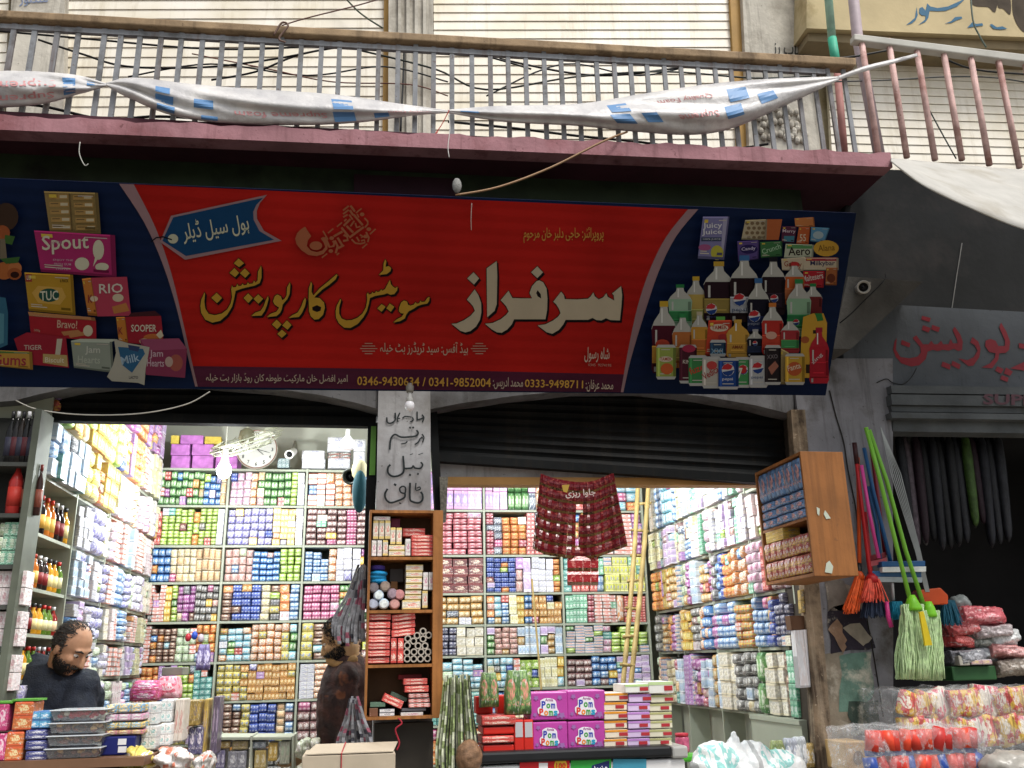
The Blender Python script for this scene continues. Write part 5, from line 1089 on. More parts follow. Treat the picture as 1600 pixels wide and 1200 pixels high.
# awning on the neighbour's side
aw = MB(); A = [(1392, 248), (1440, 252), (1500, 258), (1600, 266), (1760, 278)]; Bq = [(1392, 252), (1440, 288), (1510, 322), (1600, 358), (1760, 402)]
A_, B_ = sp2(A, 8), sp2(Bq, 8); n = len(A_); nv = 8
vs = []
for i in range(n):
    for j in range(nv + 1):
        v = j / nv; x = A_[i][0] * (1 - v) + B_[i][0] * v; y = A_[i][1] * (1 - v) + B_[i][1] * v
        vs.append(at(x, y, 4.3 - .75 * v - .05 * math.sin(math.pi * v) + .015 * math.sin(i * .9 + j)))
aw.add(vs, [(i * (nv + 1) + j, i * (nv + 1) + j + 1, (i + 1) * (nv + 1) + j + 1, (i + 1) * (nv + 1) + j) for i in range(n - 1) for j in range(nv)])
o = aw.build('awning', mat('off white canvas', '#b4b2ac', .8, .12, 6, .2, dirt='#a09b90'), smooth=True); solid(o, .006); tag(o, 'sagging off white canvas awning over the neighbouring shop', 'awning')

# ================================================================== OPEN WOODEN CABINET ON THE PILLAR
def cabinet_box(root, x0, x1, y0, y1, z0, z1, shelves, m, tl=.012, tr=.012, back=True):
    MB().box(x0, x0 + tl, y0, y1, z0, z1).build('side_panel', m, root, bevel=.002)
    MB().box(x1 - tr, x1, y0, y1, z0, z1).build('side_panel', m, root, bevel=.002)
    MB().box(x0 + tl, x1 - tr, y0 + .001, y1, z1 - .014, z1).build('top_panel', m, root)
    MB().box(x0 + tl, x1 - tr, y0 + .001, y1, z0, z0 + .014).build('bottom_panel', m, root)
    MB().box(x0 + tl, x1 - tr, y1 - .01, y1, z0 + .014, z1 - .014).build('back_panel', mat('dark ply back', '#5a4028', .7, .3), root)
    for z in shelves: MB().box(x0 + tl, x1 - tr, y0 + .004, y1 - .01, z - .014, z).build('shelf', m, root)
CY = 4.5
xa, xb = at(573, 960, CY).x, at(692, 960, CY).x
zt_, zb_ = at(630, 797, CY).z, at(625, 1124, CY).z
zs_ = [at(625, y, CY).z for y in (870, 953, 1038)]
cab = thing('wooden_cabinet', 'open pine cabinet with four compartments fixed to the lettered pillar', 'cabinet', (.2, CY, zb_))
cabinet_box(cab, xa, xb, CY, CY + .185, zb_, zt_, zs_, wood, .012, .05)
def logo_box(name, base, acc, third): return pack_mat(name, base, acc, third, 0, .45)
redb = logo_box('red cigarette style carton', '#d2281c', '#f0d0b0', '#c41f18'); crm = logo_box('cream carton', '#f0e6cc', '#d8402c', '#e2c060'); whb = logo_box('white carton', '#eeeae2', '#b03a6a', '#e6e2e0')
ks = 3.24
COMP = ['top compartment', 'second compartment', 'third compartment', 'lowest compartment']
def inbox(name, r, m, label, comp, y=CY + .02, d=.14, tilt=0, grp=None):
    x0, y0, x1, y1 = r; a = at(550 + x0 / ks, 780 + y1 / ks, y); b = at(550 + x1 / ks, 780 + y0 / ks, y)
    mb = MB(); w_, h_ = (b.x - a.x) * .98, (b.z - a.z) * .985
    mb.box(-w_ / 2, w_ / 2, 0, d, -h_ / 2, h_ / 2); o = mb.build(name, m, bevel=.002)
    o.location = ((a.x + b.x) / 2, y + R.uniform(0, .012), (a.z + b.z) / 2); o.rotation_euler = (0, rad(tilt), R.uniform(-.03, .03))
    lb = f"{label}, {comp} of the pine cabinet"; return tag(o, lb, 'carton', grp or f"{label}s in the {comp} of the pine cabinet")
for r in [(105, 106, 135, 203), (136, 106, 165, 203), (166, 106, 195, 203), (193, 142, 221, 229), (224, 142, 253, 228), (155, 205, 183, 287)]: inbox('carton', r, crm, 'cream carton standing upright', COMP[0])
inbox('carton', (108, 86, 195, 105), whb, 'white carton lying across the upright ones', COMP[0])
for r in [(98, 205, 125, 288), (127, 205, 153, 288), (269, 200, 297, 287)]: inbox('carton', r, whb, 'white carton standing upright', COMP[0])
for r in [(185, 231, 268, 257), (185, 259, 268, 288)]: inbox('carton', r, crm, 'cream carton lying flat', COMP[0])
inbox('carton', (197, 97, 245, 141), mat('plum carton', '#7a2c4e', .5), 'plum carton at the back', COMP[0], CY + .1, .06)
inbox('carton', (255, 146, 372, 187), redb, 'red carton set back on top', COMP[0], CY + .05, .11)
for r in [(299, 180, 413, 214), (299, 216, 413, 250), (299, 252, 415, 287)]: inbox('carton', r, redb, 'red carton in the stack', COMP[0])
for r in [(272, 330, 362, 364), (272, 366, 358, 395), (272, 397, 356, 425), (270, 427, 354, 456), (268, 458, 352, 482), (266, 484, 352, 508), (252, 511, 348, 559)]: inbox('carton', r, crm, 'cream carton in the flat stack', COMP[1])
for r in [(360, 368, 387, 460), (389, 368, 415, 460)]: inbox('carton', r, whb, 'white carton standing on end', COMP[1])
inbox('carton', (355, 463, 384, 552), crm, 'cream carton standing on end', COMP[1])
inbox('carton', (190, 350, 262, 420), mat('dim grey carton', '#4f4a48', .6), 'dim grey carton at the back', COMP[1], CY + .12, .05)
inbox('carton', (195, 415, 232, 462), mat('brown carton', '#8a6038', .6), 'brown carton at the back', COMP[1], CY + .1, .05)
def cloth(name, r, m, label, y):
    x0, y0, x1, y1 = r; a = at(550 + x0 / ks, 780 + y1 / ks, y); b = at(550 + x1 / ks, 780 + y0 / ks, y); c = (a + b) / 2 + V((0, .05, 0)); mb = MB()
    for k in range(3): mb.ell(c + V((R.uniform(-.006, .006), R.uniform(-.01, .01), (k - 1) * (b.z - a.z) * .28)), (b.x - a.x) * .5, .05, (b.z - a.z) * .24, 14)
    o = mb.build(name, m, smooth=True); md = o.modifiers.new('r', 'REMESH'); md.mode = 'VOXEL'; md.voxel_size = .004; md.use_smooth_shade = True; tag(o, label, 'cloth')
cloth('folded_cloth', (92, 330, 174, 356), mat('violet cloth', '#4a3a8a', .8, .3, 30, .3), 'folded violet cloth topmost in the pine cabinet', CY + .02)
cloth('folded_cloth', (85, 358, 184, 428), mat('bright blue cloth', '#1f8ac0', .8, .3, 30, .3), 'folded bright blue cloth under the violet one', CY + .02)
JL = 'round jar seen end on, second compartment of the pine cabinet'
for k, (x, y, h) in enumerate([(110, 448, '#6a6468'), (168, 441, '#8a7a70'), (205, 478, '#8c7a84'), (240, 483, '#b07a7a'), (135, 485, '#c4d4e4'), (107, 531, '#9aa0b0'), (161, 529, '#c8d8e8'), (216, 531, '#b88a84')]):
    p = at(550 + x / ks, 780 + y / ks, CY + .02); t = thing('jar', JL, 'jar', p, 'jars lying on their sides in the pine cabinet')
    MB().lathe([(.001, 0), (.022, .002), (.026, .01), (.026, .1), (.001, .1)], p, 16, 0, Matrix.Rotation(rad(-90), 3, 'X')).build('body', mat('jar ' + h, h, .25, .2, 30), t)
    MB().lathe([(.001, -.004), (.019, -.003), (.02, .003)], p, 14, 0, Matrix.Rotation(rad(-90), 3, 'X')).build('lid', mat('jar lid ' + h, gain(h, 1.4), .3, .3, 60), t)
for r in [(80, 580, 198, 613), (76, 620, 195, 655), (76, 657, 195, 690), (75, 692, 195, 726), (70, 728, 192, 762), (68, 765, 192, 797), (66, 800, 190, 832)]: inbox('carton', r, redb, 'red carton in the tall flat stack', COMP[2])
for r in [(200, 578, 322, 615), (200, 617, 322, 655), (198, 657, 320, 694)]: inbox('carton', r, redb, 'red carton leaning on a slant', COMP[2], tilt=-6)
for r in [(195, 703, 227, 832), (230, 703, 262, 832)]: inbox('carton', r, redb, 'red carton standing on end', COMP[2])
tb = mat('cardboard tube', '#b5aca0', .7, .15, 12); tbd = mat('tube bore', '#1a1614', .9)
for k, (x, y) in enumerate([(360, 668), (330, 690), (388, 688), (283, 705), (312, 718), (360, 707), (280, 740), (335, 742), (370, 742), (278, 775), (314, 773), (350, 773), (385, 773), (280, 808), (313, 808), (347, 808), (382, 806)]):
    p = at(550 + x / ks, 780 + y / ks, CY + .02)
    o = MB().lathe([(.0105, .1), (.0105, 0), (.0165, 0), (.0165, .13), (.0105, .13), (.0105, .1)], p, 14, 0, Matrix.Rotation(rad(-90), 3, 'X')).build('cardboard_tube', tb, smooth=False)
    tag(o, 'hollow cardboard tube, end facing out, third compartment of the pine cabinet', 'tube', 'cardboard tubes in the pine cabinet')
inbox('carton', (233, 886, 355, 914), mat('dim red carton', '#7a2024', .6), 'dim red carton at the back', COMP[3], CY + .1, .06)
for r in [(258, 906, 383, 941), (265, 943, 390, 979)]: inbox('carton', r, redb, 'red carton, thick, upper in the stack', COMP[3])
for r in [(285, 984, 390, 1006), (285, 1008, 395, 1031), (285, 1033, 398, 1055)]: inbox('carton', r, logo_box('red white carton', '#d8382c', '#f4e8e0', '#f2dcd4'), 'red and white slim carton low in the stack', COMP[3])
inbox('carton', (150, 1000, 262, 1045), redb, 'red carton lying aslant on its own', COMP[3], tilt=24); inbox('carton', (192, 988, 282, 1012), mat('dark green carton', '#4a6658', .5), 'dark green carton lying aslant', COMP[3], CY + .06, .08, tilt=24)
inbox('carton', (90, 1028, 170, 1054), mat('grey green carton', '#5f7a68', .5), 'grey green carton on the brown jar', COMP[3]); inbox('carton', (86, 1057, 132, 1102), mat('brown jar glass', '#7a5440', .3), 'brown squarish jar', COMP[3])
inbox('carton', (138, 1060, 216, 1101), logo_box('white black carton', '#e8e8ea', '#2a2a36', '#30303c'), 'white carton with black stripes', COMP[3])
inbox('carton', (250, 1057, 376, 1075), mat('slate carton', '#5a5a60', .5), 'slate carton lying flat', COMP[3]); inbox('carton', (245, 1077, 362, 1101), whb, 'pale carton lying lowest', COMP[3])

# ================================================================== ORANGE SIDE CABINET
OYF = 4.1; oc0 = at(1250, 705, OYF); oc1 = at(1308, 707, OYF); ocb = at(1275, 900, OYF)
OX0, OX1, OZ1, OZ0, OYA, OYB = oc0.x, oc1.x + .03, oc0.z, ocb.z, OYF, 4.63
oc = thing('orange_cabinet', 'orange stained cabinet jutting over the street with blue and red packs', 'cabinet', (OX0, OYA, OZ0))
MB().box(OX0, OX1, OYA, OYA + .016, OZ0, OZ1).build('side_panel', wood_or, oc, bevel=.002); MB().box(OX0, OX1, OYB, OYB + .016, OZ0, OZ1).build('side_panel', wood_or, oc)
MB().box(OX0, OX1, OYA + .016, OYB, OZ1 - .016, OZ1 - .001).build('top_panel', wood_or, oc); MB().box(OX0, OX1, OYA + .016, OYB, OZ0 + .001, OZ0 + .016).build('bottom_panel', wood_or, oc)
MB().box(OX1 - .012, OX1 - .001, OYA + .016, OYB, OZ0 + .016, OZ1 - .016).build('back_panel', wood_or, oc)
OZM = OZ0 + (OZ1 - OZ0) * .47
MB().box(OX0 + .003, OX1 - .012, OYA + .016, OYB, OZM - .014, OZM).build('shelf', wood_or, oc)
m = MB()
for pts in ([(1276, 792), (1281, 795), (1280, 806), (1277, 803)], [(1289, 797), (1293, 802), (1298, 810), (1291, 811), (1287, 803)], [(1291, 880), (1296, 876), (1302, 885), (1300, 896), (1289, 894)]): poly_px(m, pts, plane_y(OYA), .003 + len(m.f) * .0002)
m.build('paint_chip', flat('#b8c0b0'), oc)
nav = pack_mat('navy snack pack', '#24406e', '#d8604a', '#5a8ac0', 1); rdp = pack_mat('red snack pack', '#a8302a', '#e8d0c8', '#d8a848', 1)
def sidepack(m, y0, y1, z0, z1, label, grp, name='snack_pack'):
    P = SHAPES['p']; mb = MB(); mb.add([(v[0] * (y1 - y0), v[1] * .12, v[2] * (z1 - z0)) for v in P.v], P.f)
    o = mb.build(name, m, smooth=True); o.location = (OX0 + .055, (y0 + y1) / 2, (z0 + z1) / 2); o.rotation_euler = (R.uniform(-.05, .05), 0, rad(-90)); tag(o, label, 'packet', grp)
ya, yb2 = OYA + .02, OYB - .005
for i in range(5): sidepack(nav, ya + (yb2 - ya) * i / 5, ya + (yb2 - ya) * (i + .96) / 5, OZM + .142, OZ1 - .02, 'navy snack pack standing upright in the upper half of the orange cabinet', 'upright navy packs in the orange cabinet')
for i in range(3):
    for j in range(3): sidepack(nav, ya + (yb2 - ya) * i / 3, ya + (yb2 - ya) * (i + .96) / 3, OZM + .003 + j * .046, OZM + .047 + j * .046, 'navy snack pack lying flat under the upright ones in the orange cabinet', 'flat navy packs in the orange cabinet')
for i in range(7):
    for j in range(2): sidepack(rdp, ya + (yb2 - ya) * i / 7, ya + (yb2 - ya) * (i + .97) / 7, OZ0 + .018 + j * .1, OZ0 + .115 + j * .1, 'red snack pack in the lower half of the orange cabinet', 'red packs in the orange cabinet')
mb = MB().box(OX0 + .004, OX0 + .1, OYB - .24, OYB - .03, OZ0 + .215, OZ0 + .275)
tag(mb.build('yellow_box', pack_mat('yellow dotted box', '#d8a820', '#3a2a14', '#e8c040', 0), bevel=.003), 'yellow box lying on the red packs in the orange cabinet', 'box')

# ================================================================== RED SACHET SKIRT
SY = 4.62
def sachet_mat(name, a, b, c):
    k = NB(name); g = k.n('ShaderNodeTexCoord').outputs['Object']
    n1 = k.noise(g, 55, 2); cc = k.mix(k.ramp(n1, .56, .6), lin(a), lin(c)); k.put(k.b.inputs['Base Color'], cc); k.b.inputs['Roughness'].default_value = .22; k.bump(k.noise(g, 40, 3), .35, .01); return k.m
sred, sgold = sachet_mat('red sachet film', '#6a121c', '#6a121c', '#8e4038'), sachet_mat('gold sachet film', '#7a5a30', '#7a5a30', '#3a2414')
skt = thing('sachet_skirt', 'skirt of joined dark red sachet strips hanging from the wooden beam', 'sachets', at(905, 745, SY))
topE = sp2([(845, 741), (862, 747), (885, 752), (905, 754), (928, 752), (945, 745), (958, 740)], 6); botE = sp2([(833, 857), (850, 866), (875, 870), (905, 873), (930, 871), (955, 862), (980, 853)], 6)
NS = 13
def lerpP(P, u): x = u * (len(P) - 1); i = min(int(x), len(P) - 2); f = x - i; return (P[i][0] * (1 - f) + P[i + 1][0] * f, P[i][1] * (1 - f) + P[i + 1][1] * f)
for k in range(NS):
    mb = MB(); u0, u1 = k / NS + .002, (k + 1) / NS - .002; rows = 7; sub = 4
    for r_ in range(rows):
        if k == 6 and r_ == 2: continue
        for s_ in range(sub):
            v0, v1 = (r_ + s_ / sub) / rows, (r_ + (s_ + 1) / sub) / rows
            def SP(u, v):
                a, b = lerpP(topE, u), lerpP(botE, u); puff = math.sin(math.pi * ((v * rows) % 1 if (v * rows) % 1 > 1e-6 else 0)) * .012
                fold = .02 * math.sin(u * 21) * v
                return at(a[0] + (b[0] - a[0]) * v, a[1] + (b[1] - a[1]) * v, SY - puff - fold)
            um = (u0 + u1) / 2
            ga = .009 if k == 6 and 2 < r_ < 6 else 0
            q = [SP(u0 + ga * 4, v0), SP(u0 + ga * 4, v1), SP(um, v1) - V((0, .008, 0)), SP(um, v0) - V((0, .008, 0))]; q2 = [SP(um, v0) - V((0, .008, 0)), SP(um, v1) - V((0, .008, 0)), SP(u1, v1), SP(u1, v0)]
            mi = 1 if s_ == 3 else 0
            mb.face(q, mi); mb.face(q2, mi)
    o = mb.build('sachet_strip', [sred, sgold], skt, smooth=False); solid(o, .004, 1)
for k in range(4):
    mb = MB(); x0, x1 = 886 + k * 12.4, 886 + (k + 1) * 12.2
    for r_ in range(2):
        y0 = 870 + r_ * 22; y1 = y0 + 21.5
        for s_, (a, b) in enumerate([(0, .3), (.3, .78), (.78, 1)]):
            pf = [0, .014, .014, 0]; mb.face([at(x0, y0 + 22 * a, SY - pf[s_]), at(x0 + .5, y0 + 22 * b, SY - pf[s_ + 1]), at(x1, y0 + 22 * b, SY - pf[s_ + 1]), at(x1, y0 + 22 * a, SY - pf[s_])], 1 if s_ == 2 else 0)
    solid(mb.build('sachet_strip', [sachet_mat('bright red sachet', '#a01820', '#a01820', '#c87068'), sgold], skt), .004, 1)
mt_ = MB(); text_px(mt_, shape('جاوا ریزی'), (884, 779), (931, 776), 13, plane_y(SY - .06), 0, .015); mt_.build('white_lettering', flat('#c8b8b0'), skt)
mt_ = MB(); poly_px(mt_, [(878, 758), (890, 757), (886, 770), (880, 768)], plane_y(SY - .055)); mt_.build('gold_badge', flat('#b09038'), skt)
# ---- bundles of hanging grey strips by the doorway
def strips(name, label, top, bots, y, cols, wd, kids='strip', sp=.22):
    t = thing(name, label, 'strips', at(*top, y))
    for i, (bx_, by_) in enumerate(bots):
        r = random.Random(i * 5 + int(top[0])); mb = MB(); tx = top[0] + (bx_ - top[0]) * sp; ty = top[1] + r.uniform(-3, 5)
        path = sp2([(tx, ty), (tx + (bx_ - tx) * .45 + r.uniform(-1, 1), ty + (by_ - ty) * .4), (bx_ + r.uniform(-1, 1), ty + (by_ - ty) * .75), (bx_, by_)], 4)
        yy = y - .012 * (i % 3) - .004 * i
        for j in range(len(path) - 1):
            (ax, ay), (bx2, by2) = path[j], path[j + 1]; w0 = wd * (.5 + .5 * j / len(path)); w1 = wd * (.5 + .5 * (j + 1) / len(path)); z_ = .006 * (j % 2)
            if sp > .5: mb.face([at(ax + w0 * .55, ay, yy - .004), at(bx2 + w1 * .55, by2, yy - .006), at(bx2 + w1 * 1.15, by2, yy - .006), at(ax + w0 * 1.15, ay, yy - .004)], 1)
            mb.face([at(ax - w0, ay, yy - z_), at(bx2 - w1, by2, yy - .006 + z_), at(bx2 + w1, by2, yy + .004), at(ax + w0, ay, yy + .004)], r.choice((0, 2, 2, 0) if sp > .5 else (0, 0, 0, 0, 0, 0, 1, 2)))
        solid(mb.build(kids, cols, t), .003)
    return t
gs = [mat('grey foil strip', '#84858a', .35, .4, 40), mat('dark foil strip', '#3c3c44', .35, .4, 40), mat('pink printed foil', '#8a5060', .35, .4, 40)]
strips('sachet_bundle', 'fanned bundle of grey foil sachet strips hanging in front of the shopper', (571, 884), [(522 + i * 4.2, 1000 + (i % 3) * 5 - abs(i - 5) * 1.2) for i in range(12)], 4.62, gs, 3.2)
strips('sachet_bundle', 'second bundle of grey foil strips hanging below the first beside the carton', (553, 1090), [(528 + i * 4.6, 1180 - (i % 3) * 4) for i in range(12)], 4.5, gs, 3.2)
gb = [mat('green leaf strip', '#9fb07a', .35, .6, 60), mat('black strip edge', '#16181a', .35, .3, 30), mat('pale green strip', '#d2d8bc', .35, .4, 30)]
strips('sachet_bundle', 'drooping bundle of green and black sachet strips beside the chest freezer', (714, 1056), [(684 + i * 5.0, 1215 - abs(i - 5) * 3 - (i % 2) * 8) for i in range(13)], 4.42, gb, 3.6, sp=.62)
o = MB().ell(at(733, 1182, 4.36), .062, .055, .07, 24).build('net_bag', mat('brown net bag', '#8a6a50', .5, .5, 40, .5), smooth=True); dm = o.modifiers.new('d', 'DISPLACE'); tx = bpy.data.textures.new('net', 'VORONOI'); tx.noise_scale = .022; dm.texture = tx; dm.strength = .02; dm.texture_coords = 'GLOBAL'; o.modifiers.new('s', 'SUBSURF').render_levels = 1; tag(o, 'round brown net bag beside the chest freezer', 'bag')
# patterned strip at the guide rail
o = MB().slab([at(687, 745, 4.76), at(700, 745, 4.76), at(697, 815, 4.76), at(689, 818, 4.76)][::-1], (0, .02, 0)).build('mesh_strip', mat('woven strip', '#6b685e', .7, .6, 80), None); tag(o, 'woven grey strip hanging at the guide rail above the rose packets', 'strip')

# ================================================================== BAMBOO LADDER
lad = thing('bamboo_ladder', 'narrow bamboo ladder leaning against the bright back shelves', 'ladder', at(985, 1070, 6.5))
bam = mat('bamboo', '#ad9560', .55, .3, 9, .15, dirt='#857040', dirt_lo=.55)
def bamboo(pts, y0, y1, r, name, parent):
    P = [at(px_, py_, y0 + (y1 - y0) * i / (len(pts) - 1)) for i, (px_, py_) in enumerate(pts)]; Pq = []; rs = []
    for a, b in zip(P, P[1:]):
        n = max(2, int((b - a).length / .26))
        for j in range(n):
            for t, rr_ in ((0, 1.2), (.05, 1), (.95, 1)): Pq.append(a.lerp(b, (j + t) / n)); rs.append(r * rr_)
    Pq.append(P[-1]); rs.append(r); return MB().tube(Pq, rs, 8).build(name, bam, parent, smooth=True)
bamboo([(998, 735), (992, 850), (983, 965), (972, 1085)], 6.9, 6.35, .018, 'side_rail', lad); bamboo([(1015, 735), (1007, 850), (998, 950), (984, 1085)], 6.9, 6.35, .019, 'side_rail', lad)
for xL_, yL_, xR_, yR_, yy in [(993, 788, 1014, 786, 6.82), (990, 828, 1010, 830, 6.75), (988, 868, 1006, 868, 6.7), (983, 908, 1001, 906, 6.62), (980, 950, 997, 952, 6.55), (976, 995, 993, 993, 6.47), (972, 1038, 989, 1040, 6.4)]: bamboo([(xL_ - 3, yL_), (xR_ + 3, yR_)], yy, yy, .011, 'rung', lad)
o = bamboo([(831, 905), (838, 985), (846, 1078)], 7.25, 7.1, .008, 'bamboo_stick', None); tag(o, 'thin bamboo stick standing in front of the pale back shelves', 'stick')

# ================================================================== CHEST FREEZER AND WHAT STANDS ON IT
FY = 4.38
fz0, fz1 = at(752, 1186, FY), at(1072, 1186, FY)
FT = at(900, 1170, FY).z
fr_ = thing('chest_freezer', 'white chest freezer with black rim and colourful adverts on its front', 'freezer', (1.05, FY, .3))
MB().box(fz0.x, fz1.x, FY + .01, FY + .62, .32, FT - .06).build('body', mat('freezer white', '#dcdcdc', .3, .05, 2), fr_, bevel=.015)
MB().box(fz0.x - .012, fz1.x - .07, FY - .012, FY + .63, FT - .05, FT).build('rim', mat('black rubber rim', '#1d1f22', .4, .2), fr_, bevel=.012)
MB().box(fz1.x - .068, fz1.x + .01, FY - .01, FY + .63, FT - .058, FT - .004).build('rim_end', mat('grey rim end', '#a8a8a4', .4, .1), fr_, bevel=.01)
m = MB(); mats = [flat('#c41c22'), flat('#e8c23a'), flat('#2f9a3c'), flat('#1d2a60'), flat('#3f8fa8'), flat('#f0f0f0')]
PF = plane_y(FY + .01)
for k, (pts, mi) in enumerate([([(812, 1186), (890, 1186), (890, 1260), (812, 1260)], 0), (ell_px(876, 1196, 10, 11), 1), ([(892, 1186), (955, 1186), (955, 1260), (892, 1260)], 2), ([(925, 1196), (952, 1188), (952, 1215), (920, 1220)], 3), ([(958, 1186), (1010, 1186), (1010, 1260), (958, 1260)], 4), ([(842, 1192), (856, 1192), (856, 1205), (842, 1205)], 5)]): poly_px(m, pts, PF, .003 + k * .0004, m=mi)
text_px(m, '100', (869, 1201), (884, 1201), 9, PF, .008, .02, 0); text_px(m, shape('مزیدار'), (926, 1210), (950, 1205), 12, PF, .008, .02, 5)
m.build('advert', mats, fr_)
pom = mat('magenta carton', '#b844a0', .45, .12, 5)
pomt = mat('magenta carton top', '#c890c0', .45, .2, 12)
def pombox(label, x0, y0, x1, y1, y, d):
    a, b = at(x0, y1, y), at(x1, y0, y); c = (a + b) / 2
    t = thing('sweets_carton', label, 'carton', (c.x, y, a.z), 'magenta cartons on the chest freezer')
    MB().box(a.x, b.x, y, y + d, a.z, b.z).build('box', pom, t, bevel=.006)
    P_ = plane_y(y); W, H = x1 - x0, y1 - y0; m = MB(); cols = [flat(h) for h in ('#2a3aa8', '#d83a30', '#3f9a40', '#e88a2a', '#2a9ac0', '#e8e4ec', '#9a6aa8', '#8f2a80')]
    k = 0; U = lambda u, v: (x0 + W * u, y0 + H * v)
    for (u, v, r) in [(.15, .22, .06), (.8, .2, .06), (.86, .82, .08), (.12, .8, .05), (.75, .86, .04)]: poly_px(m, [(U(u, v)[0] + r * W * math.cos(i) * (1 + .3 * math.sin(i * 5)), U(u, v)[1] + r * W * math.sin(i) * (1 + .3 * math.sin(i * 5))) for i in [j * .42 for j in range(15)]], P_, .003, m=6)
    cloud = [(.27, .3), (.4, .22), (.6, .24), (.7, .34), (.72, .55), (.78, .72), (.65, .82), (.4, .83), (.22, .76), (.2, .58), (.27, .5)]
    poly_px(m, sp2([U(*q) for q in cloud + cloud[:1]], 3)[:-1], P_, .0034, m=5)
    text_px(m, 'Arnia', U(.4, .33), U(.62, .33), H * .1, P_, .004, .02, 7)
    for i, ch in enumerate('Pom'): text_px(m, ch, U(.3 + .13 * i, .58), U(.3 + .13 * i + .115, .58), H * (.26 if i == 0 else .18), P_, .004, .04, (0, 2, 0)[i])
    for i, ch in enumerate('Poms'): text_px(m, ch, U(.24 + .13 * i, .83), U(.24 + .13 * i + .115, .83), H * (.25 if i == 0 else .18), P_, .0044, .04, (1, 3, 2, 4)[i])
    m.build('front_print', cols, t)
pombox('magenta printed carton at lower street side of the square of four', 833, 1127, 886, 1173, FY + .07, .2); pombox('magenta printed carton at the bottom next to the orange striped stack', 888, 1126, 945, 1171, FY + .08, .2)
pombox('magenta printed carton on top next to the green bag', 829, 1081, 886, 1126, FY + .07, .2); pombox('magenta printed carton on top next to the orange striped stack', 887, 1078, 945, 1125, FY + .08, .2)
def stackbox(label, grp, rects, y, d, base, acc, edge, name='sweets_box', tagc='#b03038'):
    for i, (x0, y0, x1, y1) in enumerate(rects):
        a, b = at(x0, y1, y), at(x1, y0, y); c = (a + b) / 2; ox = R.uniform(-.004, .004); yy = y + R.uniform(0, .012)
        t = thing(name, label, 'box', (c.x, yy, a.z), grp)
        MB().box(a.x + ox, b.x + ox, yy, yy + d, a.z + .0005, b.z - .001).build('box', mat('stack ' + base, base, .45, .1, 8), t, bevel=.003)
        MB().box(a.x + ox + .0005, b.x + ox - .0005, yy - .0015, yy + .002, b.z - (b.z - a.z) * .3, b.z - .002).build('lid_edge', mat('stack ' + edge, edge, .45, .1, 8), t)
        q = a.x + (b.x - a.x) * (.5 if i % 2 else .62); MB().box(q + ox, q + ox + .042, yy - .0025, yy + .001, a.z + (b.z - a.z) * .22, a.z + (b.z - a.z) * .62).build('red_tag', flat(tagc), t)
ys_ = lambda n, t_, b_: [(t_ + (b_ - t_) * i / n, t_ + (b_ - t_) * (i + 1) / n) for i in range(n)]
stackbox('white box with orange lid edge in the stack beside the magenta cartons', 'orange edged boxes on the freezer', [(946, p, 981, q) for p, q in ys_(6, 1082, 1168)], FY + .07, .22, '#e8dcc8', '', '#e0932a')
stackbox('lilac box in the middle stack on the freezer', 'lilac boxes on the freezer', [(982, p, 1016, q) for p, q in ys_(6, 1084, 1167)], FY + .07, .22, '#d6c0e2', '', '#b884c8')
stackbox('white box with green lid topping the lilac stack', 'single green lidded box', [(978, 1068, 1014, 1083)], FY + .06, .22, '#e6e6e0', '', '#b8d890')
stackbox('white box with green lid topping the cream stack', 'single green lidded box by the ladder', [(1015, 1064, 1052, 1084)], FY + .06, .22, '#e6e6e0', '', '#c2d8a0')
stackbox('cream and olive box in the stack at the end of the freezer', 'cream and olive boxes on the freezer', [(1017, p, 1051, q) for p, q in ys_(6, 1085, 1166)], FY + .07, .22, '#dcd8c0', '', '#b0b078')
RG = 'red cartons on the chest freezer'
rflat = mat('plain red carton', '#cc2a20', .45, .12, 6)
carton('red_carton', 'wide red carton with logos topmost of the red pile on the freezer', (752, 1117), (806, 1134), FY + .05, .2, redb, RG); carton('red_carton', 'wide red carton with grey patch second in the red pile', (755, 1135), (803, 1148), FY + .06, .2, rflat, RG)
carton('red_carton', 'wide red carton third in the red pile on the freezer', (753, 1149), (803, 1162), FY + .05, .2, redb, RG); carton('red_carton', 'wide red carton lowest in the red pile on the freezer', (755, 1163), (803, 1177), FY + .06, .2, rflat, RG)
for k, x in enumerate((804, 819)):
    o = carton('red_carton', ('narrow red and grey carton standing beside the red pile', 'narrow red and grey carton standing against the magenta cartons')[k], (x, 1124), (x + 14, 1174), FY + .06, .18, rflat, RG)
    a, b = at(x + 1.5, 1152, FY + .06), at(x + 12.5, 1128, FY + .06); h_ = MB().box(a.x - o.location.x, b.x - o.location.x, -.002, .003, a.z - o.location.z, b.z - o.location.z).build('grey_patch', flat('#b8b8bc'), None); h_.parent = o
carton('red_carton', 'red carton standing at the back beside the green bags', (744, 1088), (770, 1116), FY + .2, .1, rflat, RG); carton('red_carton', 'red carton standing behind the taller green bag', (778, 1086), (800, 1116), FY + .22, .1, rflat, RG)
gbm = pack_mat('green snack bag', '#5f8a34', '#d8502c', '#2f5a1e', 1)
def sbag(label, x0, y0, x1, y1, y, m, name='snack_bag', grp=None, d=.1, rz=0):
    a, b = at(x0, y1, y), at(x1, y0, y); mb = MB(); P = SHAPES['p']
    def w(z): return 1 - .35 * max(0, z) * 2 * .9
    mb.add([(v[0] * (b.x - a.x) * w(v[2]), v[1] * d, v[2] * (b.z - a.z)) for v in P.v], P.f); o = mb.build(name, m, smooth=True); o.location = (a + b) / 2; o.rotation_euler = (0, rz, 0); return tag(o, label, 'bag', grp)
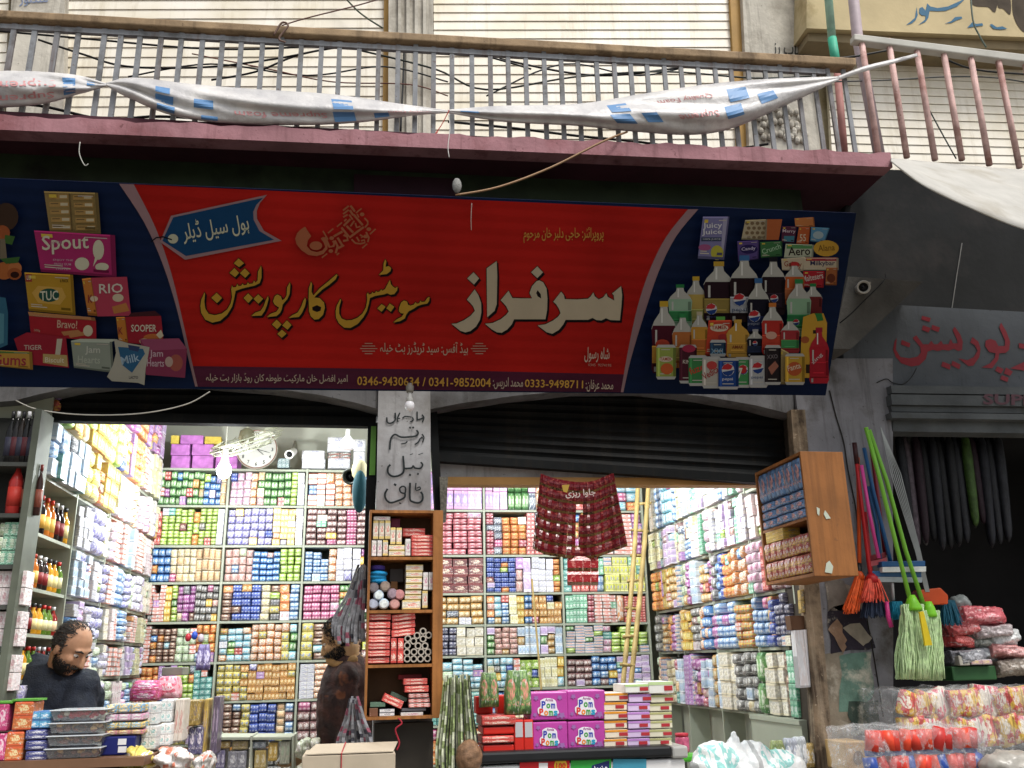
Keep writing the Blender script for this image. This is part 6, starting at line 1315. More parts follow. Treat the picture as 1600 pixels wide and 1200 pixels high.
sbag('small green snack bag with orange print on the red cartons', 749, 1050, 778, 1106, FY + .12, gbm, grp='green bags on the freezer'); sbag('taller green snack bag tied at the neck beside the magenta carton', 788, 1046, 828, 1118, FY + .1, gbm, grp='green bags on the freezer')
# ================================================================== STREET COUNTER AT THE MAN'S SIDE
KY = 4.28
kt = at(100, 1187, KY).z
ct = thing('counter', 'low brown counter edge carrying the orange packs and clear tubs', 'counter', (-1.3, KY, .3))
MB().slab([V((at(-80, 1187, KY).x, KY, kt)), V((at(225, 1184, KY).x, KY, kt)), V((at(225, 1184, KY).x + .05, KY + .55, kt)), V((at(-80, 1187, KY).x, KY + .55, kt))], (0, 0, -.035)).build('counter_top', mat('brown counter', '#7a5a44', .5, .25, 5), ct)
MB().box(at(-80, 1187, KY).x, at(215, 1187, KY).x, KY + .03, KY + .5, .3, kt - .05).build('counter_front', mat('brown counter', '#7a5a44', .5, .25, 5), ct)
orp = pack_mat('orange drink pack', '#e0641c', '#f2d070', '#d84818', 0); pkp = pack_mat('pink drink pack', '#d02870', '#f2c0d0', '#b01a58', 0)
for k, (x0, y0, x1, y1, mm, lb) in enumerate([(-22, 1100, 15, 1144, pkp, 'pink pack on the upper layer at the counter end'), (-24, 1146, 12, 1190, pkp, 'pink pack on the lower layer at the counter end'), (17, 1096, 53, 1142, orp, 'orange pack with green rim on the upper layer'), (5, 1143, 38, 1190, orp, 'orange pack on the lower layer')]):
    o = carton('drink_pack', lb, (x0, y0), (x1, y1), KY + .03, .14, mm, 'orange and pink packs on the counter', cat='pack')
    if 'upper' in lb: h_ = MB().box(-.05, .05, .002, .13, 0, .008).build('green_rim', flat('#5a9a3a'), None); h_.parent = o; h_.location = (0, 0, at(x1, y0, KY + .03).z - at(x1, y1, KY + .03).z)
carton('biscuit_box', 'sky blue biscuit box standing on the navy boxes', (42, 1111), (80, 1139), KY + .04, .14, pack_mat('sky box', '#3a9ad0', '#e8f2f8', '#1d5a9a', 0))
for k in range(3): carton('biscuit_box', 'navy biscuit box with white lettering in the low stack beside the tubs', (38, 1140 + 16.5 * k), (74, 1156 + 16.5 * k), KY + .03, .14, pack_mat('navy box', '#1f2470', '#e8e8f2', '#2a3088', 0), 'navy boxes on the counter')
clear = NB('clear tub plastic'); clear.b.inputs['Base Color'].default_value = lin('#d5dade'); clear.b.inputs['Roughness'].default_value = .12; clear.b.inputs['Alpha'].default_value = .22; clear.bump(clear.noise(clear.n('ShaderNodeTexCoord').outputs['Object'], 30, 3), .2, .01)
swt = [flat('#7a4a38'), flat('#b03038'), flat('#c9a060'), flat('#4a3a34'), flat('#d8d0c0')]
for k in range(4):
    x0, x1 = 78 - k * 3, 166 - k * 3; y0 = 1107 + k * 20
    a, b = at(x0, y0 + 19, KY + .02), at(x1, y0, KY + .02); h_ = b.z - a.z
    t = thing('sweets_tub', ('clear tub of red wrapped sweets topmost of the four', 'clear tub of brown sweets second from the top', 'clear tub of mixed sweets third from the top', 'clear tub of dark sweets at the bottom of the four')[k], 'tub', ((a.x + b.x) / 2, KY + .1, a.z), 'clear sweet tubs on the counter')
    MB().hexa([(a.x + .012, KY + .03, a.z), (b.x - .012, KY + .03, a.z), (b.x, KY + .02, b.z - .007), (a.x, KY + .02, b.z - .007)], [(a.x + .012, KY + .2, a.z), (b.x - .012, KY + .2, a.z), (b.x, KY + .21, b.z - .007), (a.x, KY + .21, b.z - .007)]).build('tub', clear.m, t)
    MB().box(a.x - .006, b.x + .006, KY + .012, KY + .22, b.z - .006, b.z - .001).build('lid', mat('tub lid', '#c4cace', .2, .1), t, bevel=.004)
    m = MB(); r = random.Random(k)
    for q in range(80): m.ell((r.uniform(a.x + .03, b.x - .03), KY + r.uniform(.042, .12), a.z + r.uniform(.008, h_ * .78)), .015, .012, .01, 6, m=r.choice((0, 1, 1, 4) if k == 0 else (0, 0, 2, 3)))
    sw = m.build('sweets', swt, t, smooth=True); sw['kind'] = 'stuff'
for k, (y0, y1, h1, h2, lb) in enumerate([(1100, 1114, '#e2b83a', '#3a8ac0', 'yellow and blue flat box topmost behind the tubs'), (1115, 1127, '#d8d0d8', '#e08ab8', 'pale pink flat box second behind the tubs'), (1128, 1139, '#3a90b8', '#e8c040', 'blue and yellow flat box third behind the tubs'), (1140, 1149, '#e8c23a', '#d05a8a', 'yellow and pink flat box fourth behind the tubs')]):
    carton('sweets_box', lb, (163, y0), (224, y1), KY + .12, .2, pack_mat('flat box ' + h1, h1, '#f2eee0', h2, 1), 'flat boxes stacked behind the tubs')
nb_ = carton('navy_carton', 'navy carton with white panels under the flat boxes', (156, 1150), (212, 1181), KY + .1, .2, mat('navy carton', '#1c2468', .45, .1))
for (xx, yy) in ((184, 1154), (184, 1166)):
    a, b = at(xx, yy + 10, KY + .1), at(xx + 14, yy, KY + .1); h_ = MB().box(a.x - nb_.location.x, b.x - nb_.location.x, -.002, .002, a.z - nb_.location.z, b.z - nb_.location.z).build('white_panel', flat('#e2e2e4'), None); h_.parent = nb_
wt = pack_mat('white teal box', '#e6e6e2', '#3aa0a0', '#d4d8d8', 1)
for k, (x0, y0, x1, y1, lb) in enumerate([(218, 1134, 246, 1172, 'white and teal box standing low nearest the navy carton'), (222, 1098, 248, 1133, 'white and teal box stacked above nearest the flat boxes'), (247, 1130, 268, 1166, 'white and teal box standing low in the middle'), (249, 1093, 270, 1129, 'white and teal box stacked above in the middle'), (269, 1092, 289, 1160, 'tall beige box with red edge at the end of the row')]):
    carton('sweets_box', lb, (x0, y0), (x1, y1), KY + .2 + .04 * k, .16, wt if k < 4 else pack_mat('beige red box', '#dccab8', '#b8483a', '#e8dccc', 1), 'white boxes at the counter corner')
for k, (x0, y0, x1, y1, h, h2, lb) in enumerate([(286, 1094, 312, 1135, '#c09a3a', '#5a3a1c', 'brown gold box standing behind the counter boxes'), (292, 1136, 318, 1180, '#4a4478', '#e8d8e8', 'violet box standing under the brown gold box'), (313, 1092, 326, 1178, '#d8b040', '#6a3a3a', 'narrow yellow box standing beside the dark stand'), (327, 1088, 344, 1180, '#5a4a6a', '#8a6a9a', 'dark plum stand at the end of the counter boxes')]):
    carton('sweets_box', lb, (x0, y0), (x1, y1), 4.9 + .03 * k, .16, pack_mat('box ' + h, h, h2, gain(h, .6), 1), 'boxes behind the counter corner')
sbag('hot pink plastic bag of sweets leaning behind the counter', 206, 1062, 252, 1096, 5.3, pack_mat('pink bag', '#e0489a', '#f8d0e4', '#c02a58', 1), d=.2)
sbag('second pink and red bag leaning beside the hot pink one', 246, 1056, 284, 1092, 5.5, pack_mat('pink red bag', '#d83a58', '#f2d0d8', '#e8a0b0', 1), d=.2)
sbag('purple printed bag hanging in front of the brown packets', 305, 1006, 331, 1048, 6.9, pack_mat('purple bag', '#5a4a8a', '#c0b0d8', '#3a2a5a', 1), d=.06)
carton('tin', 'grey lidded tin standing behind the pink bags', (252, 1042), (286, 1056), 5.6, .2, mat('grey tin', '#8f9288', .4))
for k, (x, y, h, lb) in enumerate([(294, 996, '#b0303a', 'red small ball shaped toy hanging among the packets'), (304, 993, '#3050b0', 'blue small ball shaped toy hanging among the packets'), (314, 997, '#c0b0b8', 'pale small ball shaped toy hanging among the packets')]):
    tag(MB().ell(at(x, y, 6.95), .022, .022, .03, 10).build('toy_ball', mat('toy ' + h, h, .3), smooth=True), lb, 'toy')
# low display rack in the middle, jars and tins on it
rk = thing('display_rack', 'low grey rack holding small tins between counter and carton', 'rack', at(400, 1200, 5.2))
for (x0, y0, x1, y1) in [(335, 1152, 392, 1156), (392, 1152, 455, 1156)]: MB().slab([at(x0, y0, 5.2), at(x1, y0, 5.2), at(x1, y1, 5.2), at(x0, y1, 5.2)][::-1], (0, .3, 0)).build('shelf', shelf_m, rk)
for x in (333, 391, 456): MB().slab([at(x, 1150, 5.19), at(x + 3, 1150, 5.19), at(x + 2, 1260, 5.19), at(x - 1, 1260, 5.19)][::-1], (0, .3, 0)).build('upright', shelf_m, rk)
for k, (x0, y0, x1, y1, h, h2, lb) in enumerate([(338, 1158, 360, 1170, '#b08a3a', '#e8d8a0', 'gold flat tin on the rack'), (362, 1157, 388, 1172, '#a08a50', '#6a4a20', 'brown gold tin on the rack'), (336, 1172, 352, 1205, '#6a6090', '#d8d0e8', 'violet box standing on the rack'), (354, 1173, 386, 1205, '#8a8a98', '#d0d0d8', 'grey ribbed pack on the rack'), (394, 1158, 416, 1170, '#7f8a98', '#c8d0d8', 'blue grey tin on the rack'), (418, 1160, 434, 1190, '#d8a838', '#f2dc90', 'yellow box standing on the rack'), (396, 1172, 416, 1205, '#c8a850', '#f0e0b0', 'pale gold box on the rack'), (436, 1158, 454, 1195, '#b8b8a0', '#6a8a5a', 'olive white box on the rack')]):
    carton('tin', lb, (x0, y0), (x1, y1), 5.22, .14, pack_mat('tin ' + h, h, h2, gain(h, .7), 1), 'tins on the low rack', cat='tin')
for k, (x0, y0, x1, y1, h, lb) in enumerate([(180, 1165, 238, 1215, '#d8c040', 'yellow plastic bag heaped in front of the counter'), (236, 1162, 300, 1212, '#e8e0dc', 'white and red plastic bag heaped in front of the counter'), (292, 1172, 335, 1215, '#d0cfc8', 'clear bag with orange sweets heaped beside the rack'), (455, 1150, 492, 1190, '#b8c0a0', 'pale green jar bag behind the big carton'), (478, 1150, 505, 1175, '#c8c4a8', 'cream jar bag behind the big carton')]):
    a, b = at(x0, y1, 4.35 if k < 3 else 5.0), at(x1, y0, 4.35 if k < 3 else 5.0); mb = MB(); r = random.Random(k + 40)
    for q in range(12): mb.ell((r.uniform(a.x + .04, b.x - .04), a.y + .1 + r.uniform(-.05, .05), a.z + (b.z - a.z) * r.uniform(.2, .72)), (b.x - a.x) * r.uniform(.2, .4), .07, (b.z - a.z) * r.uniform(.14, .3), 10, Matrix.Rotation(r.uniform(-.7, .7), 3, 'Y'))
    o = mb.build('plastic_bag', pack_mat('bag ' + h, h, '#f2e8e0', '#d86a4a' if k in (1, 2) else gain(h, .8), 1), smooth=True); md = o.modifiers.new('r', 'REMESH'); md.mode = 'VOXEL'; md.voxel_size = .008; md.use_smooth_shade = True; dm = o.modifiers.new('d', 'DISPLACE'); tx = bpy.data.textures.new('crumple', 'CLOUDS'); tx.noise_scale = .03; dm.texture = tx; dm.strength = .025; dm.texture_coords = 'GLOBAL'; tag(o, lb, 'bag')
# big carton with red string
cb = thing('cardboard_carton', 'large pale cardboard carton tied with red string under the cabinet', 'carton', at(550, 1200, 4.2))
CYb = 4.2; c0, c1 = at(472, 1181, CYb), at(618, 1177, CYb); cz = (c0.z + c1.z) / 2
cardm = mat('pale cardboard', '#b5a894', .85, .1, 6, .1)
MB().box(c0.x, c1.x, CYb, CYb + .3, cz - .3, cz).build('box', cardm, cb, bevel=.004).rotation_euler = (0, 0, 0)
MB().slab([V((c0.x + .01, CYb - .0, cz + .004)), V((c1.x - .01, CYb - .0, cz + .004)), V((c1.x + .015, CYb + .16, cz + .03)), V((c0.x + .05, CYb + .16, cz + .03))], (0, 0, .004)).build('lid_flap', cardm, cb)
m = MB(); xs_ = at(535, 1181, CYb).x; m.tube([(xs_, CYb - .004, cz - .25), (xs_ - .004, CYb - .004, cz + .006), (xs_ + .01, CYb + .15, cz + .038)], .003, 5); m.build('red_string', flat('#a83a40'), cb)
cable('ribbon', 'red ribbon dangling under the pine cabinet', [(622, 1122), (628, 1130), (618, 1140), (624, 1160), (620, 1172)], 4.5, .004, '#a02a38', 'ribbon')
o = MB().box(.08, .36, 4.6, 4.69, .3, at(620, 1130, 4.6).z).build('dark_board', mat('dark board', '#38342f', .8, .3), None); tag(o, 'dark board standing below the pine cabinet', 'board')
# white sack, jar and bottles in the ladder-side corner
r = random.Random(5); mb = MB(); a, b = at(1105, 1215, 4.5), at(1258, 1163, 4.5)
for q in range(14): mb.ell((r.uniform(a.x + .06, b.x - .06), 4.6 + r.uniform(-.05, .05), a.z + r.uniform(0, .06)), r.uniform(.08, .13), .1, r.uniform(.06, .1), 12, Matrix.Rotation(r.uniform(-.6, .6), 3, 'Y'))
mb.ell(at(1148, 1165, 4.6), .03, .03, .075, 10)
o = mb.build('plastic_sack', pack_mat('white teal sack', '#e2e6e6', '#4ab0a8', '#d8dedf', 1), smooth=True); md = o.modifiers.new('r', 'REMESH'); md.mode = 'VOXEL'; md.voxel_size = .012; md.use_smooth_shade = True
dm = o.modifiers.new('d', 'DISPLACE'); tx = bpy.data.textures.new('crumple', 'CLOUDS'); tx.noise_scale = .05; dm.texture = tx; dm.strength = .035; dm.texture_coords = 'GLOBAL'; tag(o, 'crumpled white plastic sack with teal print beside the freezer', 'sack')
p = at(1066, 1160, 4.75); t = thing('jar', 'pink sweet jar with red lid behind the freezer end', 'jar', p)
MB().lathe([(.03, -.05), (.036, -.04), (.036, .02), (.03, .03)], p, 16).build('body', mat('pink jar', '#c05a7a', .2, .4, 60), t, smooth=True); MB().lathe([(.034, .03), (.034, .045), (.001, .046)], p, 16).build('lid', flat('#b02a3a'), t, smooth=True)
tag(MB().box(p.x - .03, p.x + .09, 4.7, 4.8, p.z - .09, p.z - .055).build('green_lid_box', mat('lime lid', '#5ac03a', .4), bevel=.01), 'lime green lid of a box below the pink jar', 'box')
# pale counter-side panels under the right wall shelves
pn = thing('side_counter', 'pale laminate side counter under the small boxes near the jamb', 'counter', (2.45, 4.85, .3))
MB().box(2.36, 2.41, 4.9, 5.5, .3, 1.24).build('panel', shelf_m, pn); MB().box(2.36, 2.58, 4.84, 4.9, .3, 1.24).build('end_panel', shelf_m, pn); MB().box(2.35, 2.58, 4.84, 5.5, 1.24, 1.265).build('counter_top', shelf_m, pn)
for k, (x0, y0, x1, y1, h, lb) in enumerate([(1226, 1152, 1246, 1200, '#a8b0c0', 'grey blue pouch standing by the pale panel'), (1242, 1150, 1258, 1198, '#c8d0d8', 'silver pouch standing by the pale panel'), (1206, 1156, 1224, 1200, '#8a9a4a', 'olive pouch standing by the pale panel'), (1256, 1160, 1272, 1200, '#c09a40', 'gold pouch standing by the pale panel')]): sbag(lb, x0, y0, x1, y1, 4.72, pack_mat('pouch ' + h, h, '#f0f0f0', gain(h, .6), 1), grp='pouches by the jamb', d=.05)
tag(MB().slab([at(1242, 985, 4.68), at(1268, 983, 4.68), at(1276, 1073, 4.68), at(1250, 1075, 4.68)][::-1], (0, .05, 0)).build('tall_box', pack_mat('white lined box', '#c8c8cc', '#a8a8b0', '#c0b8b8', 3)), 'tall white box with red edge leaning on the jamb', 'box')
tag(MB().slab([at(1234, 962, 4.7), at(1262, 962, 4.7), at(1264, 984, 4.7), at(1237, 984, 4.7)][::-1], (0, .06, 0)).build('brown_carton', mat('brown cardboard', '#6a4c38', .8, .2)), 'brown carton wedged above the tall white box', 'carton')
tag(MB().slab([at(1250, 922, 4.68), at(1258, 920, 4.68), at(1260, 956, 4.68), at(1252, 958, 4.68)][::-1], (0, .03, 0)).build('yellow_strip', pack_mat('yellow black strip', '#c8a040', '#2a2418', '#a8842a', 0)), 'narrow yellow box with black marks hanging on the jamb', 'box')
# ---- bottles: narrow stand by the street and the first side bay
def bottle(p, h, r, glass, cap, label, grp, lab=None):
    t = thing('bottle', label, 'bottle', p, grp)
    MB().lathe([(r * .9, 0), (r, h * .03), (r, h * .6), (r * .55, h * .74), (r * .36, h * .8), (r * .36, h * .9)], p, 10).build('body', mat('bottle ' + glass, glass, .12, .2, 20), t, smooth=True)
    MB().lathe([(r * .42, h * .88), (r * .42, h), (.001, h)], p, 10).build('cap', mat('cap ' + cap, cap, .35), t, smooth=True)
    if lab: MB().lathe([(r * 1.03, h * .15), (r * 1.03, h * .5)], p, 10).build('paper_label', flat(lab), t, smooth=True)
sh = thing('corner_stand', 'narrow dark corner stand of bottles at the street edge', 'shelves', (-1.85, 4.62, .3))
skm = mat('dark stand laminate', '#4a4c48', .6, .2)
sx0, sx1 = at(-30, 800, 4.6).x, at(62, 660, 4.6).x - .02
MB().box(sx1 - .002, sx1 + .03, 4.58, 4.76, .6, at(60, 640, 4.6).z).build('upright', mat('dull green laminate', '#5f6458'), sh)
zb4 = []
for y in (722, 802, 882, 945, 1010, 1080):
    z = at(30, y, 4.6).z; zb4.append(z); MB().box(sx0 - .3, sx1 - .004, 4.6, 4.78, z - .02, z).build('shelf', skm, sh)
MB().box(sx0 - .3, sx1 - .003, 4.78, 4.8, .6, at(60, 640, 4.6).z).build('back_panel', mat('stand back', '#2a2c2a', .8), sh)
BL = ['#141414', '#1c1a1a', '#26201c']
for k in range(6):
    x = at(8 + k * 8.5, 720, 4.64).x; bottle(V((x, 4.66, zb4[0])), .27, .021, BL[k % 3], '#c8c8cc' if k % 2 else '#2a2a2e', 'dark bottle on the top shelf of the corner stand', 'dark bottles on the top of the corner stand', '#5a2a30' if k % 2 else '#3a3a4a')
bottle(V((at(17, 800, 4.64).x, 4.66, zb4[1])), .27, .034, '#a8302c', '#d8502a', 'tall red flask with orange cap on the corner stand', 'red flask', '#c03a30')
for k in range(4): bottle(V((at(33 + k * 7, 800, 4.64).x, 4.66, zb4[1])), .25, .018, '#3a2420', '#8a3a34', 'slim dark bottle beside the red flask on the corner stand', 'slim dark bottles on the corner stand', '#8a4a3a')
for i in range(3):
    for k in range(4): put(('paleg', 'mint')[k % 2], V((at(2 + k * 9, 870, 4.64).x, 4.68, zb4[2] + .035 + i * .068)), 0, (.055, .1, .066), 'pale green packet piled on the third shelf of the corner stand' if k % 2 == 0 else 'mint box piled on the third shelf of the corner stand', 'packs on the third shelf of the corner stand ' + 'ab'[k % 2])
for j in (3, 4, 5):
    for i in range(2):
        for k in range(4): put('palep', V((at(0 + k * 9, 950, 4.64).x, 4.68, zb4[j] + .04 + i * .08)), 0, (.055, .1, .078), f"pale rose box on the {('fourth', 'fifth', 'sixth')[j - 3]} shelf of the corner stand", f"rose boxes on the {('fourth', 'fifth', 'sixth')[j - 3]} shelf of the corner stand")
kinds = [('#1a1416', '#b02a24', '#d8a84a'), ('#c8742a', '#c03a24', '#e8c060'), ('#2a1e1a', '#d8d8d8', '#8a2a2a'), ('#d89a2a', '#3a3a3a', '#f0e0a0'), ('#5a7a2a', '#c8302a', '#d8d0a0'), ('#8a2420', '#e0e0e0', '#e8c8a0')]
nm = ['dark brown', 'amber', 'black', 'golden', 'green', 'red']
for i, (row, z) in enumerate(((3, zL[4]), (4, zL[5]), (5, zL[6]), (6, zL[7]))):
    for dx in (0, 1):
        for k in range(7):
            q = (k // 2 + i + dx * 2) % 6; g_, c_, l_ = kinds[q]
            bottle(V((XLF - .005 - dx * .07, uL[0] + .05 + k * .078, z + .001)), (.2, .17, .15, .16)[i], .026, g_, c_, f"{nm[q]} bottle on the {('fourth', 'fifth', 'sixth', 'seventh')[i]} shelf of the bay beside the man", f"{nm[q]} bottles on the {('fourth', 'fifth', 'sixth', 'seventh')[i]} side shelf", l_)

# ================================================================== BROOMS AND GOODS OUTSIDE THE NEIGHBOURING SHOP
BY = 4.58
def stick(pts, y, r, h, parent, name='handle', n=8): return MB().tube([at(px_, py_, y) for px_, py_ in pts], r, n).build(name, mat('plastic ' + h, h, .35, .12, 6), parent, smooth=True)
def bristles(m, a, b, wa, wb, da, db, n, seed, taper=.2):
    r = random.Random(seed); a, b = V(a), V(b)
    for i in range(n):
        u, v = r.uniform(-1, 1), r.uniform(-1, 1); p = a + V((wa * u, da * v, 0)); q = b + V((wb * u + r.uniform(-.01, .01), db * v + r.uniform(-.01, .01), r.uniform(-.015, .015)))
        m.tube([p, (p + q) / 2 + V((0, -.002, 0)), q], [.0035, .003, .0018], 4)
    return m
def broom(label, pts, y, r, h, head, bh, wa, wb, dw=.03, grip=None, name='broom', n=110):
    t = thing(name, label, 'broom', at(*pts[0], y)); stick(pts, y, r, h, t)
    if grip: stick(grip[0], y, r * 1.25, grip[1], t, 'grip')
    (hx0, hy0), (hx1, hy1) = head; m = MB(); bristles(m, at(hx0, hy0, y), at(hx1, hy1, y), wa, wb, dw * .5, dw, n, int(hx0)); m.build('bristles', mat('bristle ' + bh, bh, .6, .4, 40), t)
    a = at(hx0, hy0, y); MB().lathe([(wa * .5, .03), (wa * 1.1, .01), (wa * 1.2, -.02)], a, 10).build('socket', mat('plastic ' + h, h, .35), t, smooth=True); return t
broom('orange broom with long orange handle on the cracked pillar', [(1340, 715), (1342, 800), (1343, 905)], BY, .011, '#c8501c', ((1343, 900), (1328, 955)), '#e8642a', .02, .03, .03, ([(1342, 880), (1343, 905)], '#1c1c1e'))
broom('red handled broom with spread coral bristles', [(1335, 692), (1345, 780), (1358, 885), (1362, 905)], BY - .03, .011, '#b01c22', ((1362, 905), (1362, 938)), '#e8604a', .03, .07, .05, ([(1335, 692), (1339, 725)], '#3a1a1c'), n=200)
broom('red stick with dark blue and white brush below the coral one', [(1352, 800), (1360, 880), (1364, 920)], BY, .009, '#a8262c', ((1364, 928), (1364, 962)), '#2c3850', .04, .065, .05, n=170)
t = thing('duster', 'pink plastic handled duster among the hanging brooms', 'duster', at(1346, 727, BY - .02)); stick([(1346, 727), (1358, 800), (1373, 872)], BY - .05, .01, '#d84a9a', t); stick([(1385, 940), (1388, 965), (1393, 980)], BY - .05, .012, '#c83a80', t, 'hook')
def squeegee(label, pts, y, h, bar, h2='#d8dcd8'):
    t = thing('squeegee', label, 'squeegee', at(*pts[0], y)); stick(pts, y, .011, h, t); (x0, y0), (x1, y1) = bar
    MB().slab([at(x0, y0, y - .03), at(x1, y1, y - .03), at(x1, y1 + 9, y - .03), at(x0, y0 + 9, y - .03)][::-1], (0, .05, 0)).build('head', mat('plastic ' + h, h, .35), t, bevel=.004)
    MB().slab([at(x0 + 1, y0 + 9, y - .035), at(x1 + 1, y1 + 9, y - .035), at(x1 + 1, y1 + 17, y - .035), at(x0 + 1, y0 + 17, y - .035)][::-1], (0, .03, 0)).build('foam_edge', mat('foam ' + h2, h2, .7, .15, 20), t)
squeegee('blue squeegee with white edge on the upper level', [(1350, 700), (1365, 770), (1380, 830), (1392, 880)], BY - .02, '#24588a', ((1378, 877), (1446, 876)))
squeegee('blue squeegee with grey edge on the lower level', [(1357, 760), (1370, 820), (1378, 892)], BY, '#2a5a88', ((1362, 892), (1440, 893)), '#9aa4a8')
squeegee('maroon squeegee half hidden between the blue ones', [(1362, 705), (1372, 780), (1383, 868)], BY + .02, '#7a1c28', ((1360, 868), (1385, 862)), '#b85a60')
t = thing('wire_bundle', 'bundle of thin grey metal rods hanging beside the green mops', 'rods', at(1378, 680, BY))
for k in range(6): MB().tube([at(1376 + k * 1.8, 668 + k * 4, BY + .01), at(1392 + k * 3, 740, BY + .01), at(1430 + k * 1.5, 860, BY), at(1446 + k * 1.2, 925, BY)], .0035, 5).build('rod', mat('grey rod', '#8f9290', .35, .2, metal=.6), t)
def mop(label, pts, y, seed, cx, y0, y1, w_):
    t = thing('mop', label, 'mop', at(*pts[0], y)); stick(pts, y, .012, '#78b83a', t)
    a = at(cx, y0, y); MB().lathe([(.018, .05), (.03, .02), (.045 * w_, -.015), (.045 * w_, -.03)], a, 12).build('socket', mat('plastic #7fce2e', '#7fce2e', .35), t, smooth=True)
    r = random.Random(seed); m = MB(); b = at(cx, y1, y)
    for i in range(260):
        u, v = r.uniform(-1, 1), r.uniform(-1, 1); P = []
        for j in range(7):
            s_ = j / 6; P.append(a.lerp(b, s_) + V((u * .072 * w_ * (.74 + .26 * s_) + .01 * math.sin(j * 1.3 + i * 1.7), v * .045 * min(1, .4 + s_), .004 * math.cos(j * 3 + i))))
        m.tube(P, .0042, 4)
    m.build('strands', mat('pale green strands', '#bcd8a2', .6, .3, 40, .3), t, smooth=True)
mop('lime green mop with pale strands hanging foremost', [(1353, 668), (1375, 750), (1400, 850), (1424, 945)], BY - .12, 3, 1426, 945, 1060, 1.0)
mop('second lime green mop hanging just behind the foremost', [(1358, 672), (1385, 750), (1415, 860), (1443, 945)], BY - .08, 4, 1452, 955, 1062, .8)
o = MB().slab([at(1437, 956, BY - .2), at(1443, 955, BY - .2), at(1457, 1008, BY - .2), at(1446, 1009, BY - .2)][::-1], (0, .012, 0)).build('yellow_label', mat('yellow tag', '#d8c020', .5)); tag(o, 'yellow card tag hanging on the green mops', 'tag')
t = thing('dustpan', 'orange and maroon brush head hanging behind the green mops', 'dustpan', at(1455, 925, BY + .02))
MB().slab([at(1434, 922, BY), at(1470, 918, BY), at(1482, 930, BY), at(1482, 944, BY), at(1440, 946, BY)][::-1], (0, .05, 0)).build('head', mat('plastic #c04a1c', '#c04a1c', .4), t, bevel=.006)
MB().slab([at(1424, 925, BY + .01), at(1448, 922, BY + .01), at(1458, 946, BY + .01), at(1434, 948, BY + .01)][::-1], (0, .05, 0)).build('bristles', mat('maroon bristle', '#4a1a20', .7, .3, 40), t)
t = thing('hand_brush', 'small turquoise hand brush hanging between broom and mop', 'brush', at(1395, 910, BY)); stick([(1394, 908), (1396, 938)], BY - .02, .008, '#a8a8a8', t); m = MB(); bristles(m, at(1399, 940, BY - .02), at(1402, 964, BY - .02), .028, .034, .015, .02, 120, 9); m.build('bristles', mat('turquoise bristle', '#1f8aa8', .6, .3, 40), t)
t = thing('hand_brush', 'teal brush head low behind the green mops', 'brush', at(1480, 950, BY + .05)); m = MB(); bristles(m, at(1480, 942, BY + .06), at(1486, 974, BY + .06), .04, .055, .02, .03, 150, 19); m.build('bristles', mat('deep teal bristle', '#1a5a70', .6, .3, 40), t); MB().slab([at(1468, 936, BY + .05), at(1492, 938, BY + .05), at(1494, 946, BY + .05), at(1468, 946, BY + .05)][::-1], (0, .05, 0)).build('head', mat('deep teal', '#174c5e', .4), t)
# dark umbrellas hanging in the doorway
cols = ['#1e2026', '#5a5058', '#6a6a6c', '#2a1a24', '#16181c', '#1c1e26', '#202228', '#16181c', '#24262c', '#1a1c20', '#22242a', '#16181c', '#3f5a28']
UL_ = ['charcoal', 'dusty pink', 'light grey', 'dark plum', 'black', 'blue black', 'slate', 'jet black', 'soot grey', 'ink black', 'steel grey', 'dull black', 'green tipped']
for k, h in enumerate(cols + cols[3:9]):
    x = 1402 + k * 8.6; ln = 150 + (k * 37 % 40) + (20 if 5 < k < 11 else 0); yv = 4.95 + .02 * (k % 3)
    p0, p1 = at(x, 668 + (k % 3) * 5, yv), at(x + 20 + (k % 3) * 4, 668 + ln, yv)
    t = thing('umbrella', f"{(UL_ + ['graphite', 'coal grey', 'midnight', 'lead grey', 'pitch black', 'ash grey'])[k]} folded umbrella hanging in the neighbouring doorway", 'umbrella', p0, 'umbrellas hanging in the neighbouring doorway')
    m = MB(); P = [p0.lerp(p1, s_) for s_ in (0, .1, .13, .3, .6, .9, .97, 1)]; m.tube(P, [.014, .016, .026, .031, .029, .024, .016, .005], 7); m.build('canopy', mat('umbrella ' + h, h, .45, .5, 35, .6), t, smooth=True)
    MB().tube([p0 + V((0, 0, .09)), p0 + V((0, 0, .01))], .006, 6).build('handle', mat('umbrella handle', '#2a2a2c', .35), t)
    MB().tube([p0.lerp(p1, .34 + .03 * (k % 4)) + V((0, -.0, 0)), p0.lerp(p1, .37 + .03 * (k % 4))], .0245, 8).build('strap', flat(('#0e0e10', '#8a8a88')[k % 5 == 4], .4), t)
o = MB().slab([at(1392, 655, 4.9), at(1580, 657, 4.9), at(1580, 668, 4.9), at(1392, 664, 4.9)][::-1], (0, .03, 0)).build('hanging_rail', mat('dark rail', '#17181a', .6)); tag(o, 'dark rail from which the umbrellas hang', 'rail')
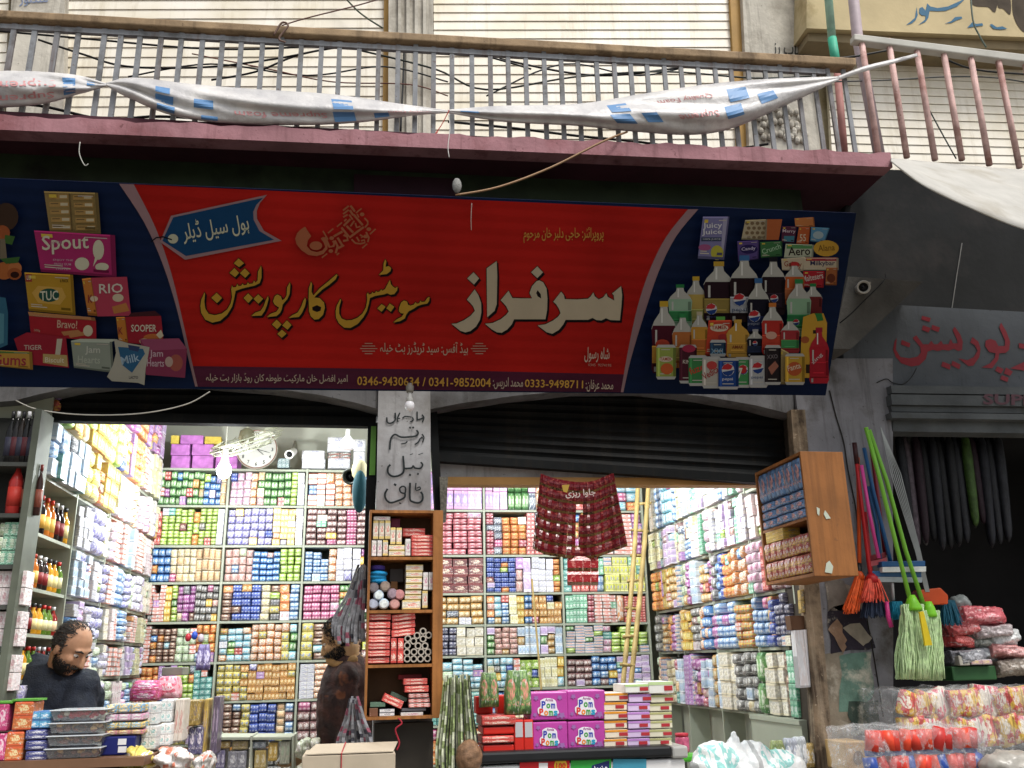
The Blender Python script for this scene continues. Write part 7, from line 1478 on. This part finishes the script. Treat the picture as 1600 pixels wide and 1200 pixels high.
# wrapped bundles and bags in front of the neighbouring shop
wrap = NB('clear wrap'); wtc = wrap.n('ShaderNodeTexCoord').outputs['Object']; wrap.b.inputs['Base Color'].default_value = lin('#e6e8ea'); wrap.b.inputs['Roughness'].default_value = .15
wrap.put(wrap.b.inputs['Alpha'], wrap.math('MAXIMUM', wrap.ramp(wrap.noise(wtc, 26, 5, .75), .5, .8), .16)); wrap.bump(wrap.noise(wtc, 16, 5, .6), .7, .03)
def lumpy(mb, vox, disp, sc_=.05):
    o = mb; md = o.modifiers.new('r', 'REMESH'); md.mode = 'VOXEL'; md.voxel_size = vox; md.use_smooth_shade = True
    d = o.modifiers.new('d', 'DISPLACE'); tx = bpy.data.textures.new('lumps', 'CLOUDS'); tx.noise_scale = sc_; d.texture = tx; d.strength = disp; d.texture_coords = 'GLOBAL'; return o
def bundle(label, x0, y0, x1, y1, y, d, items, seed, rows, n, skew=0):
    a, b = at(x0, y1, y), at(x1, y0, y); t = thing('wrapped_bundle', label, 'bundle', ((a.x + b.x) / 2, y + d / 2, a.z)); r = random.Random(seed)
    m = MB().box(a.x, b.x, y, y + d, a.z - .2, b.z); lumpy(m.build('plastic_wrap', wrap.m, t), .02, .05, .09)
    return t, a, b, r
t, a, b, r = bundle('clear wrapped bundle of red and blue rolls lowest in front of the pillar', 1357, 1134, 1535, 1230, 4.05, .35, None, 1, 2, 10)
for j in range(2):
    for i in range(13):
        x = a.x + .03 + (b.x - a.x - .06) * (i + .5) / 13; z = b.z - .05 - j * .11; h = r.choice(['#c83a2c', '#d8482f', '#b8302c']) if j == 0 or i % 4 else '#2a4a9a'
        MB().tube([(x + r.uniform(-.02, .02), 4.075, z - .045), (x + r.uniform(-.01, .03), 4.085, z + .04)], (.032, .028, .034)[i % 3], 10, 0).build('roll', mat('roll ' + h, h, .35, .3, 20), t, smooth=True)
    MB().box(a.x + .03, b.x - .03, 4.075, 4.1, b.z - .115 - j * .11, b.z - .085 - j * .11).build('blue_band', mat('blue band', '#3a5aa8', .4, .4, 20), t)
t, a, b, r = bundle('clear wrapped bundle of red and yellow snack bags on the upper heap', 1415, 1072, 1640, 1165, 4.3, .4, None, 2, 2, 6)
for i in range(9):
    for j in range(2):
        x = a.x + .03 + (b.x - a.x - .06) * (i + .5) / 9; z = b.z - .07 - j * .13; P = SHAPES['p']; mb = MB(); Mr = Matrix.Rotation(r.uniform(-.4, .4), 3, 'Y') @ Matrix.Rotation(r.uniform(-.4, .4), 3, 'Z'); sc9 = r.uniform(.9, 1.35); mb.add([Mr @ V((v[0] * .11 * sc9, v[1] * .08, v[2] * .13 * sc9)) + V((x, 4.34 + r.uniform(0, .03) * 0 + .015 * (i % 3), z)) for v in P.v], P.f)
        mb.build('snack_bag', pack_mat('bundle bag' + str((i + j) % 3), ('#c02c28', '#d8a82a', '#e2d8c8')[(i + j) % 3], '#f0e0c0', ('#d8a82a', '#b02a24', '#c83a50')[(i + j) % 3], 1), t, smooth=True)
PB = 'small bags heaped in the neighbouring doorway'
for k, (x, y, rx, rz_, h, lb) in enumerate([(1520, 968, .12, .045, '#c8404a', 'rosy red bag topmost on the heap'), (1495, 985, .07, .04, '#b83030', 'red bag on the near side of the heap'), (1488, 1003, .06, .03, '#c02c28', 'deep red bag below the red one'), (1540, 990, .09, .03, '#a8989a', 'pinkish grey bag under the rosy one'), (1555, 1002, .08, .035, '#c4c8c8', 'white bag on the far side of the heap'), (1515, 1008, .07, .03, '#5a6058', 'dark grey green bag in the middle'), (1562, 1022, .08, .03, '#b86a68', 'faded red bag low on the heap'), (1500, 1028, .08, .035, '#6a6c74', 'slate bag low on the near side'), (1530, 1024, .07, .03, '#8a9098', 'grey bag low in the middle'), (1575, 1044, .09, .04, '#8a7a6a', 'brown grey bag at the far foot')]):
    mb = MB(); c = at(x, y, 5.0 + .03 * (k % 3)); P = SHAPES['p']; r5 = random.Random(k + 3)
    for q5 in range(2): Mr = Matrix.Rotation(r5.uniform(-.22, .22), 3, 'Y') @ Matrix.Rotation(r5.uniform(-.3, .3), 3, 'Z') @ Matrix.Rotation(r5.uniform(-.4, .1), 3, 'X'); mb.add([c + Mr @ V((v[0] * rx * 2.5, v[1] * .16, v[2] * rz_ * 2.1)) + V((.012 * q5, -.03 * q5, .008 * q5)) for v in P.v], P.f)
    tag(lumpy(mb.build('plastic_bag', pack_mat('heap ' + h, h, gain(h, 1.6), gain(h, .8), 1), smooth=True), .006, .016, .022), lb, 'bag', PB)
carton('green_carton', 'dark green carton under the heap of small bags', (1490, 1040), (1555, 1064), 4.95, .25, mat('dark green carton 2', '#2f5a34', .6, .25))
carton('white_box', 'small white box on the heap of bags', (1500, 1024), (1514, 1040), 4.92, .08, mat('white small box', '#c8c4b8', .6)); carton('label_box', 'small pink and yellow box on the green carton', (1518, 1030), (1550, 1039), 4.92, .1, pack_mat('pink yellow box', '#d0a0a8', '#e0c040', '#b8b0b0', 0))
cbx = carton('cardboard_box', 'small cardboard box with brown ring printed on it at the foot of the pillar', (1324, 1158), (1356, 1205), 4.45, .2, mat('plain cardboard', '#a88a5c', .8, .12))
m = MB(); poly_px(m, ell_px(1341, 1184, 8, 11), plane_y(4.45), .003); h_ = m.build('ring_print', flat('#5a4428'), None); h_.parent = cbx; h_.matrix_parent_inverse = Matrix.Translation(-V(cbx.location))
mb = MB(); mb.ell(at(1500, 945, 5.1), .07, .06, .06, 12); tag(lumpy(mb.build('plastic_bag', mat('grey film bag', '#8f9694', .35, .3, 20), smooth=True), .012, .03, .04), 'crumpled grey bag above the rosy heap', 'bag')
mb = MB(); mb.ell(at(1580, 1195, 4.0), .16, .1, .06, 12); tag(lumpy(mb.build('plastic_bag', mat('clear grey film', '#a8a49c', .3, .3, 20), smooth=True), .014, .04, .05), 'loose film bag at the near corner of the heap', 'bag')

# ================================================================== PEOPLE
def remeshed(mb, name, m, parent, vox=.009, sm=6):
    o = mb.build(name, m, parent, smooth=True); md = o.modifiers.new('r', 'REMESH'); md.mode = 'VOXEL'; md.voxel_size = vox; md.use_smooth_shade = True
    s_ = o.modifiers.new('s', 'SMOOTH'); s_.factor = .5; s_.iterations = sm; return o
def capsule(mb, a, b, ra, rb, n=12):
    a, b = V(a), V(b); d = b - a; k = 8; P, rs = [], []
    dn = d.normalized()
    for i in range(5): t_ = math.pi / 2 * (1 - i / 4); P.append(a - dn * ra * math.sin(t_)); rs.append(max(.001, ra * math.cos(t_)))
    for i in range(1, 5): t_ = math.pi / 2 * i / 4; P.append(b + dn * rb * math.sin(t_)); rs.append(max(.001, rb * math.cos(t_)))
    mb.tube(P, rs, n)
def hand_(mb, w_, d, side):     # palm, four bent fingers of unequal length and a thumb
    d = V(d).normalized(); s_ = V(side).normalized(); n = d.cross(s_)
    capsule(mb, V(w_) + d * .02, V(w_) + d * .075, .024, .03, 8)
    for i, L in enumerate((.068, .078, .073, .058)):
        b = V(w_) + d * .085 + s_ * (.027 - .018 * i); k1 = b + d * L * .5 + n * .004; k2 = k1 + d * L * .35 + n * .018; k3 = k2 + d * L * .15 + n * .02
        mb.tube([b - d * .02, b, k1, k2, k3], [.009, .0088, .008, .0072, .005], 8)
    b = V(w_) + d * .03 + s_ * .03; mb.tube([b - s_ * .015, b + s_ * .012 + d * .012, b + s_ * .022 + d * .04 + n * .008, b + s_ * .022 + d * .058 + n * .016], [.012, .011, .0095, .006], 8)
def person(label, H, fwd, skin, jack, shoulderL, shoulderR, pelvis, elbows, wrists, feet, jm, tm, hm, bald, beard, collar, bulk=1.0):
    f = V(fwd).normalized(); s_ = f.cross(V((0, 0, 1))).normalized(); u = s_.cross(f).normalized(); H = V(H)
    Mh = Matrix((f, s_, u)).transposed()
    L = lambda a, b, c: H + f * a + s_ * b + u * c
    t = thing('person', label, 'person', (pelvis[0], pelvis[1], .3))
    nb_ = (V(shoulderL) + V(shoulderR)) / 2 + V((0, 0, .035))
    m = MB(); m.ell(L(-.012, 0, .03), .1, .077, .098, 18, Mh); m.ell(L(.022, 0, -.035), .076, .066, .085, 16, Mh); m.ell(L(.045, 0, -.085), .05, .045, .036, 12, Mh)
    m.ell(L(.082, 0, .032), .018, .052, .016, 10, Mh)                                # brow
    m.tube([L(.088, 0, .022), L(.108, 0, -.012), L(.118, 0, -.03), L(.092, 0, -.038)], [.009, .012, .016, .012], 8)   # nose
    for q in (-1, 1):
        m.ell(L(-.008, q * .079, -.012), .02, .008, .032, 10, Mh); m.ell(L(.062, q * .04, -.022), .026, .022, .026, 10, Mh)
        m.ell(L(.085, q * .013, -.034), .01, .009, .008, 8, Mh)
    m.ell(L(.093, 0, -.062), .012, .026, .007, 10, Mh)
    capsule(m, L(-.035, 0, -.06), nb_ + V((0, 0, -.05)), .055, .056)
    capsule(m, nb_ - V((0, 0, .05)), V(pelvis), .06, .06, 10)
    for sh_, w_, e_ in zip((shoulderL, shoulderR), wrists, elbows): capsule(m, nb_ - V((0, 0, .13)), V(sh_) - V((0, 0, .03)), .035, .035, 8); capsule(m, V(sh_) - V((0, 0, .03)), V(e_), .036, .034, 8); capsule(m, V(e_), V(w_), .036, .027); hand_(m, w_, V(w_) - V(e_), (0, -1, .3))
    remeshed(m, 'body', mat('skin ' + skin, skin, .5, .12, 20, .05), t, .0065, 4)
    for q in (-1, 1):
        e_ = MB(); e_.ell(L(.079, q * .031, .008), .011, .014, .008, 10, Mh); e_.build('eye', mat('eye white', '#c8c0b8', .3), t, smooth=True); e2 = MB(); e2.ell(L(.087, q * .031, .006), .005, .006, .006, 8, Mh); e2.build('iris', flat('#140e0c'), t)
        b_ = MB(); b_.tube([L(.093, q * .012, .03), L(.094, q * .03, .037), L(.08, q * .052, .03)], [.005, .006, .003], 6); b_.build('eyebrow', mat('hair ' + hm, hm, .7), t)
    rs = random.Random(int(H.x * 1000)); hm_ = mat('hair ' + hm, hm, .7, .5, 90, .3); bd = mat('beard', '#1a1614', .75, .45, 90, .3)
    def strands(c0, rd, keep, n, ln, wd, flow):
        m_ = MB()
        for _ in range(n):
            d = V((rs.gauss(0, 1), rs.gauss(0, 1), rs.gauss(0, 1))).normalized(); q = V((c0[0] + d.x * rd[0], d.y * rd[1], c0[2] + d.z * rd[2]))
            if rs.random() > keep(q, d): continue
            nrm = V((d.x / rd[0], d.y / rd[1], d.z / rd[2])).normalized(); tdir = V(flow(q)); tdir = (tdir - nrm * tdir.dot(nrm)); tdir = (tdir.normalized() if tdir.length > 1e-4 else nrm.orthogonal()) + V((rs.gauss(0, .25), rs.gauss(0, .25), rs.gauss(0, .25)))
            sd_ = nrm.cross(tdir).normalized() * wd; L_ = ln * rs.uniform(.6, 1.3)
            p0, p1, p2 = q - nrm * .002, q + nrm * .0035 + tdir * L_ * .5, q + nrm * .003 + tdir * L_
            m_.face([L(*(p0 - sd_)), L(*(p0 + sd_)), L(*(p1 + sd_)), L(*(p1 - sd_))]); m_.face([L(*(p1 - sd_)), L(*(p1 + sd_)), L(*p2)])
        return m_
    def hair_keep(q, d):
        back = .035 - q.x; low = q.z + .075
        k_ = max(0, min(1, back / .03)) * max(0, min(1, low / .02))
        if bald: k_ *= 1 if (abs(q.y) > .045 or q.x < -.045 or q.z < .085) else .3
        else: k_ = max(0, min(1, (.07 - q.x) / .03)) * max(0, min(1, low / .02))
        if abs(q.y) > .05 and q.x > .02 and q.z < .06: k_ *= .3
        return k_
    strands((-.012, 0, .03), (.101, .079, .1), hair_keep, 6000, .02, .0016, lambda q: (-.6, 0, -.5)).build('hair', hm_, t)
    if beard:
        def beard_keep(q, d):
            k_ = max(0, min(1, (-.028 - q.z) / .02)) * (1 if q.x > -.02 else 0)
            if abs(q.y) < .022 and q.x > .08 and -.072 < q.z < -.056: k_ = 0
            return k_
        strands((.022, 0, -.038), (.079, .069, .089), beard_keep, 4500, .014, .0016, lambda q: (.1, 0, -1)).build('beard', bd, t)
        h = MB(); h.tube([L(.098, -.03, -.056), L(.108, -.012, -.047), L(.108, .012, -.047), L(.098, .03, -.056)], [.004, .0065, .0065, .004], 8); h.ell(L(.062, 0, -.104), .03, .034, .024, 10, Mh); h.build('moustache', bd, t, smooth=True)
    j = MB(); sL, sR, pv = V(shoulderL), V(shoulderR), V(pelvis); ch = (sL + sR) / 2
    capsule(j, sL, sR, .092 * bulk, .092 * bulk); j.ell((ch + pv) / 2 + V((0, 0, .1)), .22 * bulk, .17 * bulk, .3, 18); j.ell(pv + V((0, 0, .02)), .2 * bulk, .16, .16, 16); j.ell(ch + V((0, 0, -.09)), .21 * bulk, .16 * bulk, .16, 16)
    for sh_, e_, w_ in zip((sL, sR), elbows, wrists): capsule(j, sh_, e_, .085 * bulk, .066 * bulk); capsule(j, e_, V(e_).lerp(V(w_), .86), .064 * bulk, .048)
    jo = remeshed(j, 'jacket', jm, t, .011, 4); dm = jo.modifiers.new('d', 'DISPLACE'); tx = bpy.data.textures.new('cloth_folds', 'CLOUDS'); tx.noise_scale = .11; tx.noise_depth = 3; dm.texture = tx; dm.strength = .035; dm.texture_coords = 'GLOBAL'
    c_ = MB(); q = nb_ + V((0, 0, .055)) + f * .03; ring_ = [q + V((.08 * math.cos(i * math.pi / 8), .075 * math.sin(i * math.pi / 8), .015 * math.sin(i))) for i in range(15)]; c_.tube(ring_, [.026 + .005 * math.sin(i) for i in range(15)], 8); remeshed(c_, 'collar', collar, t, .009, 2)
    z_ = MB(); c0 = ch + f * .1 + V((0, -.02, 0)); z_.tube([nb_ + V((f.x * .09, f.y * .09, .0)), c0 + V((f.x * .06, f.y * .06, -.12)), c0 + V((f.x * .09, f.y * .09, -.34)), pv + V((f.x * .19, f.y * .19, 0))], .008, 6); z_.build('zip', flat('#6f7276'), t)
    l = MB()
    for q, ft in zip((-.09, .09), feet): capsule(l, pv + V((q, 0, -.05)), V((pv.x + q, pv.y - .02, .72)), .1, .07); capsule(l, (pv.x + q, pv.y - .02, .72), (ft[0], ft[1], .4), .07, .052)
    remeshed(l, 'trousers', tm, t, .016, 4)
    for ft in feet: sm = MB(); sm.ell((ft[0] + f.x * .06, ft[1] + f.y * .06, .35), .13 if abs(f.x) > .5 else .06, .06 if abs(f.x) > .5 else .13, .05, 12); sm.build('shoe', mat('black shoe', '#17161a', .4), t, smooth=True)
    return t
H1 = at(112, 1013, 4.95)
navj = mat('navy quilted jacket', '#181e2a', .8, .35, 22, .5)
person('balding bearded man in a dark navy jacket looking down behind the tubs', H1, (.8, -.5, -.62), '#b3876a', None, (H1.x - .235, 5.14, H1.z - .125), (H1.x + .035, 5.0, H1.z - .2), (H1.x - .17, 5.08, H1.z - .72),
       [(H1.x - .37, 5.02, H1.z - .4), (H1.x + .1, 4.84, H1.z - .5)], [(H1.x - .06, 4.8, H1.z - .58), (H1.x + .2, 4.74, H1.z - .5)], [(H1.x - .22, 5.08), (H1.x - .05, 5.06)], navj, mat('dark trousers', '#26262a', .8, .3, 20), '#2b2622', True, True, mat('dark jacket collar', '#14181f', .8, .2, 30), 1.2)
H2 = at(531, 1000, 5.25)
brj = NB('brown patterned jacket'); tc_ = brj.n('ShaderNodeTexCoord').outputs['Object']; c_ = brj.mix(brj.ramp(brj.noise(tc_, 9, 5), .4, .65), lin('#2a1a18'), lin('#4c2c24')); c_ = brj.mix(brj.ramp(brj.noise(tc_, 6, 3), .63, .67), c_, lin('#6e4028')); brj.put(brj.b.inputs['Base Color'], c_); brj.b.inputs['Roughness'].default_value = .85; brj.bump(brj.noise(tc_, 40, 3), .4, .02)
person('shopper in a brown patterned jacket half hidden by grey strips', H2, (-.9, .25, -.4), '#b08a62', None, (H2.x + .07, 5.34, H2.z - .2), (H2.x + .05, 5.17, H2.z - .19), (H2.x + .04, 5.25, H2.z - .72),
       [(H2.x + .03, 5.43, H2.z - .5), (H2.x + .05, 5.15, H2.z - .46)], [(H2.x - .16, 5.42, H2.z - .6), (H2.x + .02, 5.13, H2.z - .7)], [(H2.x + .0, 5.32), (H2.x + .06, 5.16)], brj.m, mat('black trousers', '#15151a', .8, .3, 20), '#120f0e', False, True, mat('tan collar', '#a07c50', .8, .2, 30), .76)
